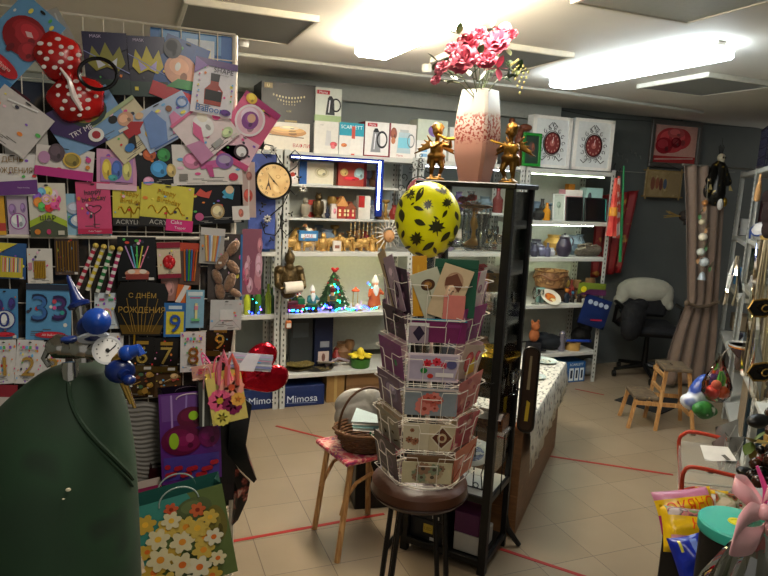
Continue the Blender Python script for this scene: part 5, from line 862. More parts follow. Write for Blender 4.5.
for (x, y) in ((274, 150), (304, 189), (268, 219)):
    q = MB(); c = P2(x, y, -.022)
    for k in range(8): a = k*math.pi/4; q.ell((c[0]+.018*math.cos(a), c[1]+.018*math.sin(a), c[2]), (.012, .007, .004), mt('#98948c', .35, .6), 8, 5, Matrix.Rotation(a, 3, 'Z'))
    q.ell(c, (.008, .008, .007), IRON, 8, 6); q.build('iron_flower', e)
# blue draped panel left of the clock
pl = tag(MB().bbox(-.1, .09, 0, .02, 1.2, 1.86, speckle('blue_panel', '#2c3c78', ['#384c90', '#242c54'], 8, .4, .6, .6), .004).build('blue_board', mx=TL(WX(262, SL-.0, 1.5)-.0, SL-.03)), 'dark blue board standing upright left of the Eiffel clock', 'board')
sbox('small blue box under the dark blue board', 260, 270, 241, 1.18, SL-.0, .05, '#3c70ac', [])
for i, (px, h, c, lb) in enumerate(((249, .1, '#b8a890', 'small cream jar at the left of the middle shelf'), (254, .13, '#4c4c54', 'dark small jar beside the cream jar'))): tag(MB().lathe([(.02, 0), (.028, .02), (.026, h*.7), (.015, h*.85), (.02, h), (0, h)], mt(c, .3), 16).build('jar', mx=TL(WX(px, SL+.05, 1.18), SL+.05, 1.18)), lb, 'jar')
# scrollwork clock behind the balloon
cp2 = onY(419, 192, SL-.06); e = thing('wrought_iron_wall_clock', 'red-faced scrollwork clock half hidden behind the yellow balloon', 'clock', Matrix.Translation(tuple(cp2)) @ FX); q = MB()
for i in range(12):
    t = 2*math.pi*i/12; ox, oy = .15*math.cos(t), .17*math.sin(t)+.02
    q.tube([(ox+(.032-.003*k)*math.cos(k*.75+t*2), oy+(.032-.003*k)*math.sin(k*.75+t*2), 0) for k in range(10)], .003, IRON, 5)
q.tube([(.105*math.cos(t), .115*math.sin(t), 0) for t in [i*2*math.pi/28 for i in range(28)]], .005, IRON, 6, True)
for k in range(3): q.ring(0, .2+.035*k, .02-.003*k, .02-.003*k, .3, .002, IRON, 14)
for k in range(10): q.tube([(.07*math.cos(k*.6), .2+.03*math.sin(k*.6)*(1), 0), (.08*math.cos(k*.6+.3), .2+.035*math.sin(k*.6+.3), 0)], .003, IRON, 5)
q.build('scrollwork', e); q = MB(); q.lathe([(0, 0), (.1, 0), (.102, .008), (.095, .012), (0, .012)], mt('#7c2c30', .4), 32)
for i in range(12): q.disc(.075*math.cos(R(30*i)), .075*math.sin(R(30*i)), .006, .01, .0128, mt('#d0a8a0'), 8, R(30*i))
q.build('face', e)
# ================================================================ glass display cabinet
CW, CDp = .42, .31; sA = np.array([.766, .643, 0]); fA = np.array([-.643, .766, 0]); CO = np.array([1.42, 2.21, 0])+fA*CW
CM = Matrix(((-fA[0], sA[0], 0, CO[0]), (-fA[1], sA[1], 0, CO[1]), (0, 0, 1, 0), (0, 0, 0, 1)))
def cw(x, y, z): return np.array(CM @ Vector((x, y, z)))
def cX(px, y, z):
    a, c = -.6, 1.2
    for _ in range(40):
        m_ = (a+c)/2
        if proj(cw(m_, y, z))[0] < px: a = m_
        else: c = m_
    return a
CAB = mt('#0c0b0a', .45, var=0)
cab = thing('glass_display_cabinet', 'tall narrow glass cabinet with black frame carrying the pink flower vase', 'cabinet', CM)
p_ = .026
for x in (0, CW-.036): MB().bbox(x, x+.036, 0, .036, 0, 1.70, CAB, .002).build('post', cab)
for x in (0, CW-p_): MB().bbox(x, x+p_, CDp-p_, CDp, 0, 1.70, CAB, .002).build('post', cab)
MB().bbox(-.012, CW+.012, -.012, CDp+.012, 1.70, 1.722, CAB, .004).build('top', cab)
MB().bbox(p_, CW-p_, p_*.3, CDp-p_*.3, .04, .06, CAB, .002).build('bottom_board', cab)
for z in (.355,): MB().bbox(p_*.4, CW-p_*.4, p_*.4, CDp-p_*.4, z-.012, z, mt('#cfccc2', .35), .002).build('white_shelf', cab)
for z in (.82, 1.18, 1.45): MB().bbox(.008, CW-.008, .008, CDp-.008, z-.005, z, tglass('shelf_glass', '#eef8f2', .3), .001).build('glass_shelf', cab)
for nm, a in (('glass_pane', (p_, CW-p_, .01, .013)), ('glass_pane', (CW-.013, CW-.01, p_, CDp-p_)), ('glass_pane', (.01, .013, p_, CDp-p_))): MB().box(*a, .46, 1.69, TG).build(nm, cab)
for z in (.04, .335): 
    MB().bbox(p_, CW-p_, 0, .016, z, z+.03, CAB, .002).build('rail', cab); MB().bbox(CW-.016, CW, p_, CDp-p_, z, z+.03, CAB, .002).build('rail', cab)
def sc(px, D): return px*D/F
DC = 2.42
def cput(px, y, z): return CM @ Matrix.Translation((cX(px, y, z), y, z))
for x, y, u_, v_ in ((CW, CDp, .06, .02), (0, 0, -.05, -.04)): MB().tube([(x-.01, y-.01, .16), (x, y, .09), (x+u_*.6, y+v_*.6, .04), (x+u_, y+v_, .008)], [.012, .015, .013, .012], CAB, 8).build('clawed_foot', cab)
# candelabra with crystals
e = thing('candelabra', 'gold candelabra with hanging crystals inside the top of the glass cabinet', 'candelabra', cput(473, .14, 1.45)); h = .175
MB().lathe([(.045, 0), (.047, .006), (.03, .014), (.012, .03), (.009, .06), (.016, .08), (.02, .1), (.012, .125), (.01, h), (0, h)], mt('#c09040', .35, .5), 20).build('stem', e)
MB().lathe([(.01, h-.03), (.045, h-.015), (.07, h-.012), (.075, h-.004), (.068, h), (.01, h-.01)], mt('#c88c54', .25, .8), 28).build('bowl', e)
for i in range(16):
    a = i*2*math.pi/16; MB().ell((.069*math.cos(a), .069*math.sin(a), h-.028), (.004, .004, .014), CRYST, 6, 5).ell((.069*math.cos(a), .069*math.sin(a), h-.046), (.006, .006, .009), CRYST, 6, 5).build('crystal', e)
def bloom(q, c, r_, m, seed, m2=None, axis=None):
    rr = random.Random(seed); ax = Vector(axis or (0, -.5, .8)).normalized(); Q = ax.to_track_quat('Z', 'Y').to_matrix()
    for L, (n, op, sz) in enumerate(((7, 1.0, 1), (6, .72, .85), (5, .42, .7), (4, .15, .5))):
        for i in range(n):
            a = 2*math.pi*i/n+L*.5+rr.uniform(-.2, .2); th = op*1.25+rr.uniform(-.1, .1); d_ = Vector((math.sin(th)*math.cos(a), math.sin(th)*math.sin(a), math.cos(th)))
            ro = d_.to_track_quat('Z', 'Y').to_matrix(); tt = Vector((-math.sin(a), math.cos(a), 0)); nn = d_.cross(tt).normalized(); vs = []
            for v in range(5):
                for u in range(-2, 3):
                    f_ = v/4; wd = sz*r_*.5*math.sin(math.pi*(.12+.78*f_))**.7; p = d_*(r_*sz*f_)+tt*(u/2*wd)+nn*(-(u/2)**2*wd*.4-.25*r_*f_*f_*(1 if v < 4 else .8)); vs.append(Vector(c)+Q@p)
            q.add(vs, [(v*5+u, v*5+u+1, v*5+u+6, v*5+u+5) for v in range(4) for u in range(4)], m if L < 3 or not m2 else m2)
def leafm(q, c, d_, L, w0, m, up=(0, 0, 1)):
    d_ = Vector(d_).normalized(); s_ = d_.cross(Vector(up)).normalized(); n_ = s_.cross(d_); vs = []
    for i in range(5):
        f_ = i/4; ww = w0*math.sin(math.pi*(.05+.93*f_)); p = Vector(c)+d_*L*f_-n_*L*.18*f_*f_; vs += [p-s_*ww, p+n_*ww*-.2, p+s_*ww]
    q.add(vs, [(i*3+j, i*3+j+1, i*3+j+4, i*3+j+3) for i in range(4) for j in range(2)], m)
GL = mt('#2c4a2c', .5, var=.2); GL2 = mt('#54603c', .5, var=.2)
e = thing('flower_posy', 'small posy of red and white flowers standing inside the top of the cabinet', 'flowers', cput(466, .27, 1.45)); MB().lathe([(.02, 0), (.025, .06), (.018, .12), (.022, .15)], CRYST, 14).build('glass', e)
for i, (x, z, c_) in enumerate(((-.03, .19, '#b8242c'), (.015, .2, '#c83c34'), (.035, .17, '#d8d0c8'), (-.01, .165, '#c87c34'))): q = MB(); bloom(q, (x, 0, z), .026, mt(c_, .6), i); q.build('bloom', e)
q = MB(); [leafm(q, (0, 0, .13), (math.cos(a), math.sin(a), .5), .05, .012, GL) for a in (3.3, 4.2, 5, 5.9)]; q.build('leaves', e)
def goblet(label, px, y, z, h, m=None, group=None, kind=0):
    q = MB(); m = m or CRYST; s = h
    if kind == 0: q.lathe([(.2*s, 0), (.2*s, .02*s), (.03*s, .06*s), (.025*s, .4*s), (.12*s, .5*s), (.2*s, .7*s), (.18*s, s), (.165*s, s), (.185*s, .7*s), (.1*s, .53*s), (0, .48*s)], m, 18)
    elif kind == 1: q.lathe([(.22*s, 0), (.25*s, .3*s), (.3*s, s), (.28*s, s), (.22*s, .3*s), (0, .08*s)], m, 16)
    else: q.lathe([(.3*s, 0), (.32*s, .05*s), (.1*s, .2*s), (.1*s, .35*s), (.5*s, .6*s), (.8*s, .95*s), (.78*s, .97*s), (.45*s, .64*s), (0, .5*s)], m, 22)
    return tag(q.build('goblet' if kind == 0 else 'glass_tumbler' if kind == 1 else 'footed_bowl', mx=cput(px, y, z)), label, 'glass' if kind < 2 else 'bowl', group)
for i, (px, y, h, lb) in enumerate(((478, .08, .075, 'low crystal goblet beside the candelabra base'), (484, .2, .09, 'crystal goblet at the back, right of the candelabra'), (488, .1, .08, 'crystal goblet at the front next to the black post'), (494, .2, .085, 'crystal goblet at the back next to the black post'))): goblet(lb, px, y, 1.45, h)
e = tag(MB().lathe([(.012, 0), (.013, .01), (.02, .05), (.012, .07), (.02, .1), (.03, .14), (.028, .14), (.01, .08), (0, .07)], mt('#a8a8a4', .15, .9), 16).build('silver_horn_vase', mx=cput(483, .1, 1.451) @ Matrix.Translation((0, -.03, 0))), 'slim silver horn-shaped vase beside the gold candelabra', 'vase')
sbx = tag(MB().bbox(-.012, .012, -.02, .05, 0, .17, mt('#7c1c22', .5), .003).build('red_gift_tube', mx=CM @ Matrix.Translation((CW-.035, .21, 1.452))), 'tall dark red box in the right rear corner of the cabinet', 'box')
tag(MB().bbox(-.012, .012, -.02, .05, 0, .16, mt('#6c2830', .5), .003).build('red_gift_tube', mx=CM @ Matrix.Translation((CW-.035, .21, 1.182))), 'dull red box on the middle glass shelf by the right pane', 'box')
# level 1.18
tag(MB().lathe([(.05, 0), (.055, .01), (.075, .07), (.08, .085), (.072, .085), (.05, .02), (0, .015)], GOLD, 24).build('gold_basket', mx=cput(488, .12, 1.262)), 'gold bowl raised on a clear block on the middle glass shelf', 'bowl'); tag(MB().bbox(-.05, .05, -.05, .05, 0, .078, CRYST, .003).build('display_block', mx=cput(487, .12, 1.182)), 'clear block under the gold bowl in the cabinet', 'display stand')
e = thing('flower_posy', 'white and red silk roses lying in the gold bowl', 'flowers', cput(490, .12, 1.352)); 
for i, (x, c_) in enumerate(((-.035, '#a82430'), (.0, '#e0d8d0'), (.035, '#d8d0c4'))): q = MB(); bloom(q, (x, 0, 0), .03, mt(c_, .6), i+7); q.build('bloom', e)
q = MB(); [leafm(q, (0, -.02, 0), (math.cos(a), math.sin(a)-.5, -.2), .07, .014, mt('#1c2c1c', .5)) for a in (3.3, 4.2, 5, 5.9)]; q.build('leaves', e)
for i, (px, y, h, k, lb) in enumerate(((480, .06, .07, 1, 'crystal tumbler at the front left of the middle glass shelf'), (497, .05, .065, 1, 'crystal tumbler beside the black post on the middle glass shelf'), (512, .15, .08, 0, 'crystal goblet behind the black post on the middle glass shelf'), (470, .2, .08, 0, 'crystal goblet at the back of the middle glass shelf'))): goblet(lb, px, y, 1.18, h, kind=k)
# level .82
goblet('ornate gold footed bowl on the lowest glass shelf', 490, .2, .82, .16, mt('#b8902c', .25, .9, bump=.4), kind=2); goblet('second gold footed dish nested lower on the lowest glass shelf', 478, .1, .82, .09, mt('#a8842c', .25, .9, bump=.4), kind=2)
for i, (px, y, h, k, lb) in enumerate(((487, .04, .075, 2, 'cut crystal footed dish at the front of the lowest glass shelf'), (500, .1, .07, 1, 'crystal tumbler near the post on the lowest glass shelf'), (512, .12, .1, 0, 'tall crystal goblet seen through the right pane low down'), (516, .2, .09, 0, 'crystal goblet seen through the right pane at the rear'))): goblet(lb, px, y, .82, h, kind=k)
# level .44
def plate(label, mx, r_, m, m2=None, th=.012):
    q = MB().lathe([(r_*.6, 0), (r_*.65, .003), (r_, th), (r_*1.01, th+.002), (r_*.97, th+.003), (r_*.62, .006), (0, .005)], m, 32)
    if m2: q.disc(0, 0, r_*.55, r_*.55, .0065, m2, 28)
    return tag(q.build('plate', mx=mx), label, 'plate')
BLP = speckle('blue_print', '#c8ccd0', ['#3c4c84', '#8c98b8'], 30, .5, .56, .25)
plate('white plate with a blue pattern on the low white cabinet shelf', cput(474, .12, .5) @ Matrix.Rotation(R(22), 4, 'X'), .085, mt('#d8d6d0', .25), BLP)
o = tag(MB().tube([(-.05, -.03, 0), (-.03, .0, .06), (-.04, .02, .13)], .003, IRON, 6).tube([(.05, -.03, 0), (.03, .0, .06), (.04, .02, .13)], .003, IRON, 6).tube([(-.05, -.03, .004), (.05, -.03, .004)], .003, IRON, 6).tube([(.012*math.cos(t)+.02, -.035, .02+.012*math.sin(t)) for t in [i*.55 for i in range(12)]], .0025, IRON, 5).build('plate_stand', mx=cput(474, .12, .355)), 'curled black wire stand holding the blue and white plate', 'plate stand')
tag(MB().bbox(-.07, .07, -.05, .05, 0, .06, speckle('copper_mesh', '#5c3420', ['#8c5c38', '#2c1c14'], 60, .45, .55, .35, .5), .004).build('copper_box', mx=cput(490, .1, .66)), 'copper-coloured openwork box inside the cabinet above the blue plate', 'box')
tag(MB().bbox(-.07, .08, -.06, .05, 0, .01, CLEAR, .001).tube([(-.06, 0, -.29), (-.06, 0, 0)], .003, CAB, 6).tube([(.07, 0, -.29), (.07, 0, 0)], .003, CAB, 6).build('small_riser', mx=cput(490, .1, .648)), 'little clear riser table under the copper box', 'display stand')
tag(MB().bbox(-.07, .08, -.05, .04, .0, .0016, mt('#d8c8c0', .4), .0005).build('greeting_card', mx=cput(484, .06, .7205) @ Matrix.Rotation(R(10), 4, 'Z')), 'pink and white card lying on top of the copper box', 'card')
# bottom boxes
for px, z, lb in ((426, .062, 'lower black box with a yellow label in the bottom of the cabinet'), (429, .172, 'upper black box with a yellow label in the bottom of the cabinet')):
    b = MB().bbox(-.085, .085, 0, .18, 0, .105, mt('#15171c', .5), .003); b.X = Matrix.Translation((0, -.0006, .054)) @ FX; ART(b, .17, .108, [('r', -.1, -.1, .18, .3, '#b89c34'), ('r', .1, -.4, .3, -.25, '#c8c4bc'), ('t', 'LED', .04, .1, .14, '#5c4c14')]); tag(b.build('black_box', mx=cput(px, .03, z)), lb, 'box')
tag(MB().bbox(-.06, .06, 0, .16, 0, .1, mt('#4c1c44', .5), .003).build('purple_box', mx=cput(466, .04, .152)), 'dark purple box in the bottom of the cabinet near the right post', 'box'); tag(MB().bbox(-.065, .065, 0, .17, 0, .088, mt('#a8a49c', .5), .003).build('white_box', mx=cput(466, .04, .062)), 'pale grey box under the purple box in the cabinet bottom', 'box')
# ---- on top: vase, bouquet, cherubs
TZ = 1.7225
vm = cput(474, .15, TZ) @ Matrix.Rotation(R(-12), 4, 'Z')
def vasefn(nt, n, l, b):
    tc = n.new('ShaderNodeTexCoord'); sp = n.new('ShaderNodeSeparateXYZ'); l.new(tc.outputs['Object'], sp.inputs[0])
    cr = n.new('ShaderNodeValToRGB'); mm = n.new('ShaderNodeMath'); mm.operation = 'MULTIPLY'; mm.inputs[1].default_value = 1/.385; l.new(sp.outputs[2], mm.inputs[0]); l.new(mm.outputs[0], cr.inputs[0])
    e_ = cr.color_ramp.elements; e_[0].position = .0; e_[0].color = (*lin('#c08878'), 1); e_[1].position = 1; e_[1].color = (*lin('#a4a4a0'), 1)
    for p, c in ((.42, '#c89484'), (.5, '#d0a498'), (.66, '#c8bcb4'), (.8, '#b8b6b0')): k = e_.new(p); k.color = (*lin(c), 1)
    # glitter band
    vo = n.new('ShaderNodeTexNoise'); vo.inputs['Scale'].default_value = 75; l.new(tc.outputs['Object'], vo.inputs['Vector'])
    c2 = n.new('ShaderNodeValToRGB'); c2.color_ramp.elements[0].position = .5; c2.color_ramp.elements[1].position = .54; l.new(vo.outputs[0], c2.inputs[0])
    c3 = n.new('ShaderNodeValToRGB'); q = c3.color_ramp.elements; q[0].position = .4; q[0].color = (0, 0, 0, 1); q[1].position = .76; q[1].color = (0, 0, 0, 1)
    for p, v in ((.46, 1), (.7, .9)): k = q.new(p); k.color = (v, v, v, 1)
    l.new(mm.outputs[0], c3.inputs[0]); mu = n.new('ShaderNodeMath'); mu.operation = 'MULTIPLY'; l.new(c2.outputs[0], mu.inputs[0]); l.new(c3.outputs[0], mu.inputs[1])
    mx = n.new('ShaderNodeMix'); mx.data_type = 'RGBA'; l.new(mu.outputs[0], mx.inputs[0]); l.new(cr.outputs[0], mx.inputs[6]); mx.inputs[7].default_value = (*lin('#9c4c44'), 1); l.new(mx.outputs[2], b.inputs['Base Color'])
VM = nodemat('pink_glitter_ceramic', vasefn, .25)
q = MB(); vs = []; rows = 24; hv = .385
for i in range(rows+1):
    f_ = i/rows; hw = float(np.interp(f_, [0, .1, .3, .55, .75, 1], [.058, .064, .079, .083, .078, .066])); k = .8
    c_ = .012
    for x, y in ((-hw+c_, -hw*k), (hw-c_, -hw*k), (hw, -hw*k+c_), (hw, hw*k-c_), (hw-c_, hw*k), (-hw+c_, hw*k), (-hw, hw*k-c_), (-hw, -hw*k+c_)): vs.append((x, y, hv*f_))
fs = [(i*8+j, i*8+(j+1) % 8, (i+1)*8+(j+1) % 8, (i+1)*8+j) for i in range(rows) for j in range(8)]+[tuple(range(8))[::-1]]
q.add(vs, fs, VM); top_ = [(x*.9, y*.9, hv) for x, y, z in vs[-8:]]; low_ = [(x*.85, y*.85, hv-.06) for x, y, z in vs[-8:]]
q.add(vs[-8:]+top_+low_, [(j, (j+1) % 8, 8+(j+1) % 8, 8+j) for j in range(8)]+[(8+j, 8+(j+1) % 8, 16+(j+1) % 8, 16+j) for j in range(8)]+[tuple(range(16, 24))], VM)
tag(q.build('tall_square_vase', mx=vm), 'tall tapering square vase, white above and pink below with rose glitter, on the glass cabinet', 'vase')
bo = thing('silk_flower_bouquet', 'bunch of pink silk peonies and lilies standing in the tall pink vase', 'flowers', vm @ Matrix.Translation((0, 0, hv)))
PI_ = mt('#b04058', .55, var=.2, scale=20); PI2 = mt('#8c2438', .55, var=.15); PI3 = mt('#c4647a', .5, var=.15)
def bp(px, py, dy=0):
    c = onD(px, py, DC+dy); return bo.matrix_world.inverted() @ Vector(c)
for i, (px, py, r_, m_) in enumerate(((463, 60, .06, PI_), (496, 42, .058, PI_), (468, 43, .052, PI2), (442, 68, .032, PI3), (505, 28, .026, PI3), (487, 60, .04, PI_), (479, 34, .035, PI2), (512, 34, .024, PI2), (436, 80, .022, PI3), (452, 48, .03, PI3))):
    q = MB(); c = bp(px, py, -.03 if i in (0, 5) else .02); bloom(q, c, r_, m_, 30+i, PI3 if m_ is PI_ else None, (c[0]*1.5, -.8, .45)); q.build('bloom', bo)
q = MB(); c = bp(498, 68, -.04)                               # lily
for i in range(6): a = i*1.047; leafm(q, c, (math.cos(a), -.35, math.sin(a)), .055, .014, mt('#d0607c', .45))
q.build('lily', bo)
q = MB(); rr = random.Random(2)
for (px, py) in ((440, 72), (447, 82), (456, 80), (470, 76), (500, 76), (510, 68), (516, 74), (450, 58), (486, 70), (478, 56), (438, 62), (506, 48), (458, 34), (492, 28), (518, 70)):
    c = bp(px, py, .03); 
    for k in range(4): a = rr.uniform(0, 6.28); leafm(q, c, (math.cos(a), rr.uniform(-.6, .6), math.sin(a)*.8+.1), rr.uniform(.04, .065), .014, GL if k % 2 else GL2)
q.build('leaves', bo)
q = MB()
for (px, py) in ((463, 60), (496, 42), (468, 43), (442, 68), (505, 28), (487, 60), (479, 34), (512, 34), (436, 80), (516, 74)): q.tube([Vector((0, 0, -.05)), bp(px, py, .02).lerp(Vector((0, 0, 0)), .5)+Vector((0, 0, .01)), bp(px, py, .02)], .0025, GL2, 5)
q.build('stems', bo)
for k in range(5):
    q = MB(); c = bp(518-k*2, 60+4*k, .02)
    for j in range(5): q.ell((c[0]+.012*j, c[1], c[2]-.012*j*(1+.3*k)+.01*k), (.005, .004, .006), mt('#c8c080', .5), 6, 5)
    q.build('yellow_sprig', bo)
def cherub(px, label, flip=1, kind=0):
    e = thing('golden_cherub', label, 'cherub statue', cput(px, .12, TZ) @ Matrix.Rotation(R(30 if flip > 0 else -8), 4, 'Z')); s = .262
    def P(x, y, z): return (x*s*flip, y*s, z*s)
    pr = [('e', P(0, 0, .52), (.115*s, .1*s, .13*s)), ('e', P(0, 0, .42), (.12*s, .105*s, .1*s)), ('c', P(-.06, 0, .36), P(-.07, -.02, .2), .065*s, .05*s), ('c', P(-.07, -.02, .2), P(-.07, .02, .07), .045*s, .03*s), ('c', P(.06, 0, .36), P(.1, -.05, .22), .065*s, .05*s), ('c', P(.1, -.05, .22), P(.07, .03, .09), .045*s, .03*s), ('e', P(-.07, -.03, .06), (.035*s, .06*s, .025*s)), ('e', P(.07, -.02, .075), (.035*s, .06*s, .025*s)),
          ('c', P(0, 0, .62), P(0, -.01, .7), .04*s, .04*s), ('e', P(0, -.01, .82), (.095*s, .095*s, .105*s)), ('e', P(0, -.1, .805), (.018*s, .02*s, .018*s)), ('e', P(-.05, -.075, .785), (.03*s, .025*s, .028*s)), ('e', P(.05, -.075, .785), (.03*s, .025*s, .028*s)), ('e', P(0, -.085, .755), (.025*s, .02*s, .012*s)),
          ('e', P(0, 0, .015), (.17*s, .14*s, .045*s)), ('e', P(0, .01, .4), (.16*s, .13*s, .075*s)), ('c', P(-.1, .02, .42), P(-.14, .05, .28), .04*s, .02*s), ('c', P(.1, .04, .42), P(.15, .06, .3), .04*s, .02*s)]
    rr = random.Random(px)
    for i in range(26):
        a = rr.uniform(0, 6.28); t = rr.uniform(0, 1.3); x, y, z = math.sin(t)*math.cos(a), math.sin(t)*math.sin(a)*.95+.25, math.cos(t); pr.append(('e', P(x*.1, y*.1, .84+z*.095), .027*s))
    if kind == 0: pr += [('c', P(.1, -.01, .6), P(.22, -.09, .56), .04*s, .032*s), ('c', P(.22, -.09, .56), P(.2, -.17, .66), .03*s, .024*s), ('c', P(-.1, 0, .6), P(-.1, -.12, .53), .04*s, .03*s), ('c', P(-.1, -.12, .53), P(.06, -.18, .62), .03*s, .024*s)]
    else: pr += [('c', P(.1, -.01, .6), P(.17, -.1, .52), .04*s, .032*s), ('c', P(.17, -.1, .52), P(.06, -.17, .56), .03*s, .024*s), ('c', P(-.1, 0, .6), P(-.17, -.1, .52), .04*s, .032*s), ('c', P(-.17, -.1, .52), P(-.1, -.17, .5), .03*s, .024*s)]
    blob('cherub_figure', pr, mt('#7c5a28', .36, .8, bump=.15, scale=50, var=.15), .0038, e)
    wg = []
    for s_ in (-1, 1):
        for k in range(5): wg.append(('c', P(s_*.05, .1, .58), P(s_*(.16+.05*k), .14, .74-.075*k), .028*s, .016*s))
    blob('wings', wg, mt('#6c4e22', .4, .8), .004, e)
    if kind == 0: MB().tube([P(-.02, -.2, .74), P(.12, -.2, .68), P(.42, -.2, .7)], [.006, .007, .01], GOLD, 8).build('flute', e)
    else: MB().ell(P(-.13, -.17, .52), (.075*s, .04*s, .085*s), mt('#8c6428', .35, .8)).tube([P(-.1, -.19, .55), P(.26, -.19, .66)], .005, GOLD, 8).build('mandolin', e)
    return e
cherub(435, 'golden cherub statue playing a flute, left of the pink vase', 1, 0)
cherub(508, 'golden cherub statue holding a round lute, right of the pink vase', -1, 1)
# brown carved bird figure behind the right cherub
X = WX(517, SL+.08, 1.89); e = thing('carved_flower_figure', 'brown carved figure with spreading petals behind the right golden cherub', 'figurine', TL(X, SL+.08, 1.89)); q = MB(); hc = .2
blob('figure_body', [('c', (0, 0, .01), (0, 0, .16), .045, .025), ('e', (0, 0, .2), (.04, .035, .05)), ('e', (-.05, -.01, .3), (.06, .03, .035)), ('e', (.05, -.01, .31), (.06, .03, .03)), ('e', (0, 0, .27), (.035, .03, .05)), ('e', (-.08, 0, .35), (.03, .02, .03))], mt('#6c3c28', .5, var=.2), .006, e)
# ================================================================ counter with newsprint cloth
KM = Matrix(((.7071, -.7071, 0, 1.735), (.7071, .7071, 0, 2.455), (0, 0, 1, 0), (0, 0, 0, 1)))      # x along the front going away, y back to the left
co = thing('low_counter', 'low brown wooden counter beside the glass cabinet', 'counter', KM); WD2 = speckle('brown_veneer', '#7c5636', ['#6c4a2e', '#8a6240'], 5, .4, .6, .45, stretch=(1, 1, 8))
MB().bbox(0, 1.27, 0, .55, .0, .555, WD2, .003).build('body', co); MB().bbox(-.015, 1.285, -.015, .56, .555, .578, mt('#a0623a', .4), .004).build('worktop', co)
def clothfn(nt, n, l, b):
    tc = n.new('ShaderNodeTexCoord'); mp = n.new('ShaderNodeMapping'); mp.inputs['Scale'].default_value = (26, 60, 26); mp.inputs['Rotation'].default_value = (0, 0, .5); l.new(tc.outputs['Object'], mp.inputs[0])
    a = n.new('ShaderNodeTexNoise'); a.inputs['Scale'].default_value = 1; a.inputs['Detail'].default_value = 4; l.new(mp.outputs[0], a.inputs['Vector']); c = n.new('ShaderNodeValToRGB'); e_ = c.color_ramp.elements
    e_[0].position = .36; e_[0].color = (*lin('#4c4844'), 1); e_[1].position = .46; e_[1].color = (*lin('#c8c4b8'), 1); k = e_.new(.68); k.color = (*lin('#d0ccc0'), 1); k = e_.new(.72); k.color = (*lin('#a85048'), 1); l.new(a.outputs[0], c.inputs[0]); l.new(c.outputs[0], b.inputs['Base Color'])
CL = nodemat('newsprint_cloth', clothfn, .45)
q = MB(); vs = []; NX = 60; sect = [(.5, .001), (.3, .0015), (.1, .0015), (.0, .0015), (-.012, .0), (-.02, -.012), (-.024, -.06), (-.03, -.11), (-.032, -.16)]
for i in range(NX+1):
    x = .02+1.275*i/NX
    for k, (y, z) in enumerate(sect): wv = .009*math.sin(i*.5+k*.3)*max(0, (k-5)/3); vs.append((x, y-.005-abs(wv), .581+z*(1 if k < 6 else 1)+(.012*math.sin(i*.35)-.1*(1-i/NX) if k == 8 else -.06*(1-i/NX) if k == 7 else 0)))
fs = [(i*9+k, i*9+k+1, i*9+k+10, i*9+k+9) for i in range(NX) for k in range(8)]
q.add(vs, fs, CL)
vs = []
for j in range(13):
    y = .495-.515*j/12
    for k, (x, z) in enumerate(((1.295, .0015), (1.305, -.01), (1.31, -.08), (1.315, -.15))): vs.append((x+.006*math.sin(j)*(k/3), y, .581+z))
q.add(vs, [(j*4+k, (j+1)*4+k, (j+1)*4+k+1, j*4+k+1) for j in range(12) for k in range(3)], CL)
o = q.build('printed_tablecloth', mx=KM); sd = o.modifiers.new('s', 'SOLIDIFY'); sd.thickness = .0012; sd.offset = 1; tag(o, 'white tablecloth with grey newsprint pattern draped over the low counter', 'tablecloth')
# glass plates on cloth
for px, py, r_, lb in ((544, 361, .085, 'round patterned dish at the far end of the cloth-covered counter'), (536, 377, .06, 'small glass dish on the cloth beside the cabinet')):
    c = onZ(px, py, .59); plate(lb, TL(c[0], c[1], .5845), r_, mt('#a8b4b0', .2), speckle('dish_'+str(px), '#7c8c88', ['#b8b4a0', '#4c5450'], 40, .45, .6, .2))
# rounded tray leaning by the cabinet
c = onZ(526, 438, .5845); tr = thing('rounded_tray', 'dark rounded tray with copper rim standing upright on the counter behind the cabinet post', 'tray', TL(c[0]+.04, c[1]+.07, .5835, -40) @ Matrix.Rotation(R(-4), 4, 'X'))
def rrect(w_, h_, r_, n=6):
    P = []
    for cx_, cy_, a0 in ((w_/2-r_, h_-r_, 0), (-w_/2+r_, h_-r_, 90), (-w_/2+r_, r_, 180), (w_/2-r_, r_, 270)):
        for i in range(n+1): a = R(a0+90*i/n); P.append((cx_+r_*math.cos(a), cy_+r_*math.sin(a)))
    return P
q = MB(); q.X = FX.copy(); q.prism(rrect(.07, .4, .03), -.012, .0, mt('#3c2c20', .3, .4)); q.build('tray_plate', tr); MB().tube([(x, -.002, z) for x, z in rrect(.07, .4, .03)], .006, mt('#20180f', .3), 6, True).build('rim', tr)
q = MB(); q.X = FX.copy(); q.poly([(-.008, .05), (.008, .05), (.012, .14), (-.004, .15)], .0006, mt('#c8a82c')); q.poly([(-.01, .2), (.004, .2), (.004, .36), (-.006, .36)], .0006, mt('#8c7c5c')); q.build('painted_pattern', tr)
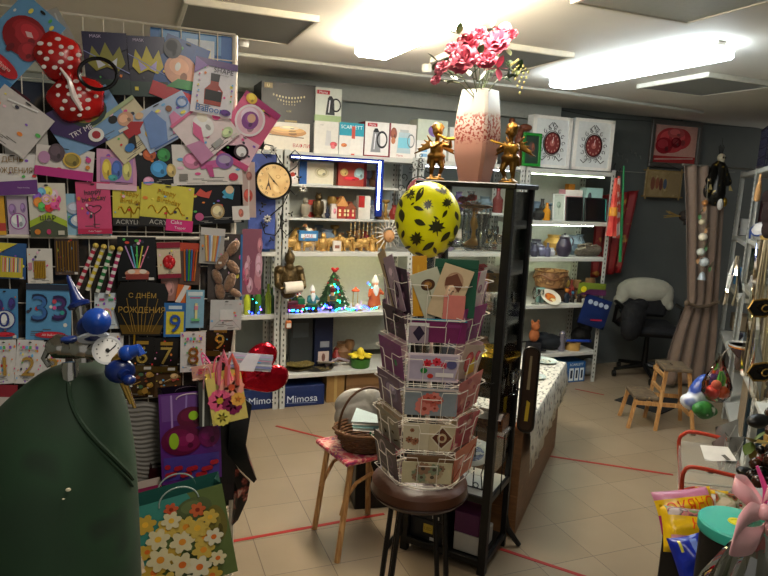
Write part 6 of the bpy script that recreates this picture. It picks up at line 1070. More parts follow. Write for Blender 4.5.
# ================================================================ stools, postcard spinner, balloon
sm = onD(419, 489, 2.15); SX, SY = float(sm[0]), float(sm[1]); SZ = .742
LEA = mt('#452a1c', .35, bump=.15, scale=30)
e = thing('round_bar_stool', 'round dark brown leather stool under the postcard spinner', 'stool', TL(SX, SY))
MB().lathe([(0, SZ-.075), (.12, SZ-.075), (.148, SZ-.068), (.162, SZ-.045), (.16, SZ-.018), (.14, SZ-.004), (0, SZ)], LEA, 40).build('seat', e); MB().tube([(.161*math.cos(t), .161*math.sin(t), SZ-.05) for t in [i*2*math.pi/40 for i in range(40)]], .004, mt('#2c1a12', .4), 6, True).build('seat_piping', e)
ST = mt('#1c1917', .35, .5)
for k in range(4):
    a = R(20+90*k); u_, v_ = math.cos(a), math.sin(a)
    q = MB()
    for d_ in (-.022, .022): q.tube([(u_*.1-v_*d_, v_*.1+u_*d_, SZ-.08), (u_*.13-v_*d_, v_*.13+u_*d_, .4), (u_*.17-v_*d_, v_*.17+u_*d_, .02), (u_*.18-v_*d_, v_*.18+u_*d_, .006)], .0085, ST, 8)
    q.build('leg', e)
MB().tube([(.152*math.cos(t), .152*math.sin(t), .22) for t in [i*2*math.pi/36 for i in range(36)]], .008, ST, 8, True).build('foot_ring', e)
sp = onD(427, 480, 2.15); PX, PY = SX+.014, SY+.0
spn = thing('postcard_spinner', 'white wire postcard spinner standing on the round leather stool', 'spinner rack', TL(PX, PY, SZ))
_L = math.hypot(PX, PY)
def zz(py, k=.14): return WZ(py, PX-PX/_L*k, PY-PY/_L*k)-SZ
MB().cyl((0, 0, .0), (0, 0, zz(262)), .006, .006, WIRE, 8).build('pole', spn); MB().tube([(.12*math.cos(t), .12*math.sin(t), .004) for t in [i*2*math.pi/28 for i in range(28)]], .003, WIRE, 6, True).tube([(-.12, 0, .004), (.12, 0, .004)], .003, WIRE, 6).tube([(0, -.12, .004), (0, .12, .004)], .003, WIRE, 6).build('base_ring', spn)
tiers = [(318, 282), (343, 316), (382, 356), (416, 388), (451, 421), (484, 453)]
ca = math.atan2(-PY, -PX)
FI = [0, 1, -1, 2, -2, 3]
CCOL = {
 (0, 0): [('#c8b494', 'portrait', 1.6)], }
def pocketM(k, z0, tilt=10): a = ca+R(60*k+(4 if k == 0 else 0)); r_ = .109; return TL(PX, PY, SZ) @ Matrix.Rotation(a, 4, 'Z') @ Matrix.Translation((r_, 0, z0)) @ Matrix(((0, 0, 1, 0), (1, 0, 0, 0), (0, 1, 0, 0), (0, 0, 0, 1))) @ Matrix.Rotation(R(tilt), 4, 'X')
# local: x sideways, y up, z outward
iS = spn.matrix_world.inverted()
rings = []
for ti, (yb, yt) in enumerate(tiers):
    z0, z1 = zz(yb), zz(yt); hh = z1-z0; w_ = .17
    for k in FI:
        M_ = iS @ pocketM(k, z0, 10); q = MB(); q.X = M_; d_ = .036; r_ = .0012
        q.tube([(-w_/2, 0, 0), (w_/2, 0, 0), (w_/2, 0, d_), (-w_/2, 0, d_)], r_, WIRE, 5, True)
        q.tube([(-w_/2, hh, 0), (-w_/2, hh, d_), (-w_*.2, hh, d_), (-w_*.16, hh*.72, d_), (w_*.16, hh*.72, d_), (w_*.2, hh, d_), (w_/2, hh, d_), (w_/2, hh, 0)], r_, WIRE, 5)
        q.tube([(-w_/2, hh*1.02, 0), (w_/2, hh*1.02, 0)], r_, WIRE, 5)
        for x in (-w_*.18, w_*.18): q.tube([(x, 0, d_), (x, hh*(1 if abs(x) > .05 else .74), d_)], r_, WIRE, 4)
        for x in (-w_/2, w_/2): q.tube([(x, 0, 0), (x, hh, 0)], r_, WIRE, 4)
        q.tube([(0, 0, 0), (0, -.004, -.105)], r_, WIRE, 4); q.tube([(0, hh, 0), (0, hh, -.11)], r_, WIRE, 4)
        q.build('wire_pocket', spn)
FL = lambda c, c2, n=5, s=1: flowers(s, n, c, c2, -.3, .3, -.25, .25, (.08, .15))
def pcard(label, ti, k, w_, h_, base, ops, dx=0, dz=.012, rot=0, tilt=10, cat='postcard', name='postcard'):
    w_ *= 1.08; h_ *= 1.12; dz += .012
    z0 = zz(tiers[ti][0]); M_ = pocketM(k, z0, tilt) @ Matrix.Translation((dx, h_/2+.003, dz)) @ Matrix.Rotation(R(rot), 4, 'Z'); b = MB(); b.bbox(-w_/2, w_/2, -h_/2, h_/2, -.0015, 0, mt(base, .35) if isinstance(base, str) else base, .0006); ART(b, w_, h_, ops, ro=.25); return tag(b.build(name, mx=M_), label, cat)
face = [('e', 0, .2, .3, .2, '#a88468'), ('e', .0, .05, .16, .16, '#d4b090'), ('p', [(-.3, .25), (.0, .38), (.3, .2), (.25, .05), (.0, .16), (-.25, .1)], '#6c4434'), ('e', .02, -.28, .06, .05, '#a84c3c'), ('l', (.02, -.32), (.02, -.42), .02, '#4c5c3c'), ('e', -.06, .05, .03, .012, '#3c2c28'), ('e', .07, .05, .03, .012, '#3c2c28'), ('e', .0, -.04, .04, .012, '#a84840')]
pcard('tan card with a lady portrait, right of centre in the top tier', 0, 0, .085, .15, '#c4ac88', face, .035, .016, -16)
pcard('pale green-tan card with a dark flower, centre of the top tier', 0, 0, .08, .135, '#b4b49c', [('e', 0, .2, .25, .12, '#4c3424'), ('e', 0, .2, .14, .07, '#8c6434'), ('l', (0, .1), (-.1, -.4), .03, '#6c6c4c')], -.02, .009, 22)
pcard('dark green envelope behind the lady portrait card', 0, 0, .12, .165, '#23503c', [('l', (-.5, .35), (.5, .35), .01, '#1c4030')], .05, .003, 0)
pcard('golden yellow tassel card left of centre in the top tier', 0, 0, .04, .17, '#c89028', busy(3, ['#a87420', '#d8a840'], 6), -.055, .004, 4)
pcard('long lilac card with a painted lady, left side of the top tier', 0, -1, .07, .16, '#a08894', [('e', 0, .2, .3, .12, '#c8b0b8'), ('e', .05, -.1, .25, .15, '#4c3448'), ('e', -.1, -.3, .2, .1, '#7c5c78')], .01, .014, 18)
pcard('long beige card with a dark figure, left side of the top tier', 0, -1, .06, .17, '#b8a078', [('p', [(-.3, -.45), (-.1, .3), (.2, .2), (.3, -.45)], '#54444c')], -.04, .008, 24)
pcard('dark plum card behind the beige card in the top tier', 0, -1, .08, .13, '#3c2c38', busy(8, ['#5c4454', '#7c5c6c'], 8), .045, .005, 0)
pcard('narrow white and pink card on the right side of the top tier', 0, 1, .06, .13, '#e0d0cc', [('r', -.5, -.5, -.2, .5, '#d84c84'), ('e', .1, .1, .2, .1, '#a87c8c')], .01, .014, 2)
pcard('bright pink card on the right side of the top tier', 0, 1, .07, .12, '#d04c88', [('l', (-.4, .3), (.4, .1), .05, '#e8a0c0')], -.04, .007, -3)
pcard('coral card behind the centre of the top tier', 0, 0, .06, .07, '#c87468', [], .05, .0215, 0)
pcard('wide purple envelope with teal edge in the second tier', 1, 0, .155, .07, '#6c2450', [('r', -.5, .4, .5, .5, '#2c94a8'), ('r', .1, .15, .4, .3, '#7c3464')], .01, .01)
pcard('small card with dark diamond figure at the left of the second tier', 1, 0, .055, .06, '#8c7c84', [('p', [(0, -.4), (.3, 0), (0, .4), (-.3, 0)], '#2c2438'), ('r', -.5, .35, .5, .5, '#c8c4c0')], -.05, .02)
pcard('violet card on the right of the second tier', 1, 1, .14, .1, '#8c2c70', [('p', [(-.5, -.5), (0, .1), (.5, -.5)], '#742460')], 0, .012)
pcard('dark floral card on the left of the second tier', 1, -1, .14, .085, '#44303c', busy(17, ['#6c5464', '#2c2028', '#8c7484'], 12), 0, .012)
pcard('white envelope card with red roses, centre of the third tier', 2, 0, .145, .085, '#c8b8bc', [('r', -.46, -.42, .46, .42, '#a89cac'), ('f', -.12, .15, .09, 7, '#c02838', '#801820'), ('f', .06, .22, .09, 7, '#c83444', '#801820'), ('f', .2, .1, .07, 7, '#c04c5c', '#801820'), ('e', -.18, -.1, .07, .1, '#2c7c3c'), ('e', -.05, -.28, .06, .08, '#b8342c'), ('r', .05, -.3, .4, -.15, '#d8d0cc'), ('e', .35, .15, .1, .15, '#54547c')], 0, .012)
pcard('purple card with a green sprig on the left of the third tier', 2, -1, .15, .1, '#7c3c70', [('e', .2, -.1, .06, .1, '#54946c'), ('l', (-.3, .2), (.2, .3), .02, '#a06c98')], 0, .014)
pcard('red and yellow tulip card on the right of the third tier', 2, 1, .14, .1, '#b8a090', [('e', -.1, 0, .2, .3, '#b02c2c'), ('p', [(-.1, -.4), (.1, .2), (.3, -.3)], '#e0b83c'), ('e', .25, .2, .12, .15, '#c8485c')], 0, .014, -12)
pcard('blue-grey card with coral blossoms, centre of the fourth tier', 3, 0, .15, .085, '#7c8488', FL(['#b8584c', '#c87468'], '#8c3c30', 9, 3)+[('r', -.5, .42, .5, .5, '#b8a8a0')], 0, .012)
pcard('grey violet card with white writing on the left of the fourth tier', 3, -1, .15, .1, '#6c5468', [('e', .1, 0, .3, .3, '#84748c'), ('e', .2, .1, .12, .15, '#a89cb4'), ('l', (-.4, .3), (0, .35), .02, '#c8bcc8')], 0, .014)
pcard('salmon pink card on the right of the fourth tier', 3, 1, .14, .11, '#c06c68', busy(14, ['#d89084', '#a84c54', '#e0b0a0'], 8), 0, .014, 6)
pcard('cream card with brown flower branches, left of centre in the fifth tier', 4, 0, .075, .085, '#bcb094', FL(['#8c5c44', '#a87c5c'], '#54382c', 4, 8), -.04, .01)
pcard('cream card with a brown diamond ornament, right of centre in the fifth tier', 4, 0, .075, .085, '#b8a888', [('p', [(0, -.45), (.45, 0), (0, .45), (-.45, 0)], '#d0c4a8'), ('p', [(0, -.38), (.38, 0), (0, .38), (-.38, 0)], '#5c3428'), ('e', 0, 0, .18, .18, '#b8a07c'), ('e', 0, 0, .1, .1, '#6c3c2c')], .04, .012)
pcard('grey card with a brown tree on the left of the fifth tier', 4, -1, .15, .09, '#88806c', busy(19, ['#5c4c3c', '#a89c84', '#3c342c'], 10), 0, .014)
pcard('red and pink rose card on the right of the fifth tier', 4, 1, .14, .1, '#a83c48', busy(12, ['#c8687c', '#d8a89c', '#7c2430'], 9), 0, .014, -6)
pcard('cream card with tiny blossoms, centre of the lowest tier', 5, 0, .145, .07, '#b8ac88', FL(['#8c6c54', '#a89070', '#7c8468'], '#54483c', 12, 2), .0, .012)
pcard('brown kraft envelope behind the tiny blossom card', 5, 0, .14, .088, '#6c5038', [], .01, .004)
pcard('dark plum card with white loops on the left of the lowest tier', 5, -1, .15, .11, '#342430', [('o', -.1, .15, .16, .22, .3, '#b8a8b4'), ('o', .2, -.1, .12, .18, .3, '#8c7c8c'), ('l', (-.4, -.3), (.3, -.4), .02, '#a898a4')], 0, .014)
pcard('orange and pink card on the right of the lowest tier', 5, 1, .13, .11, '#c86c50', [('e', 0, 0, .3, .2, '#d8988c'), ('l', (-.4, -.4), (.4, .3), .05, '#b8442c')], 0, .014, 4)
for ti, c_ in enumerate(('#8c7484', '#5c4454', '#a88c94', '#7c6c74', '#948468', '#6c4c48')):
    for k, sd_ in ((2, 'right'), (-2, 'left')): pcard('postcard in the rear %s pocket of the %s tier' % (sd_, ['top', 'second', 'third', 'fourth', 'fifth', 'lowest'][ti]), ti, k, .14, .09, c_, busy(ti*3+k, ['#b89c9c', '#d0c4b0', '#54444c'], 6), 0, .012)
# balloon
bc = onD(427.5, 220, 2.12); bm = TL(*[float(v) for v in bc]); e = thing('yellow_balloon', 'yellow balloon printed with black leaves above the postcard spinner', 'balloon', bm)
BRX, BRZ = 33*2.12/F, 38*2.12/F; YEL = mt('#e2e010', .28, var=.02); BLK = mt('#30300c', .4)
q = MB(); NB = 32; pr = [(BRX*math.sin(math.pi*i/24)*(1 if i > 12 else (1-.05*math.sin(math.pi*i/12))), -BRZ*math.cos(math.pi*i/24)) for i in range(25)]; q.lathe(pr, YEL, NB); q.lathe([(.008, -BRZ-.014), (.004, -BRZ-.004), (.01, -BRZ+.004)], YEL, 12); q.build('balloon_skin', e, smooth=80)
toc = Vector((-bc[0], -bc[1], 0)).normalized(); rt = Vector((-toc[1], toc[0], 0)); q = MB()
def onb(u, v):   # u,v in px units from balloon centre as seen
    x = u/33; z = v/38; y2 = 1-x*x-z*z
    y_ = math.sqrt(max(y2, .0)); d_ = rt*x*BRX+Vector((0, 0, 1))*z*BRZ+toc*y_*BRX; return d_*1.006
MAP_ = [(0, 1), (.14, .6), (.42, .78), (.36, .38), (.85, .42), (.6, .08), (.95, -.18), (.4, -.25), (.5, -.55), (.08, -.38), (.03, -.95), (-.03, -.95), (-.08, -.38), (-.5, -.55), (-.4, -.25), (-.95, -.18), (-.6, .08), (-.85, .42), (-.36, .38), (-.42, .78), (-.14, .6)]
OV = [(0, 1), (.22, .7), (.36, .3), (.36, -.1), (.25, -.5), (.0, -1), (-.25, -.5), (-.36, -.1), (-.36, .3), (-.22, .7)]
def leafb(u, v, r_, rot, shp, th=1):
    c_, s_ = math.cos(R(rot)), math.sin(R(rot)); P = []
    for x, y in shp:
        x *= th; a, b_ = x*c_-y*s_, x*s_+y*c_; uu, vv = u+a*r_, v+b_*r_; k = math.hypot(uu/33, vv/38); 
        if k > .985: uu, vv = uu*.985/k, vv*.985/k
        P.append(onb(uu, vv))
    k = math.hypot(u/33, v/38); 
    if k > .97: u, v = u*.97/k, v*.97/k
    q.add([onb(u, v)]+P, [(0, i+1, (i+1) % len(P)+1) for i in range(len(P))], BLK)
for L in ((9, -5, 9, 10, MAP_), (-9, -17, 8, 80, MAP_), (-19, 25, 7, -60, MAP_), (18, 18, 6, 20, MAP_), (0, 16, 5.5, 70, MAP_), (26, -22, 6, 150, MAP_), (14, 30, 5, 120, MAP_)): leafb(*L)
for L in ((-9, 25, 8, -25, OV), (-9, 12, 5.5, 75, OV), (-25, 4, 6.5, 10, OV, 1.3), (-7, -1, 6, 70, OV, 1.3), (-23, -14, 4.5, -10, OV), (-29, -6, 4, 10, OV), (18, -14, 7, -40, OV), (2, -24, 7.5, -50, OV), (-6, -33, 5, 75, OV), (9, 30, 4, 70, OV), (28, 6, 5, 20, OV), (22, 32, 3, 40, OV), (16, -32, 5, 100, OV), (-27, 16, 5, 20, OV, 1.2), (8, 4, 3, 60, OV), (28, -8, 6, -5, OV), (-15, 16, 2.4, 130, OV), (-18, -27, 4, -60, OV), (9, -28, 4, 20, OV, 1.2), (16, 8, 4.5, -30, OV)): leafb(*L)
# other side
for i in range(14):
    a = i*2.4; z = -.8+1.6*i/13; rr_ = math.sqrt(1-z*z); d_ = (-toc*abs(math.cos(a*.5))*.8+rt*math.sin(a)).normalized()*rr_; P = []; c_ = Vector((d_[0]*BRX, d_[1]*BRX, z*BRZ))
    nn = c_.normalized(); t1 = nn.orthogonal().normalized(); t2 = nn.cross(t1)
    for x, y in OV: p = c_+t1*x*.02+t2*y*.02; p = Vector((p[0]/BRX, p[1]/BRX, p[2]/BRZ)).normalized()*1.006; P.append(Vector((p[0]*BRX, p[1]*BRX, p[2]*BRZ)))
    q.add([c_*1.006]+P, [(0, i_+1, (i_+1) % 10+1) for i_ in range(10)], BLK)
q.build('leaf_print', e)
MB().cyl((0, 0, -BRZ-.012), (PX-bc[0], PY-bc[1], -BRZ-.2), .003, .003, mt('#e0dcd0'), 8).build('stick', e)
# ---- wooden stool with a floral seat behind, wicker basket on it
st = thing('wooden_stool', 'light wooden stool with a pink floral seat behind the leather stool', 'stool', TL(1.0, 2.70, 0, 12) @ Matrix.Diagonal((1, 1, .94, 1))); SE = speckle('floral_oilcloth', '#c84c5c', ['#d8b0a0', '#b82c50', '#6c2c6c', '#e0a060'], 22, .42, .5, .35)
MB().bbox(-.17, .15, -.15, .15, .475, .5, SE, .006).build('seat', st)
for x0_, y0_, x1_, y1_ in ((-.12, -.11, -.2, -.15), (.11, -.11, .15, -.15), (-.12, .11, -.16, .15), (.11, .11, .15, .15)): MB().tube([(x0_, y0_, .475), (x1_, y1_, .0)], .014, WOOD, 8).build('leg', st)
MB().tube([(-.17, -.12, .22), (-.155, -.125, .3), (-.1, -.125, .37), (-.02, -.125, .4), (.06, -.125, .38), (.11, -.125, .31), (.15, -.12, .2)], .009, WOOD, 8).build('bent_brace', st); MB().tube([(-.15, .12, .25), (-.08, .125, .37), (.03, .125, .4), (.12, .125, .33), (.16, .12, .22)], .009, WOOD, 8).build('bent_brace', st)
bk = thing('wicker_basket', 'brown wicker basket with handle standing on the floral stool', 'basket', TL(1.01, 2.66, .472)); q = MB()
for k in range(8): r_ = .085+.006*k; q.tube([((r_+.003*(-1)**(i+k))*1.25*math.cos(i*2*math.pi/32), (r_+.003*(-1)**(i+k))*math.sin(i*2*math.pi/32), .007+.013*k) for i in range(32)], .0066, mt('#5c3c20', .6, var=.3), 6, True)
q.lathe([(.1, .004), (0, .006)], mt('#4c3018'), 16, sx=1.2); q.build('basket_body', bk); MB().tube([(-.14*math.cos(math.pi*i/14), 0, .1+.19*math.sin(math.pi*i/14)) for i in range(15)], .006, mt('#4c3018', .6), 6).build('handle', bk)
q = MB()
for i in range(4): q.add([(-.12, -.06+.01*i, .11+.01*i), (.02, -.1, .1+.015*i), (.07, .03, .12), (-.06, .07, .135+.01*i)], [(0, 1, 2, 3)], mt(['#c8c4bc', '#8cb4b4', '#d0ccc4', '#a8b8b8'][i], .5))
o = q.build('folded_paper', mx=TL(1.03, 2.64, .484)); tag(o, 'loose white and pale blue papers lying in the wicker basket', 'papers'); tag(MB().ell((0, 0, 0), (.05, .03, .02), mt('#1c8c54', .4, bump=.5), 10, 6).build('green_packet', mx=TL(1.04, 2.58, .572)), 'small green packet lying in the wicker basket', 'packet')
bag = thing('white_plastic_bag', 'pale grey plastic bag standing behind the wicker basket', 'bag', TL(1.02, 2.81, .472)); blob('bag_body', [('e', (0, 0, .1), (.13, .05, .1)), ('e', (-.02, 0, .16), (.11, .03, .08)), ('e', (.06, 0, .14), (.06, .04, .1))], mt('#98948c', .35, bump=.4, scale=18), .006, bag)
# black box on the floor under the stools
tag(MB().bbox(0, .3, 0, .25, 0, .34, mt('#15120f', .5), .004).build('black_storage_box', mx=TL(1.06, 2.93, 0, -8)), 'black box on the floor behind the wooden stool', 'box')
# ================================================================ shelving behind the cabinet and the lit unit with the jug
tag(MB().bbox(2.07, 2.95, SL+.02, SL+.4, -.018, 0, mt('#c9cac4', .4), .002).build('inner_shelf', mx=TL(0, 0, 1.5)), 'thin inner shelf seen through the top of the glass cabinet', 'shelf')
def shp(kind, label, px, z, Y, h, m, group=None):
    P = {'vase': [(.2, 0), (.3, .1), (.36, .4), (.2, .75), (.14, .88), (.2, 1), (.17, 1), (.1, .88), (0, .8)], 'goblet': [(.25, 0), (.25, .03), (.04, .08), (.04, .45), (.2, .58), (.26, .8), (.22, 1), (.2, 1), (.2, .65), (0, .5)],
         'bottle': [(.2, 0), (.22, .04), (.22, .55), (.09, .72), (.08, .95), (.1, .96), (.1, 1), (0, 1)], 'bowl': [(.3, 0), (.32, .08), (.7, .7), (.8, 1), (.76, 1), (.6, .65), (0, .15)], 'pot': [(.3, 0), (.5, .25), (.52, .6), (.3, .85), (.34, 1), (.3, 1), (0, .9)], 'candlestick': [(.3, 0), (.3, .05), (.08, .12), (.12, .3), (.06, .5), (.1, .7), (.06, .8), (.2, .9), (.2, 1), (0, .95)]}[kind]
    X = WX(px, Y, z); X = 2.15 if 1.93 < X < 2.15 else X
    return tag(MB().lathe([(r_*h, z_*h) for r_, z_ in P], m, 20).build(kind, mx=TL(X, Y, z)), label, kind, group)
BR_ = mt('#8c5c34', .4, .5, var=.2); PUR = mt('#4c3c64', .25); SIL = mt('#a8a8a8', .2, .9); WHC = mt('#e0dcd4', .3)
lst = [('vase', 412, 1.18, .17, WHC, 'white vase just right of the balloon edge on the middle shelf'), ('goblet', 466, 1.18, .14, CRYST, 0), ('goblet', 474, 1.18, .14, CRYST, 0), ('goblet', 482, 1.18, .13, CRYST, 0), ('goblet', 490, 1.18, .14, CRYST, 0), ('goblet', 498, 1.18, .13, CRYST, 0), ('vase', 458, 1.5, .16, PUR, 'dark violet vase seen through the top glass of the cabinet'), ('candlestick', 470, 1.5, .17, SIL, 'silver candlestick behind the cabinet, next to the violet vase'), ('pot', 484, 1.5, .13, mt('#5c6c74', .4), 'grey-blue pot behind the cabinet top glass'), ('bottle', 497, 1.5, .2, mt('#6c2c2c', .25), 'dark red bottle behind the cabinet top glass'), ('bowl', 512, 1.5, .09, BR_, 'brown bowl behind the black cabinet posts'),
       ('vase', 462, .72, .22, mt('#a88c5c', .4, .3), 'tan vase on the lower shelf behind the spinner'), ('pot', 480, .72, .16, mt('#c8a8a0', .4), 'pinkish pot on the lower shelf behind the cabinet'), ('bowl', 498, .72, .1, WHC, 'white bowl on the lower shelf behind the cabinet post'), ('vase', 448, 1.18, .15, mt('#8c7c94', .3), 'lilac vase beside the balloon on the middle shelf'), ('pot', 402, .72, .12, mt('#6c7c5c', .4), 'green-grey pot on the shelf left of the spinner cards'), ('pot', 450, .26, .2, mt('#3c3c44', .4), 'dark pot on the bottom shelf behind the spinner'), ('pot', 480, .26, .18, mt('#5c4434', .5), 'brown pot on the bottom shelf behind the cabinet')]
for k, px, z, h, m, lb in lst: shp(k, lb or 'clear goblet in the row behind the cabinet glass', px, z, SL+.13, h, m, None if lb else 'clear goblets behind the cabinet glass')
for i, (p0, p1, pt, z, c, lb) in enumerate(((426, 446, 192, 1.5, '#54687c', 'blue-grey box partly behind the balloon on the inner shelf'), (388, 400, 270, .72, '#8c8474', 'small beige box at the end of the lit shelf'), (430, 446, 226, 1.18, '#7c6c5c', 'brown box behind the balloon on the middle shelf'), (402, 420, 345, .26, '#4c4438', 'brown box on the bottom shelf behind the spinner'))): sbox(lb, p0, p1, pt, z, SL+.16, .1, c, busy(i, ['#a89c84', '#8c4c3c', '#3c3c3c'], 6))
# --- lit unit: x 3.0 .. 3.9
JY = SL+.1
Z1, Z2, Z3, Z4, Z5 = 1.45, 1.14, .73, .29, 1.88
pframe('left black slate board in a thin frame on the upper lit shelf', 565.5, 582, 197, Z1, SL+.06, '#1a1a1a', '#17181a', [('l', (-.4, .3), (-.1, .34), .01, '#3c4044')], .015, fw_=.05, name='slate_board', cat='slate board')
pframe('right wider black slate board with a teal edge on the upper lit shelf', 583.5, 606, 198, Z1, SL+.04, '#202422', '#15171a', [('r', .46, -.5, .5, .5, '#3ca49c')], .015, fw_=.05, name='slate_board', cat='slate board')
pframe('white picture frame with a pale leaf print left of the slates', 552, 564, 194, Z1, SL+.06, '#d8dad4', '#c4ccc0', [('e', 0, .1, .22, .14, '#8c9c8c'), ('l', (0, -.3), (0, .2), .03, '#7c8c7c')], .015, fw_=.08)
shp('bottle', 'amber bottle with yellow label left of the white picture frame', 546, Z1, SL+.08, .15, mt('#c8882c', .2)); shp('pot', 'dark round ornament at the left end of the upper lit shelf', 538, Z1, SL+.1, .1, mt('#2c2c2c', .4)); shp('bottle', 'dark slim bottle behind the amber bottle', 541, Z1, SL+.2, .18, mt('#34302c', .3))
sbox('flat pink box lying above and behind the left slate', 563, 580, 190, Z1, SL+.2, .1, '#d89ca4', [('r', -.5, .3, .5, .5, '#e8dcd8')]); sbox('pale teal box behind the right slate', 584, 600, 188, Z1, SL+.2, .1, '#a8ccc8', [('e', -.3, .2, .12, .16, '#4c4c54')]); sbox('small orange box behind the pink box', 566, 572, 184, Z1, SL+.32, .06, '#d88c34', [])
e = thing('ceramic_jug', 'dark violet ceramic jug with a handle and small lid', 'jug', TL(WX(563, JY, Z2), JY, Z2)); JM = mt('#3a3442', .3, bump=.1)
MB().lathe([(.04, 0), (.055, .02), (.068, .06), (.066, .1), (.05, .135), (.042, .155), (.05, .172), (.045, .172), (.036, .155), (0, .12)], JM, 28).build('body', e); MB().tube([(.045, 0, .16), (.075, 0, .165), (.095, 0, .14), (.09, 0, .1), (.065, 0, .075)], .0065, JM, 8).build('handle', e); MB().lathe([(.045, .17), (.03, .183), (.008, .19), (.01, .2), (0, .205)], JM, 20).build('lid', e)
e = blob('coiled_wire_sculpture', [('c', (-.1, 0, .03), (.1, 0, .03), .035, .03), ('e', (0, 0, .05), (.13, .06, .035)), ('c', (-.12, -.03, .05), (.06, -.04, .1), .014, .012), ('c', (-.06, -.04, .1), (.12, -.03, .05), .013, .012), ('c', (-.1, .0, .09), (.02, .0, .11), .015, .01), ('e', (.08, -.02, .06), (.05, .04, .04))], mt('#6c6458', .5, .3, bump=.6, scale=60, var=.3), .006, None, TL(WX(587, JY, Z2), JY, Z2+.004)); tag(e, 'grey-brown woven driftwood-like ornament right of the jug', 'ornament')
for i, (px, h, k, c, lb) in enumerate(((534, .12, 'vase', '#3c3c4c', 'small dark vase at the left of the jug shelf'), (541, .09, 'pot', '#6c6c84', 'bluish small pot left of the jug'), (547, .12, 'bottle', '#54546c', 'grey-violet bottle just left of the jug'), (551, .07, 'pot', '#a8a8b0', 'tiny pale pot next to the jug'))): shp(k, lb, px, Z2, SL+.08+.04*(i % 2), h, mt(c, .3))
q = MB().lathe([(.08, 0), (.12, .02), (.14, .1), (.13, .15), (.138, .165), (.125, .165), (.12, .03), (0, .02)], speckle('carved_wood', '#8a6440', ['#5c3c24', '#a07c54'], 12, .45, .55, .5), 30, sx=1.15); q.tube([(.162*math.cos(i*.2244), .142*math.sin(i*.2244), .11+.02*math.sin(i*.9)) for i in range(28)], .008, mt('#6c4428', .5), 6, True); tag(q.build('carved_basket', mx=TL(WX(549, SL+.2, Z3), SL+.2, Z3+.11)), 'big carved brown bowl on the shelf under the led strip', 'bowl'); tag(MB().bbox(-.12, .12, -.08, .08, 0, .108, mt('#4c3c30', .5), .004).build('wooden_riser', mx=TL(WX(549, SL+.2, Z3), SL+.2, Z3)), 'dark riser block under the big carved bowl', 'display stand')
plate('cream plate with an orange pattern leaning on the shelf below the jug', TL(WX(549, SL+.07, Z3), SL+.06, Z3+.05) @ Matrix.Rotation(R(38), 4, 'X'), .095, mt('#dcd4c4', .3), speckle('orange_dish', '#c8702c', ['#8c3c1c', '#e0c890'], 14, .45, .55, .3))
for i, (px, h, c, hc_, lb) in enumerate(((566, .14, '#1c2430', '#c87830', 'dark figurine with an orange head near the carved bowl'), (572, .11, '#24201c', '#3c6c8c', 'dark figurine with a blue cap'), (579, .12, '#2c201c', '#c86c3c', 'dark figurine with orange face, third in the row'), (586, .08, '#2c2c2c', '#c8704c', 'small dark figurine at the right end of the row'), (590, .06, '#b8b8b4', '#8c8c8c', 'tiny pale figurine at the shelf end'))):
    e = thing('souvenir_figure', lb, 'figurine', TL(WX(px, SL+.08, Z3), SL+.08, Z3)); blob('body', [('c', (0, 0, h*.1), (0, 0, h*.5), h*.2, h*.14), ('c', (-h*.15, 0, h*.5), (-h*.2, -h*.1, h*.3), h*.06, h*.05), ('c', (h*.15, 0, h*.5), (h*.2, -h*.1, h*.3), h*.06, h*.05)], mt(c, .5), h*.04, e); MB().ell((0, 0, h*.78), (h*.14, h*.14, h*.15), mt(hc_, .5)).ell((0, 0, h*.93), (h*.1, h*.1, h*.06), mt(c, .5)).build('head', e)
shp('goblet', 'crystal goblet at the left of the figurine shelf', 535, Z3, SL+.05, .13, CRYST, 'crystal goblets on the figurine shelf'); shp('goblet', 'crystal goblet at the left of the figurine shelf', 540, Z3, SL+.09, .12, CRYST, 'crystal goblets on the figurine shelf'); sbox('teal and white small book standing left of the orange-patterned plate', 537, 544, 288, Z3, SL+.12, .03, '#8cb4b0', [])
# low shelf z .29
e = blob('black_fabric_bundle', [('e', (0, 0, .07), (.13, .1, .07)), ('e', (-.06, 0, .11), (.07, .07, .05)), ('e', (.08, -.02, .06), (.09, .08, .06))], mt('#1c2024', .8, bump=.3), .008, None, TL(WX(548, SL+.15, Z4), SL+.15, Z4+.002)); tag(e, 'black fabric bundle on the low shelf beside the counter', 'bundle')
e = blob('black_fabric_bundle', [('e', (0, 0, .08), (.1, .09, .08)), ('e', (.05, 0, .15), (.06, .06, .06)), ('e', (.0, .0, .22), (.05, .05, .06))], mt('#15171a', .7, bump=.4), .008, None, TL(WX(580, SL+.26, Z4), SL+.26, Z4+.002)); tag(e, 'taller black bundle at the back of the low shelf', 'bundle')
e = thing('toilet_brush_tube', 'blue tube lying across the low shelf', 'tube', Matrix.Translation(tuple(onY(578, 340, SL+.06)))); MB().cyl((-.13, 0, 0), (.12, .0, -.015), .012, .012, mt('#2c4cb4', .3), 12).build('tube', e); MB().cyl((.12, 0, -.015), (.14, 0, -.018), .015, .015, mt('#1c2c6c', .3), 12).build('end_cap', e)
tag(MB().cyl((0, 0, 0), (0, 0, .065), .07, .07, mt('#b89050', .6), 28).cyl((0, 0, .0651), (0, 0, .066), .03, .03, mt('#6c4c2c'), 16).build('tan_roll', mx=TL(WX(572, SL+.1, Z4), SL+.1, Z4)), 'tan round roll of tape on the low shelf', 'roll')
plate('silver-grey dish lying at the left of the low shelf', TL(WX(538, SL+.1, Z4), SL+.1, Z4), .07, SIL)
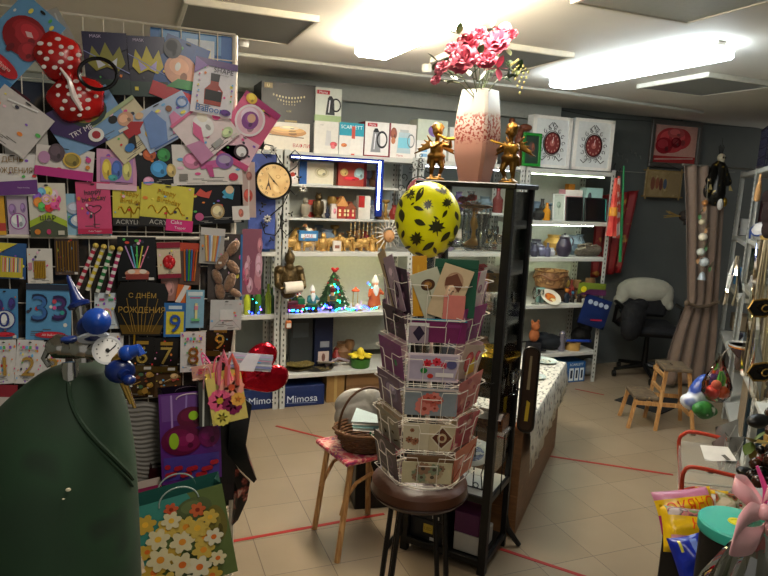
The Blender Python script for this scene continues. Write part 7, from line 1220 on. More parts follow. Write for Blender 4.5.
e = blob('glossy_black_statuette', [('c', (0, 0, .02), (0, 0, .12), .035, .02), ('e', (0, 0, .15), (.03, .03, .035)), ('e', (.03, 0, .1), (.02, .02, .03))], mt('#94909c', .2, .6), .005, None, TL(WX(561, SL+.07, Z4), SL+.07, Z4+.002)); tag(e, 'shiny grey statuette on the low shelf', 'figurine')
e = blob('brown_plush_toy', [('e', (0, 0, .06), (.05, .04, .06)), ('e', (0, -.01, .14), (.04, .035, .04)), ('e', (-.03, 0, .18), (.015, .01, .02)), ('e', (.03, 0, .18), (.015, .01, .02))], mt('#a05c34', .8, var=.2), .005, None, TL(WX(536, SL+.04, .5), SL+.06, Z4+.1)); tag(e, 'orange-brown plush toy peeking over the cabinet tray', 'toy')
tag(MB().bbox(-.05, .05, -.05, .05, 0, .098, mt('#2c2c30', .5), .003).build('small_carton', mx=TL(WX(536, SL+.04, .5), SL+.06, Z4)), 'small dark carton under the orange-brown plush toy', 'box')
sbox('blue appliance box with white kettle shapes standing on the floor by the far shelf leg', 566, 584, 362, 0, SL+.03, .2, '#2c5c94', [('t', 'SCARLETT', 0, .38, .12, '#e0e8ec'), ('r', -.38, -.42, -.14, .2, '#dce4e8'), ('r', -.08, -.42, .14, .2, '#dce4e8'), ('r', .2, -.42, .42, .2, '#dce4e8'), ('r', -.32, -.3, -.2, .1, '#1c2c44'), ('r', -.02, -.3, .08, .1, '#1c2c44'), ('r', .26, -.3, .36, .1, '#1c2c44')], name='appliance_box')
e = blob('grey_bag', [('e', (0, 0, .06), (.09, .07, .06)), ('e', (.02, 0, .11), (.06, .05, .05))], mt('#a8a8a4', .6), .008, None, TL(WX(588, SL+.14, 0)+.02, SL+.2, .002)); tag(e, 'grey cloth bag on the floor behind the blue appliance box', 'bag')
# hanging packets at the front right corner of the unit
HY = SL-.06
card('hanging_packet', 'green, yellow and purple packet hanging over the shelf corner', 'packet', 592, 289, 27, 12, -4, .0, '#6c7c2c', [('p', [(-.5, -.5), (.5, -.5), (.5, 0), (-.1, .0)], '#54284c'), ('e', -.33, -.05, .1, .25, '#e0d02c')], P=(0, HY, 0), bulge=.012)
card('hanging_packet', 'dark blue packet with four white circles hanging from the shelf corner', 'packet', 595, 312, 27, 30, -18, .0, '#1c2c5c', [('e', -.3+.2*i, .28-.0*i, .085, .08, '#b8c4d4') for i in range(4)]+[('l', (-.1, -.3), (.3, -.2), .05, '#b02c44')], P=(0, HY-.02, 0), bulge=.01)
q = MB(); c = onY(600, 318, HY+.02)
q.tube([((.06+.006*math.sin(9*t))*math.cos(t), .0, (.05+.006*math.sin(9*t))*math.sin(t)) for t in [i*2*math.pi/60 for i in range(60)]], .012, mt('#dcdcd8', .8), 6, True); q.ell((0, .0, 0), (.055, .012, .045), mt('#d4d4d0', .8)); tag(q.build('lace_doily', mx=Matrix.Translation(tuple(c))), 'round white frilly doily hanging behind the dark blue packet', 'doily')
# umbrellas / rolls hanging
def hang(label, px, pt, pb, r0_, r1_, m, Y=SL-.08, extra=None, name='closed_umbrella', cat='umbrella'):
    a, c = onY(px[0], pt, Y), onY(px[1], pb, Y); e = thing(name, label, cat, Matrix.Translation(tuple(c))); d_ = Vector(a-c); q = MB(); n_ = 18; vs = []
    for i in range(13):
        f_ = i/12
        for j in range(n_): t = 2*math.pi*j/n_; rr_ = (r1_+(r0_-r1_)*f_)*(1+.12*math.cos(6*t)); p = d_*f_; vs.append((p[0]+rr_*math.cos(t), p[1]+rr_*math.sin(t), p[2]))
    q.add(vs, [(i*n_+j, i*n_+(j+1) % n_, (i+1)*n_+(j+1) % n_, (i+1)*n_+j) for i in range(12) for j in range(n_)]+[tuple(range(n_))[::-1], tuple(range(12*n_, 13*n_))], m); q.build('canopy', e); MB().tube([d_, d_*1.08, d_*1.12+Vector((.01, 0, .0)), d_*1.1+Vector((.02, 0, 0))], .003, IRON, 6).build('hook', e)
    if extra: q = MB(); extra(q, d_); q.build('band', e)
    return e
hang('folded red umbrella with an orange band hanging at the end of the lit shelving', (616, 611), 178, 236, .012, .042, speckle('red_nylon', '#c03430', ['#d85848'], 9, .45, .6, .4), extra=lambda q, d_: q.cyl(d_*.35, d_*.5, .038, .033, mt('#d89030'), 16))
hang('white and pink folded umbrella half behind the red one', (619, 616), 176, 238, .01, .03, speckle('pink_white', '#d8b8b0', ['#c8483c'], 14, .5, .55, .4), Y=SL-.02)
hang('purple-tipped closed umbrella behind the red one', (614, 612), 170, 225, .008, .02, mt('#6c5484', .5), Y=SL+.02)
o = MB().tube([onY(624, 166, SL-.05), onY(622, 215, SL-.05), onY(620, 262, SL-.05)], [.008, .012, .014], mt('#2c7c4c', .3), 10).build('green_roll'); tag(o, 'long thin green roll hanging beside the red umbrella', 'roll')
q = MB(); n1 = 24; P0, P1 = onY(597, 196, WY-.1), onY(640, 190, WY-.1); Q0 = onY(590, 278, WY-.1); Q1 = onY(622, 272, WY-.1); vs = []
for j in range(11):
    for i in range(n1+1):
        a, b_ = P0+(P1-P0)*i/n1, Q0+(Q1-Q0)*i/n1; p = a+(b_-a)*j/10; vs.append((p[0], p[1]+.02*math.sin(i*1.1), p[2]))
q.add(vs, [(j*(n1+1)+i, j*(n1+1)+i+1, (j+1)*(n1+1)+i+1, (j+1)*(n1+1)+i) for j in range(10) for i in range(n1)], speckle('red_dotted_cloth', '#8c1c20', ['#8c1c20', '#c89040', '#3c6c3c'], 9, .55, .6, .6))
o = q.build('red_cloth'); sd = o.modifiers.new('s', 'SOLIDIFY'); sd.thickness = .004; tag(o, 'dark red cloth with green and gold spots hanging behind the umbrellas', 'cloth')
# ================================================================ wall goods on the dark back wall
WP = (0, WY-.012, 0)
def wframe(label, cx, cy, w_, h_, rot, Y):
    mx, W, Hh = frame(cx, cy, w_, h_, rot, (0, Y, 0), GN); e = thing('wall_picture', label, 'picture', mx); k = .045; b = MB(); m = mt('#54504a', .4)
    for a in ((-W/2, W/2, -Hh/2, -Hh/2+k), (-W/2, W/2, Hh/2-k, Hh/2), (-W/2, -W/2+k, -Hh/2+k, Hh/2-k), (W/2-k, W/2, -Hh/2+k, Hh/2-k)): b.bbox(a[0], a[1], a[2], a[3], 0, .03, m, .006)
    b.build('frame', e); q = MB(); q.box(-W/2+k, W/2-k, -Hh/2+k, Hh/2-k, 0, .006, mt('#b49c94', .2)); ART(q, W-2*k, Hh-2*k, [('r', -.5, -.5, .5, .5, '#d0a094'), ('e', -.1, .1, .34, .34, '#c04448'), ('e', .1, .15, .26, .28, '#b84448'), ('e', -.25, -.05, .2, .22, '#982c34'), ('e', 0, .3, .2, .14, '#c05c5c'), ('e', .02, .05, .12, .14, '#78242c'), ('r', -.5, -.5, .5, -.32, '#a83c3c'), ('l', (-.45, -.42), (.45, -.36), .02, '#d0a8a0'), ('l', (-.1, -.1), (.1, .2), .01, '#5c2428')], .006, ro=.12); q.build('picture', e)
    MB().tube([(-.08, Hh/2-.01, .01), (0, Hh/2+.05, .004), (.08, Hh/2-.01, .01)], .002, IRON, 5).build('hanging_wire', e); return e
wframe('square framed picture of a big red flower on the dark wall', 674.5, 144.5, 49, 47, -4, WY-.035)
wire = MB().tube([onY(600, 170, WY-.08), onY(650, 173, WY-.08), onY(735, 172, WY-.08)], .003, mt('#8c8880', .4)).build('hanging_wire_rail'); tag(wire, 'thin metal rail along the dark wall under the flower picture', 'rail')
wire = MB().tube([onY(480, 93, WY-.02), onY(600, 118, WY-.02), onY(760, 128, WY-.02)], .003, mt('#2c2c2a', .6)).build('wall_cable'); tag(wire, 'dark cable running high along the dark wall', 'cable')
mx, W, Hh = frame(663, 184, 36, 26, -3, (0, WY-.1, 0), GN); e = thing('wall_scroll', 'tan wooden plaque with small figures hanging under the flower picture', 'plaque', mx)
b = MB(); b.bbox(-W/2, W/2, -Hh/2, Hh/2, 0, .01, speckle('parchment', '#a08c64', ['#8c7850', '#b09c74'], 10, .4, .6, .6), .002); ART(b, W, Hh, [('e', -.3, 0, .06, .25, '#7c4c3c'), ('e', -.18, .02, .05, .22, '#8c5440'), ('e', -.08, -.02, .05, .24, '#6c3c34'), ('e', .03, 0, .05, .2, '#4c5c74'), ('r', .12, -.4, .44, .4, '#94805c')], .01); b.build('plaque', e)
for x in (-W*.46, W*.46): MB().cyl((x, -Hh*.6, .006), (x, Hh*.6, .006), .008, .008, mt('#8c7448', .6), 8).build('rod', e)
for y in (-Hh*.5, Hh*.5): MB().cyl((-W*.56, y, .006), (W*.56, y, .006), .007, .007, mt('#8c7448', .6), 8).build('rod', e)
MB().tube([(-W*.45, Hh*.55, .006), (0, Hh*.8, .006), (W*.45, Hh*.55, .006)], .002, IRON, 5).build('string', e)
for i in range(7):
    p0 = onY(612+i*4.5, 150+3*((i*5) % 4), WY-.02); o = MB().tube([p0, p0+np.array([0, -.02, .0]), p0+np.array([0, -.03, -.03])], .002, mt('#8c8c88', .4), 5).build('wall_hook'); tag(o, 'small metal hook on the empty grey wall between clock box and picture', 'hook', 'empty hooks on the dark wall')
# witch on broom
wp = onY(688, 216, 4.3); e = thing('flying_witch_doll', 'witch doll flying on a tan broom, hanging before the curtain', 'doll', Matrix.Translation(tuple(wp)))
MB().tube([(-.22, 0, .02), (0, -.0, -.02), (.12, 0, .03)], .006, mt('#8c6c3c', .6), 8).build('broomstick', e)
q = MB(); rr = random.Random(4)
for i in range(26): q.tube([(-.1, 0, -.005), (-.25+rr.uniform(-.03, .03), rr.uniform(-.03, .03), .01+rr.uniform(-.035, .035))], [.004, .0015], mt('#a08448', .7), 4)
q.build('broom_bristles', e)
blob('dress', [('c', (-.04, 0, .0), (.05, 0, .05), .05, .03), ('c', (.02, -.02, .04), (-.06, -.03, -.02), .02, .015), ('c', (.0, 0, -.02), (-.05, -.02, -.07), .02, .012), ('e', (.04, 0, -.01), (.05, .04, .03))], mt('#2c2420', .8, var=.3), .006, e); MB().ell((.07, 0, .085), (.026, .024, .03), mt('#7c5c44', .6)).ell((.09, 0, .08), (.02, .006, .006), mt('#7c5c44', .6)).build('head', e)
q = MB().lathe([(.05, .0), (.052, .004), (.028, .008), (.012, .05), (0, .07)], mt('#3c3428', .8), 16); q.build('hat', e, mx=Matrix.Translation((.065, 0, .1))); MB().tube([(.02, -.01, .04), (-.02, -.01, .1), (-.0, 0, .2), (.0, 0, .32)], .0015, mt('#4c4840'), 4).build('string', e)
q = MB(); [leafm(q, (.04, 0, .03), (math.cos(a), -.2, math.sin(a)), .08, .014, mt('#54483c', .7)) for a in (-.4, .1, .6, 2.4, 3.4, 4.2)]; q.build('cape', e)
# skeleton doll
kp = onY(718, 176, 4.15); e = thing('skeleton_doll', 'hanging skeleton doll in black and gold ragged robe beside the right rack', 'doll', Matrix.Translation(tuple(kp))); BG = speckle('black_gold', '#14120e', ['#14120e', '#8c7434'], 26, .55, .62, .4, .3)
blob('robe', [('c', (0, 0, .08), (0, 0, -.15), .055, .08), ('c', (-.05, 0, .08), (-.11, -.02, -.04), .03, .04), ('c', (.05, 0, .08), (.1, -.02, -.05), .03, .035), ('e', (-.1, 0, -.12), (.045, .03, .08)), ('e', (.0, 0, -.2), (.09, .04, .06))], BG, .007, e)
blob('skull', [('e', (0, -.01, .155), (.034, .034, .036)), ('e', (0, -.025, .125), (.018, .016, .016))], mt('#b0a890', .5), .004, e); MB().ell((-.013, -.042, .155), (.009, .006, .009), BLACK).ell((.013, -.042, .155), (.009, .006, .009), BLACK).build('eye_socket', e)
q = MB()
for k in range(5): a = -.8+.4*k; q.tube([(.02*math.sin(a), 0, .18), (.045*math.sin(a), 0, .25+.012*(k % 2))], .003, IRON, 5)
q.tube([(0, 0, .18), (0, 0, .32)], .0015, IRON, 4); q.build('spiked_crown', e)
q = MB()
for s_ in (-1, 1):
    for k in range(4): q.tube([(s_*.11, -.03, -.06), (s_*(.1+.012*k), -.045, -.12)], .0035, mt('#a89868', .5), 5)
q.build('bony_hand', e); MB().ell((.0, -.06, -.24), (.03, .02, .05), WHC).ell((.06, -.05, -.22), (.022, .02, .04), GOLD).build('bell', e)
# hanging garland of shells and ceramics
gp = onY(706, 190, 3.9); e = thing('hanging_garland', 'hanging string of white ceramic shells, green leaves and a bell at its end', 'garland', Matrix.Translation(tuple(gp)))
def gz_(py, px=703): p = onY(px, py, 3.9)-gp; return p
MB().tube([gz_(178, 708), gz_(215, 706), gz_(275, 701)], .002, mt('#8c8874'), 5).build('string', e)
for (py, px, r_, c) in ((222, 702, .03, '#d0c0a0'), (237, 703, .04, '#ddd2be'), (252, 701, .038, '#c8ccc0'), (262, 704, .045, '#c4ccd0')): p = gz_(py, px); MB().ell(p, (r_, r_*.8, r_*.85), mt(c, .3, bump=.2), 14, 10).build('shell', e)
for i, (py, px) in enumerate(((206, 705), (214, 700), (228, 706), (246, 706), (258, 698), (266, 710))):
    q = MB(); p = gz_(py, px); [leafm(q, p, (math.cos(a), -.3, math.sin(a)), .05, .014, mt(['#a87c4c', '#3c6c34'][i % 2], .5)) for a in (.2, 1.4, 2.9, 4.4)]; q.build('leaf_spray', e)
p = gz_(276, 702); MB().lathe([(.035, -.03), (.03, -.015), (.02, .02), (.008, .035), (0, .038)], mt('#b8c0c4', .2, .3), 18, c=p).build('bell', e); p = gz_(203, 705); MB().ell(p, (.03, .02, .025), mt('#a87444', .6)).build('bow', e)
# curtain
q = MB(); NX, NZ = 60, 36; vs = []
def WZ_inv(z): return proj((4.5, 4.16, z))[1]
topL, topR = onY(682, 165, 4.15), onY(734, 165, 4.2)
for j in range(NZ+1):
    f_ = j/NZ; z = 1.97-f_*1.93; py = 0
    # width profile: gathered at the tieback (z about .95), flaring to the left below
    pyz = WZ_inv(z); xl = onY(float(np.interp(pyz, [165, 300, 340, 405], [684, 688, 673, 655])), pyz, 4.16)[0]; xr = onY(float(np.interp(pyz, [165, 300, 340, 405], [727, 717, 715, 708])), pyz, 4.16)[0]
    for i in range(NX+1):
        u_ = i/NX; amp = .016+.008*abs(z-.8); vs.append((xl+(xr-xl)*u_, 4.16+amp*math.sin(u_*2*math.pi*3.6+.5*math.sin(z*3)), z))
q.add(vs, [(j*(NX+1)+i, (j+1)*(NX+1)+i, (j+1)*(NX+1)+i+1, j*(NX+1)+i+1) for j in range(NZ) for i in range(NX)], mt('#806c5e', .5, var=.05, scale=20, sheen=.3))
ct = thing('brown_curtain', 'taupe brown curtain tied back beside the office chair', 'curtain', TL(0, 0)); o = q.build('curtain_cloth', ct, smooth=80); sd = o.modifiers.new('s', 'SOLIDIFY'); sd.thickness = .003
tb = [onY(x, y, 4.11) for x, y in ((687, 303), (697, 307), (708, 306), (718, 302))]; MB().tube(tb, .016, mt('#72604f', .6), 8).ell(tb[0], (.025, .02, .03), mt('#72604f', .6)).build('tieback', ct); MB().tube([(4.3, 4.16, 1.97), (5.15, 4.18, 1.97)], .009, mt('#8c8880', .4, .5), 8).build('curtain_rod', ct)
# ================================================================ office chair, cushion, step stool
ch = thing('office_chair', 'black swivel office chair in the far corner with a pale cushion on its back', 'office chair', TL(4.5, 4.53, 0, -28)); BKF = mt('#15161a', .75, var=.1)
b = MB(); b.bbox(-.25, .25, -.25, .25, .43, .52, BKF, .035); b.build('seat', ch); b = MB(); b.bbox(-.22, .22, .2, .27, .54, .82, BKF, .03); b.build('backrest', ch)
MB().tube([(0, .15, .44), (0, .3, .5), (0, .27, .7)], .018, BLACK, 8).build('back_bracket', ch); MB().cyl((0, 0, .12), (0, 0, .43), .03, .022, BLACK, 14).build('gas_column', ch)
for s_ in (-1, 1): MB().tube([(s_*.24, .1, .46), (s_*.3, .08, .5), (s_*.3, .02, .66), (s_*.28, -.16, .68), (s_*.28, .16, .68)], .018, BLACK, 8).build('armrest', ch)
for k in range(5):
    a = 2*math.pi*k/5+.9; l_ = MB().tube([(0, 0, .12), (.3*math.cos(a), .3*math.sin(a), .075)], [.028, .016], BLACK, 8).build('base_arm', ch); MB().cyl((.3*math.cos(a)-.015, .3*math.sin(a), .032), (.3*math.cos(a)+.015, .3*math.sin(a), .032), .03, .03, BLACK, 14).cyl((.3*math.cos(a), .3*math.sin(a), .03), (.3*math.cos(a), .3*math.sin(a), .07), .008, .008, BLACK, 8).build('caster', l_)
CU = mt('#a8a698', .85, var=.05, scale=16, bump=.3)
cu = blob('seat_cushion', [('e', (0, 0, 0), (.27, .07, .12)), ('e', (-.2, 0, -.05), (.07, .05, .1)), ('e', (.2, 0, -.06), (.07, .05, .11)), ('e', (-.24, 0, -.12), (.05, .04, .06)), ('e', (0, 0, .06), (.22, .06, .06)), ('e', (.24, 0, -.14), (.04, .04, .05))], CU, .01, None, TL(4.5, 4.53, .80, -28) @ Matrix.Translation((0, .23, 0))); tag(cu, 'pale grey-beige cushion draped over the office chair backrest', 'cushion')
e = blob('black_jacket', [('e', (0, 0, 0), (.12, .1, .14)), ('e', (-.05, -.04, -.1), (.1, .08, .12)), ('e', (.06, .0, .1), (.08, .07, .06))], mt('#131316', .85, bump=.4), .01, None, TL(4.2, 4.42, .62)); tag(e, 'black bag-like jacket hanging over the left arm of the office chair', 'jacket')
sm_ = thing('step_stool', 'two-step light wooden stool with worn grey treads', 'step stool', TL(3.63, 3.50, 0, -118) @ Matrix.Diagonal((.72, .8, WZ(363, 3.8, 3.48)/.48, 1))); WT = speckle('worn_tread', '#6c5c48', ['#54483c', '#8c7454'], 12, .4, .6, .6)
MB().bbox(-.17, .17, -.0, .24, .455, .48, WT, .004).build('top_tread', sm_); MB().bbox(-.17, .17, -.24, -.02, .225, .25, WT, .004).build('lower_tread', sm_); MB().tube([(-.03, .1, .481), (0, .1, .482), (.03, .1, .481)], .006, mt('#3c3024'), 6).build('hand_hole', sm_)
def beam(a, c, w_=.032, t_=.02, par=sm_, nm='leg', m=WOOD):
    a, c = Vector(a), Vector(c); d_ = (c-a).normalized(); s_ = Vector((1, 0, 0)); n_ = d_.cross(s_).normalized(); vs = []
    for p in (a, c):
        for x, y in ((-1, -1), (1, -1), (1, 1), (-1, 1)): vs.append(p+s_*x*t_/2+n_*y*w_/2)
    return MB().add(vs, [(0, 1, 2, 3), (7, 6, 5, 4), (0, 4, 5, 1), (1, 5, 6, 2), (2, 6, 7, 3), (3, 7, 4, 0)], m).build(nm, par)
for s_ in (-1, 1):
    beam((s_*.14, .02, .455), (s_*.19, -.03, 0)); beam((s_*.14, .22, .455), (s_*.19, .3, 0)); beam((s_*.15, -.22, .225), (s_*.18, -.27, 0)); beam((s_*.165, -.24, .2), (s_*.165, .26, .2), .03, .018, sm_, 'side_rail')
for y, z in ((0, .42), (-.02, .2), (.26, .14), (.0, .3)): MB().bbox(-.17, .17, y-.01, y+.01, z-.015, z+.015, WOOD, .002).build('cross_rail', sm_)
tag(MB().bbox(-.25, .25, -.2, .2, 0, .008, mt('#1c1c1e', .8), .003).build('floor_mat', mx=TL(4.02, 3.92, 0, 20)), 'small black mat on the floor behind the step stool', 'mat')
# ================================================================ right-hand rack goods
def rp(t, n, z): return RC+DD*t+DN*n+np.array([0, 0, z])
def rT(px, n, z):
    a, c = -1.3, 2.6
    for _ in range(40):
        m_ = (a+c)/2
        if proj(rp(m_, n, z))[0] > px: a = m_
        else: c = m_
    return a
def rM(px, n, z, rz=0): t = rT(px, n, z); return RM(t, n, z+.001) @ Matrix.Rotation(R(rz), 4, 'Z')
# dark plastic crate on top
cr_ = thing('plastic_crate', 'dark blue openwork plastic crate on top of the right rack', 'crate', RM(.97, .0, 1.931)); NV = mt('#1c1c30', .4)
q = MB(); Lc, Dc, Hc = .36, .34, .26      # local x along rack, y towards room is +, crate extends into the rack (-y)
def wallgrid(q, p0, p1, h, n, m, t_=.006):
    p0, p1 = Vector(p0), Vector(p1); d_ = (p1-p0)/n
    for i in range(n+1): q.tube([p0+d_*i, p0+d_*i+Vector((0, 0, h))], t_, m, 4)
    for k in range(5): q.tube([p0+Vector((0, 0, h*k/4)), p1+Vector((0, 0, h*k/4))], t_*(1.6 if k in (0, 4) else 1), m, 4)
for a, c, n in (((0, 0, .008), (Lc, 0, .008), 7), ((0, -Dc, .008), (Lc, -Dc, .008), 7), ((0, 0, .008), (0, -Dc, .008), 6), ((Lc, 0, .008), (Lc, -Dc, .008), 6)): wallgrid(q, a, c, Hc, n, NV)
q.build('crate_grid', cr_); MB().box(0.01, Lc-.01, -Dc+.01, -.01, .004, .012, NV).build('bottom', cr_); MB().box(.004, .008, -Dc+.02, -.02, .02, Hc-.06, mt('#26263c', .5)).build('side_plate', cr_)
for i, (x, y, c) in enumerate(((.1, -.1, '#b89c5c'), (.22, -.12, '#a88c58'), (.12, -.25, '#8c7448'), (.25, -.24, '#c0a468'))): tag(MB().lathe([(.03, 0), (.04, .08), (.035, .16), (.015, .2), (0, .2)], mt(c, .4), 12).build('gold_vase', mx=RM(1.02, .02, 1.945) @ Matrix.Translation((x, y, 0))), 'small gold-tan vase stored inside the dark blue crate', 'vase', 'gold-tan vases in the crate')
def rbox(label, px, n, z, w_, d_, h, c, ops=(), rz=0, name='small_box', cat='box', group=None):
    b = MB(); b.bbox(-w_/2, w_/2, -d_, 0, 0, h, mt(c, .45), .003); b.X = Matrix.Translation((0, .0005, h/2)) @ Matrix(((-1, 0, 0, 0), (0, 0, 1, 0), (0, 1, 0, 0), (0, 0, 0, 1))); ART(b, w_, h, ops); return tag(b.build(name, mx=rM(px, n, z, rz)), label, cat, group)
# far rack (t > 1.36) levels .14 .5 .96 1.38 1.93
rbox('white and black striped small box on the far rack beside the curtain', 733, .06, 1.38, .1, .08, .15, '#c8c8c4', [('r', -.5, -.1, .5, .1, '#2c2c2c')]); rbox('small dark green box beside the striped one on the far rack', 728, .1, 1.38, .08, .08, .11, '#3c4c34'); rbox('blue plastic box on the far rack by the steel post', 733, .04, .96, .1, .08, .15, '#2c7cb8', [('r', -.4, .1, .4, .35, '#6cb0d8')])
rbox('beige box low on the far rack', 716, .1, .5, .2, .15, .14, '#8c7c64'); rbox('dim grey box at the bottom of the far rack', 712, .08, .14, .25, .2, .2, '#54504c')
for i, (px, z, h, c) in enumerate(((721, .96, .12, '#6c6458'), (716, .96, .1, '#8c8478'), (724, .5, .12, '#5c5448'), (722, 1.38, .14, '#4c443c'))): tag(MB().lathe([(.03, 0), (.045, h*.3), (.03, h*.7), (.035, h), (0, h)], mt(c, .3), 14).build('vase', mx=rM(px, .15, z)), ['dim brownish vase on the far rack shelf with the blue box', 'paler vase behind it on the far rack', 'small brown vase low on the far rack', 'dark vase on the upper shelf of the far rack'][i], 'vase')
# main rack levels .14 .58 1.08 1.42 1.93
e = thing('ceramic_teapot', 'white ceramic teapot with blue crossing bands on the upper shelf of the right rack', 'teapot', rM(764, .08, 1.42)); MB().lathe([(.04, 0), (.08, .03), (.09, .07), (.07, .115), (.04, .13), (0, .13)], mt('#d4d0cc', .2), 24).build('body', e); MB().tube([(.09*math.cos(t), .09*math.sin(t), .065+.03*math.sin(2*t)) for t in [i*.314 for i in range(20)]], .006, mt('#26407c', .3), 6, True).tube([(.0, .09, .01), (.03, .09, .07), (0, .06, .12)], .006, mt('#26407c', .3), 6).build('blue_band', e); MB().tube([(.08, 0, .05), (.13, 0, .1)], [.012, .007], mt('#d4d0cc', .2), 8).build('spout', e)
e = blob('brown_fur_puppet', [('e', (0, 0, 0), (.06, .05, .1)), ('e', (.02, .02, .1), (.05, .04, .05)), ('e', (-.02, 0, -.1), (.04, .04, .06))], mt('#24140f', .9, var=.3, bump=.5, scale=50), .007, None, rM(770, .03, 1.62)); tag(e, 'brown furry toy hanging at the top of the right rack edge', 'toy')
e = blob('tan_hand', [('e', (0, 0, 0), (.025, .015, .03)), ('c', (0, 0, .02), (-.015, 0, .07), .008, .006), ('c', (.008, 0, .02), (.005, 0, .075), .008, .006), ('c', (.018, 0, .02), (.025, 0, .065), .008, .006), ('c', (-.02, 0, 0), (-.045, 0, .03), .009, .006), ('c', (0, 0, -.02), (.02, 0, -.08), .018, .02)], mt('#b08454', .7), .004, None, rM(759, -.05, 1.79)); tag(e, 'small tan toy hand reaching up in front of the rack post', 'toy')
rbox('dark red tall box behind the white teapot', 757, .2, 1.42, .12, .1, .28, '#3c1820'); rbox('dark blue box standing on the 1.42 shelf beside the post'.replace('1.42 shelf', 'upper shelf'), 753, .22, 1.42, .1, .1, .2, '#1c2444')
rbox('dark teal folder standing on the middle shelf of the right rack', 748, .15, 1.08, .12, .05, .25, '#24403c'); rbox('another dark grey-green folder next to the teal one', 755, .18, 1.08, .1, .05, .23, '#2c3830')
def sfig(label, px, z, c, h=.09, n=.05):
    e = blob('porcelain_figure', [('c', (0, 0, h*.12), (0, 0, h*.55), h*.26, h*.16), ('e', (0, 0, h*.78), (h*.15, h*.15, h*.17)), ('c', (-h*.15, 0, h*.55), (-h*.25, h*.1, h*.35), h*.08, h*.06), ('c', (h*.15, 0, h*.55), (h*.25, h*.1, h*.35), h*.08, h*.06)], mt(c, .25), h*.045, None, rM(px, n, z)); return tag(e, label, 'figurine')
sfig('small white and blue porcelain figure at the front of the middle shelf', 751, 1.08, '#b4b8c4'); sfig('silver-grey porcelain figure next to it', 757, 1.08, '#94949c', .08, .08)
sfig('cream porcelain figure on the lower shelf at the right edge', 762, .58, '#d8ccb0', .14, .06); sfig('second cream porcelain figure nearer the edge of the picture', 767, .58, '#dccca8', .12, .12)
# striped bowl
tag(MB().lathe([(.04, 0), (.07, .03), (.1, .07)], mt('#4c3c44', .25), 26).lathe([(.1, .07), (.104, .08)], mt('#c87c34', .25), 26).lathe([(.104, .08), (.107, .09), (.1, .09), (.06, .02), (0, .015)], mt('#c8c8c0', .2), 26).build('striped_bowl', mx=rM(744, -.02, .70)), 'bowl with orange and white rim bands set on the rack shelf, wrapped goods beside it', 'bowl')
tag(MB().bbox(-.07, .07, -.08, .06, 0, .118, mt('#5c4c48', .4), .003).build('brown_carton', mx=rM(745, .02, .581)), 'brown carton under the striped bowl', 'box')
# black and gold masks
def dmask(label, px, py, D_):
    p = onD(px, py, D_); e = thing('carnival_mask', label, 'mask', Matrix.Translation(tuple(p)) @ FX); q = MB(); vs = []
    P = [(-.1, .0), (-.085, .032), (-.04, .04), (0, .028), (.04, .04), (.085, .032), (.1, .0), (.075, -.03), (.03, -.03), (0, -.01), (-.03, -.03), (-.075, -.03)]
    for x, y in P: vs.append((x, y, .02-2.5*x*x))
    vs.append((0, .01, .045)); q.add(vs, [(i, (i+1) % 12, 12) for i in range(12)], mt('#15110d', .15)); q.build('mask_shell', e); q = MB()
    q.tube([(x, y, .022-2.5*x*x) for x, y in P], .004, mt('#b08c4c', .25, .8), 6, True)
    for s_ in (-1, 1): q.tube([(s_*.045+.022*math.cos(t), .006+.013*math.sin(t), .03) for t in [i*.628 for i in range(10)]], .0028, mt('#c8a458', .25, .8), 5, True)
    q.build('gold_trim', e); return e
dmask('black glossy mask with gold trim, the upper one at the right edge', 767, 308, 2.5); dmask('black glossy mask with gold trim, the lower one at the right edge', 767, 371, 2.4)
# cellophane wrapped bundles hanging along the near post
CEL = tglass('cellophane', '#f0ece4', .12)
def wrap(label, pts, D_, r_):
    P = [Vector(onD(x, y, D_)) for x, y in pts]; q = MB(); n_ = 9; vs = []; rr = random.Random(int(pts[0][0])); N_ = len(P)
    for i, p in enumerate(P):
        for j in range(n_): t = 2*math.pi*j/n_; k = r_[i]*(1+.35*math.sin(t*3+i*2)+rr.uniform(-.1, .1)); vs.append((p[0]+k*math.cos(t), p[1]+k*math.sin(t), p[2]))
    q.add(vs, [(i*n_+j, i*n_+(j+1) % n_, (i+1)*n_+(j+1) % n_, (i+1)*n_+j) for i in range(N_-1) for j in range(n_)], CEL); e = thing('wrapped_bouquet', label, 'wrapped gift', Matrix.Translation(P[0])); o = q.build('cellophane', None, smooth=None); o.parent = e; o.matrix_local = Matrix.Translation(-P[0])
    q = MB()
    for k in range(7): a = rr.uniform(0, 6.28); off = Vector((math.cos(a), math.sin(a), 0)); q.tube([p-P[0]+off*r_[i]*.55 for i, p in enumerate(P)], .004, mt(rr.choice(['#8c8470', '#b0a890', '#6c6454', '#c8c0b0']), .3, .3), 5)
    q.build('stems', e); return e
wrap('cellophane-wrapped dried stems leaning in front of the right rack', [(766, 240), (760, 280), (756, 320), (750, 350), (747, 375)], 2.75, [.03, .045, .04, .03, .04]); wrap('shorter cellophane twist hanging on the rack post by the blue box', [(738, 256), (735, 275), (732, 292), (728, 305)], 3.9, [.012, .03, .045, .05])
wrap('long cellophane bundle nearest the right edge of the picture', [(768, 285), (764, 330), (760, 365), (757, 400)], 2.6, [.03, .05, .045, .03])
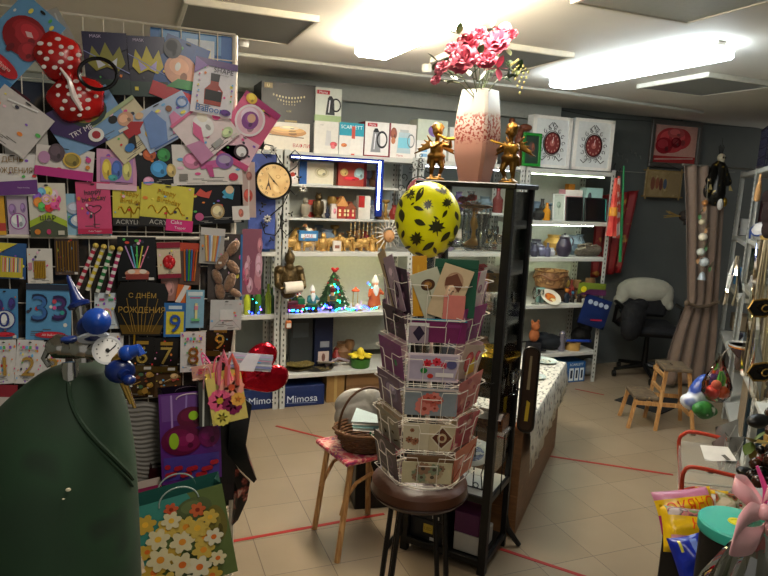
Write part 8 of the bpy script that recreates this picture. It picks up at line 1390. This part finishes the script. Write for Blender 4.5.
# net bag with fruit-like balls
nb = onD(717, 385, 3.1); e = thing('net_bag_of_toys', 'clear bag with red, orange and green balls hanging on the rack post', 'bag of balls', TL(*[float(v) for v in nb], 0, .68))
MB().lathe([(.001, -.125), (.06, -.11), (.098, -.06), (.1, 0), (.08, .06), (.05, .12), (.025, .18), (.012, .21), (.02, .23)], CEL, 20).build('clear_bag', e, smooth=None)
for i, (x, y, z, r_, c) in enumerate(((-.035, 0, -.045, .048, '#d03c3c'), (.04, -.02, -.05, .045, '#e0602c'), (0, .03, -.07, .045, '#d84c34'), (-.03, -.02, .01, .035, '#d86c5c'))): MB().ell((x, y, z), r_, mt(c, .35), 16, 10).build('ball', e)
for i in range(5): MB().tube([(-.02+.015*i, -.01, -.03), (.0+.014*i, -.01, .05), (.01+.006*i, 0, .1)], [.013, .012, .004], mt(['#4ca83c', '#7cc850', '#3c8c3c'][i % 3], .4), 8).build('green_stick', e)
MB().tube([(0, 0, .21), (.04, .0, .25), (.09, 0, .27)], .004, mt('#8c8478', .4), 5).build('string', e)
# blue white bag and leafy ball behind
bb = onD(700, 392, 3.25); e = blob('blue_white_bag', [('e', (0, 0, 0), (.06, .05, .1)), ('e', (.03, 0, .09), (.035, .03, .06)), ('e', (-.03, 0, -.07), (.05, .05, .04))], speckle('blue_white_plastic', '#1c3c8c', ['#1c3c8c', '#c8ccd4'], 7, .5, .56, .35), .007, None, Matrix.Translation(tuple(bb)) @ Matrix.Rotation(R(28), 4, 'Y')); tag(e, 'blue and white plastic bag behind the bag of coloured balls', 'bag')
bb = onD(704, 410, 3.15); e = blob('green_cabbage_ball', [('e', (0, 0, 0), (.055, .05, .045)), ('e', (-.04, 0, .01), (.03, .03, .03)), ('e', (.05, 0, -.01), (.03, .03, .025))], speckle('green_white', '#2c6c2c', ['#245424', '#c8d0c0'], 14, .5, .6, .5), .006, None, Matrix.Translation(tuple(bb))); tag(e, 'green leafy ball with white patches under the blue bag', 'ball')
# cardboard and goods under the rack
tag(MB().bbox(-.14, .14, -.16, .0, 0, .40, mt('#8c7c68', .7), .004).build('cardboard_box', mx=RM(.62, .03, .142)), 'tall beige cardboard box standing on the bottom shelf of the right rack', 'box'); tag(MB().bbox(-.03, .03, -.12, .0, 0, .38, mt('#1c2c34', .4), .003).build('dark_binder', mx=RM(.42, .03, .142)), 'narrow dark teal binder beside the beige cardboard box', 'binder')
for i, (px, py, w_, h_, rot, c, D_, lb) in enumerate(((727, 440, 24, 30, 20, '#a8a8a4', 2.9, 'crumpled clear sleeves standing beside the near rack post'), (722, 452, 16, 26, 35, '#a89490', 2.85, 'smaller pinkish clear sleeve by the trolley'), (734, 455, 14, 34, 4, '#8c8c88', 2.8, 'narrow grey sleeve leaning on the rack post'))):
    card('plastic_sleeve', lb, 'sleeve', px, py, w_, h_, rot, 0, c, [('l', (-.4, -.3), (.3, .4), .05, '#d0d0cc'), ('l', (-.2, .3), (.4, -.3), .04, '#7c7c78')], P=onD(px, py, D_), N=(-.35, -.93, .1) if False else GN, bulge=.012, ro=.2)
# black curly bunch and small green-gold goods
q = MB(); rr = random.Random(9); bc0 = onD(773, 452, 1.95)
for i in range(56):
    a, r_ = rr.uniform(0, 6.28), rr.uniform(0, .042); z = rr.uniform(-.09, .11); k = rr.uniform(.011, .02); q.ell((r_*math.cos(a)+.02*math.sin(z*20), r_*math.sin(a), z), k, mt(['#15100c', '#241610', '#3c2418'][i % 3], .25), 8, 6)
o = q.build('black_berry_bunch', mx=Matrix.Translation(tuple(bc0))); tag(o, 'bunch of glossy black-brown artificial berries at the right edge', 'berries')
q = MB(); [leafm(q, (0, 0, 0), (math.cos(a), -.4, math.sin(a)), .07, .02, mt(['#8c7434', '#54642c'][i % 2], .35, .3)) for i, a in enumerate((.2, 1.2, 2.4, 3.5, 4.6, 5.4))]; o = q.build('gold_green_leaves', mx=Matrix.Translation(tuple(onD(752, 442, 2.3)))); tag(o, 'spray of gold-green leaves left of the black berry bunch', 'leaves')
o = MB().ell((0, 0, 0), (.05, .03, .025), BLACK, 14, 8).ell((.04, -.01, .03), (.02, .02, .02), BLACK).build('black_glossy_ornament', mx=Matrix.Translation(tuple(onD(759, 421, 2.2)))); tag(o, 'black glossy ornament with round knob above the berry bunch', 'ornament'); tag(MB().ell((0, 0, 0), (.045, .03, .02), BLACK, 14, 8).build('black_glossy_ornament', mx=Matrix.Translation(tuple(onD(747, 473, 2.2)) ) @ Matrix.Rotation(R(20), 4, 'Y')), 'smaller black glossy ornament below the gold-green leaves', 'ornament')
# ================================================================ wrapped red tube frames
ORG = mt('#b03a24', .45); tf = thing('wrapped_tube_trolley', 'red-orange tube frame trolley wrapped in clear film with a white paper, beside the rack', 'trolley', TL(*[float(v) for v in onD(705, 500, 2.75)])); it = tf.matrix_world.inverted()
def U(pts, D0, D1, nm, r_=.0085):
    n_ = len(pts); P = [it @ Vector(onD(x, y, D0+(D1-D0)*i/(n_-1))) for i, (x, y) in enumerate(pts)]; Q = []
    for i in range(n_-1):
        for k in range(4):
            t = k/4; a = P[max(i-1, 0)]; b_ = P[i]; c = P[i+1]; d_ = P[min(i+2, n_-1)]
            Q.append(.5*((2*b_)+(c-a)*t+(2*a-5*b_+4*c-d_)*t*t+(3*b_-a-3*c+d_)*t**3))
    Q.append(P[-1]); MB().tube(Q, r_, ORG, 8).build(nm, tf)
U([(680, 505), (680, 470), (679, 442), (684, 434), (694, 432), (728, 440), (735, 447), (738, 470)], 2.95, 2.8, 'rear_tube'); U([(682, 503), (682, 482), (684, 472), (692, 467), (722, 473), (741, 480), (748, 500)], 2.62, 2.5, 'front_tube')
U([(684, 490), (700, 488), (742, 498)], 2.62, 2.52, 'cross_tube', .006); U([(684, 496), (702, 495), (742, 506)], 2.62, 2.52, 'cross_tube', .005)
for (x, y, D_) in ((690, 432.5, 2.93), (726, 439, 2.84), (708, 470, 2.58), (735, 478, 2.53)): p = it @ Vector(onD(x, y, D_)); p2 = it @ Vector(onD(x+5, y+1, D_)); MB().cyl(p, p2, .0125, .0125, mt('#6c6860', .5), 8).build('tape_band', tf)
q = MB(); A = [it @ Vector(onD(x, y, D_)) for x, y, D_ in ((678, 440, 2.95), (737, 448, 2.8), (745, 500, 2.5), (676, 500, 2.62), (678, 470, 2.7), (742, 480, 2.6), (684, 431, 2.95), (732, 440, 2.82))]
q.add(A, [(6, 7, 1, 0), (0, 1, 5, 4), (4, 5, 2, 3)], mt('#a8a498', .35, alpha=.3, var=0)); q.add([p+Vector((0, -.004, 0)) for p in (A[0], A[1], A[5], A[4])], [(0, 1, 2, 3)], mt('#a8a498', .3, alpha=.12, var=0)); q.build('film', tf, smooth=None)
q = MB(); D3 = lambda x, y, d: it @ Vector(onD(x, y, d)); q.add([D3(700, 445, 2.83), D3(728, 447, 2.76), D3(737, 461, 2.7), D3(705, 461, 2.77)], [(3, 2, 1, 0)], mt('#b8b6b2', .5)); q.build('paper_label', tf, smooth=None); q = MB(); q.add([D3(721, 455, 2.735), D3(725, 454.5, 2.725), D3(731, 460, 2.7), D3(727, 460.5, 2.71)], [(3, 2, 1, 0)], mt('#54524e')); q.build('barcode', tf, smooth=None)
for k in range(4): q = MB(); a = D3(683, 482+4*k, 2.75); c = D3(742, 488+5*k, 2.62); q.tube([a, c], .006, mt('#8c8878', .4, .4), 6); q.build('inner_rod', tf)
MB().cyl(D3(676, 497, 2.7), D3(679, 499, 2.7), .02, .02, BLACK, 12).build('wheel', tf)
# ================================================================ litter bags on a dark box, bucket, pink bow
bx = onD(690, 560, 1.95); tag(MB().bbox(.01, .13, -.06, .1, 0, float(bx[2])+.03, mt('#1c1a1a', .5), .004).build('black_box', mx=TL(float(bx[0])+.05, float(bx[1])+.04, 0, 20)), 'black box on the floor under the yellow bags', 'box')
def pillow(label, cx, cy, w_, h_, rot, D_, base, ops, bul=.04, tilt=-35, cat='bag', name='pet_food_bag'):
    mx, W, Hh = frame(cx, cy, w_, h_, rot, onD(cx, cy, D_), (-.36, -.93, 0)); n_ = 14; vs = []; rr = random.Random(int(cx)); b = MB()
    def hz(u, v): return bul*(max(0, 16*u*(1-u)*v*(1-v)))**.45*(1+.12*math.sin(u*9+v*5)+.08*math.sin(v*17-u*4))
    for s_ in (1, -.6):
        for j in range(n_+1):
            for i in range(n_+1): u, v = i/n_, j/n_; vs.append(((u-.5)*W*(1-.05*math.sin(math.pi*v)), (v-.5)*Hh*(1-.05*math.sin(math.pi*u)), s_*hz(u, v)))
    q_ = (n_+1)**2; fs = []
    mats = {}
    for j in range(n_):
        for i in range(n_):
            a = j*(n_+1)+i; u, v = (i+.5)/n_-.5, (j+.5)/n_-.5; c = base
            for (x0, y0, x1, y1, cc) in ops:
                if x0 <= u <= x1 and y0 <= v-.35*u*0 <= y1: c = cc
            mats.setdefault(c, []).append((a, a+1, a+n_+2, a+n_+1)); mats.setdefault(base, []).append((q_+a, q_+a+n_+1, q_+a+n_+2, q_+a+1))
    first = True
    for c, f in mats.items():
        m = mt(c, .28) if isinstance(c, str) else c
        if first: b.add(vs, f, m); first = False
        else:
            if m not in b.ms: b.ms.append(m)
            for ff in f: b.f.append(list(ff)); b.mi.append(b.ms.index(m))
    e = thing(name, label, cat, mx @ Matrix.Rotation(R(tilt), 4, 'X')); b.build('bag_skin', e, smooth=60); return e, W, Hh, hz
def lettering(e, W, Hh, hz, t, cx, cy, h, c, rot=0, mw=.8):
    q = MB(); q.text(t, cx*W, cy*Hh, h*Hh, 0, mt(c, .3), R(rot), maxw=W*mw); q.v = [(x, y, hz(min(1, max(0, x/W+.5)), min(1, max(0, y/Hh+.5)))+.0025) for x, y, z in q.v]; q.build('lettering', e)
YB = '#e0b416'
PT = speckle('print_pets', '#b8a8a4', ['#3c3430', '#c86c78', '#6c8c54'], 30, .42, .52, .35)
r1 = pillow('yellow pet-food bag with magenta corner, the rear one of the three', 686, 510, 60, 38, 6, 2.12, YB, [(-.5, .3, .4, .5, '#c07898'), (-.5, -.5, -.38, -.1, '#a82c6c')]); lettering(*r1, 'ОКЯНО', .05, .08, .3, '#d84c1c', 4)
r2 = pillow('yellow pet-food bag showing a black and white cow-like patch, behind the turquoise lid', 713, 503, 34, 26, -8, 2.2, YB, [(-.4, -.35, .0, .25, speckle('cow', '#d8d4d0', ['#1c1a1a'], 22, .5, .54, .4))], .03)
r3 = pillow('front yellow pet-food bag with pink band and red letters, lying on the black box', 693, 531, 64, 42, -6, 1.98, YB, [(-.42, .28, .5, .48, PT), (-.4, -.38, .5, -.12, '#d8949c')], .045); lettering(*r3, 'НОК', .12, .1, .24, '#dc5420', -4, .6)
r4 = pillow('dark blue shiny bag with small yellow and white print at the bottom edge', 692, 563, 34, 48, 10, 1.86, '#1c2c94', [(-.3, .22, -.18, .42, '#c8c040'), (.1, .1, .3, .4, '#6c84c8')], .04, name='snack_bag')
r5 = pillow('cream printed bag with green and red fruit shapes behind the turquoise lid', 727, 507, 24, 26, -14, 2.14, speckle('fruit_print', '#c8bca4', ['#6c7c3c', '#a84c34', '#26201c'], 24, .5, .57, .35), [], .03)
# bucket with lid
bp_ = onD(736, 525, 1.62); e = thing('lidded_bin', 'black bin with a turquoise lid that has a yellow-rimmed hole', 'bin', TL(float(bp_[0]), float(bp_[1]), 0)); zb = float(bp_[2])
MB().lathe([(.06, 0), (.075, .01), (.08, zb-.02), (.08, zb-.01), (0, zb-.012)], mt('#12110f', .5), 36).build('body', e); TQ = mt('#34a896', .4, var=.02)
MB().lathe([(.086, zb-.022), (.088, zb-.018), (.088, zb+.004), (.084, zb+.008), (.018, zb+.008), (.016, zb+.002)], TQ, 48).build('lid', e); MB().lathe([(.013, zb+.004), (.013, zb+.010), (.019, zb+.0105), (.02, zb+.008)], mt('#d8d02c', .4), 24).build('hole_rim', e); MB().cyl((0, 0, zb-.008), (0, 0, zb+.003), .014, .014, BLACK, 16).build('hole', e)
# pink bow and film
pk = onD(757, 510, 1.25); e = thing('pink_ribbon_bow', 'big pale pink satin bow with film at the lower right corner', 'bow', Matrix.Translation(tuple(pk))); ip = e.matrix_world.inverted(); PKM = mt('#e0a4a8', .25, sheen=.2, var=.03)
def loop(pts, wd, nm, D_):
    P = [ip @ Vector(onD(x, y, D_+dd)) for x, y, dd in pts]; q = MB(); vs = []; n_ = len(P); Q = []
    for i in range(n_-1):
        for k in range(6):
            t = k/6; a, b_, c, d_ = P[max(i-1, 0)], P[i], P[i+1], P[min(i+2, n_-1)]; Q.append(.5*((2*b_)+(c-a)*t+(2*a-5*b_+4*c-d_)*t*t+(3*b_-a-3*c+d_)*t**3))
    Q.append(P[-1]); side = Vector((.35, .15, .92)).normalized()
    for i, p in enumerate(Q): w0 = float(np.interp(i/(len(Q)-1), np.linspace(0, 1, len(wd)), wd)); vs += [p-side*w0, p+side*w0]
    q.add(vs, [(2*i, 2*i+1, 2*i+3, 2*i+2) for i in range(len(Q)-1)], PKM); o = q.build(nm, e, smooth=80); sd = o.modifiers.new('s', 'SOLIDIFY'); sd.thickness = .0012
loop([(764, 512, 0), (750, 498, -.04), (733, 484, -.03), (744, 484, .03), (764, 505, .01)], [.006, .016, .014, .016, .006], 'ribbon_loop', 1.22); loop([(764, 514, 0), (748, 515, -.04), (733, 538, -.05), (755, 540, .0), (768, 522, .02)], [.008, .024, .03, .026, .01], 'ribbon_loop', 1.2); loop([(762, 510, 0), (768, 492, -.03), (784, 488, .0), (776, 505, .03), (764, 514, .01)], [.006, .016, .02, .016, .006], 'ribbon_loop', 1.22); loop([(764, 514, 0), (776, 520, -.03), (790, 535, .0), (780, 540, .03), (766, 518, .01)], [.006, .02, .02, .02, .006], 'ribbon_loop', 1.22)
MB().ell(ip @ Vector(onD(764, 512, 1.19)), (.014, .012, .016), PKM, 10, 8).build('knot', e); q = MB(); q.tube([ip @ Vector(onD(757, 466, 1.24)), ip @ Vector(onD(766, 490, 1.23)), ip @ Vector(onD(764, 512, 1.22))], [.003, .006, .004], mt('#c0407c', .3), 6); q.build('magenta_ribbon', e)
fp = onD(755, 575, 1.22); e = thing('film_wrapped_gift', 'clear film wrapped gift with a red flower under the pink bow', 'wrapped gift', Matrix.Translation(tuple(fp))); iq = e.matrix_world.inverted()
q = MB(); rim = []; cen = iq @ Vector(onD(764, 516, 1.23)); n_ = 26; rr = random.Random(3)
vs = []
for k, (f_, dr) in enumerate(((.05, 0), (.4, .02), (.75, .03), (1, 0), (1.3, 0))):
    for i in range(n_): t = 2*math.pi*i/n_; rad = .012+.105*f_; vs.append((cen[0]+rad*(1+.13*math.sin(5*t+k)+rr.uniform(-.05, .05))*math.cos(t), cen[1]+rad*.8*(1+.13*math.sin(5*t+k))*math.sin(t), cen[2]-.19*f_**1.2))
q.add(vs, [(k*n_+i, k*n_+(i+1) % n_, (k+1)*n_+(i+1) % n_, (k+1)*n_+i) for k in range(4) for i in range(n_)], tglass('crumpled_film', '#c8c8bc', .6)); q.build('film', e, smooth=25)
q = MB(); bloom(q, iq @ Vector(onD(768, 562, 1.25)), .045, mt('#b82c28', .5), 3, None, (-.3, -.8, .5)); q.build('red_flower', e); q = MB(); c = iq @ Vector(onD(760, 585, 1.25)); q.ell(c, (.08, .07, .07), mt('#3c382c', .7), 16, 10); q.build('basket', e)
# ================================================================ more small stock on the shelves
fr_ = random.Random(77)
def fill(z, Y, p0, p1, n, hs, cols, place, group):
    for i in range(n):
        px = p0+(p1-p0)*(i+.5)/n+fr_.uniform(-1, 1); k = fr_.choice(['vase', 'pot', 'bottle', 'candlestick', 'goblet']); c, w_ = fr_.choice(cols); h = fr_.uniform(*hs)
        shp(k, 'small %s %s %s' % (w_, {'pot': 'jar', 'candlestick': 'candle holder'}.get(k, k), place), px, z, Y+.03*(i % 2), h, mt(c, .35, .3 if w_ == 'gold' else 0), '%s %ss %s' % (w_, k, place))
MIX = [('#b08c4c', 'gold'), ('#8c3430', 'red'), ('#d0c8b8', 'cream'), ('#4c4c58', 'dark grey'), ('#6c7c8c', 'blue-grey'), ('#7c5c40', 'brown')]
fill(1.42, SL+.26, 300, 372, 8, (.1, .17), MIX, 'at the back of the inner shelf with the toy houses', 0)
fill(1.665, SL+.26, 366, 376, 2, (.1, .14), MIX, 'behind the coral red box', 0)
fill(1.18, SL+.26, 291, 384, 12, (.12, .18), MIX, 'behind the gold figurine row', 0)
fill(1.42, SL+.14, 376, 396, 3, (.1, .16), MIX, 'right of the blue led frame', 0)
fill(.26, SL+.26, 334, 352, 3, (.1, .2), MIX, 'at the back of the lower shelf', 0)
fill(1.18, SL+.26, 455, 515, 8, (.12, .2), MIX, 'far behind the cabinet glass', 0)
fill(.72, SL+.26, 440, 515, 8, (.12, .22), MIX, 'low behind the cabinet glass', 0)
fill(1.89, SL+.2, 448, 470, 2, (.1, .12), MIX, 'on the top shelf behind the vase', 0)
fill(Z3, SL+.26, 560, 592, 5, (.12, .2), MIX, 'behind the dark souvenir figures', 0)
fill(Z2, SL+.26, 532, 592, 7, (.1, .18), MIX, 'behind the jug', 0)
fill(Z1, SL+.26, 532, 552, 3, (.12, .18), MIX, 'behind the amber bottle', 0)
fill(1.18, SL+.1, 246, 270, 3, (.1, .16), MIX, 'on the narrow shelf behind the pink foil pack', 0)
for i, (px, z, c, nm) in enumerate(((312, 1.42, '#a83c34', 'red'), (322, 1.42, '#c8c4bc', 'white'), (362, 1.42, '#8c4438', 'rust'), (372, 1.42, '#54607c', 'slate blue'))): sbox('little %s box tucked behind the figures on the inner shelf' % nm, px-4, px+4, WZ and 200, z, SL+.22, .05, c, [('r', -.3, -.2, .3, .2, '#d8d0c4')])
def rfill(z, n0, ts, place):
    for i, t in enumerate(ts):
        c, w_ = MIX[(i*5+int(z*10)) % 6]; h = .09+.02*((i*3) % 4); P = [(.25, 0), (.3, .3), (.2, .7), (.24, 1), (0, 1)] if i % 2 else [(.4, 0), (.5, .3), (.1, .5), (.35, .9), (0, 1)]
        tag(MB().lathe([(a*h, b*h) for a, b in P], mt(c, .3), 16).build('ornament_vase', mx=RM(t, n0+.05*(i % 2), z+.001)), 'small %s ornament %s' % (w_, place), 'ornament', '%s ornaments %s' % (w_, place))
rfill(.58, .08, (.05, .2, .36, .5), 'on the lower shelf of the right rack'); rfill(1.08, .22, (.5, .62, .75), 'on the middle shelf of the right rack'); rfill(1.42, .1, (.75, .88, 1.0, 1.12), 'on the upper shelf of the right rack'); rfill(.14, .1, (.12, .24), 'on the bottom shelf of the right rack')
rfill(.5, .08, (1.5, 1.62, 1.74), 'low on the far rack'); rfill(1.38, .12, (1.6, 1.72), 'high on the far rack')
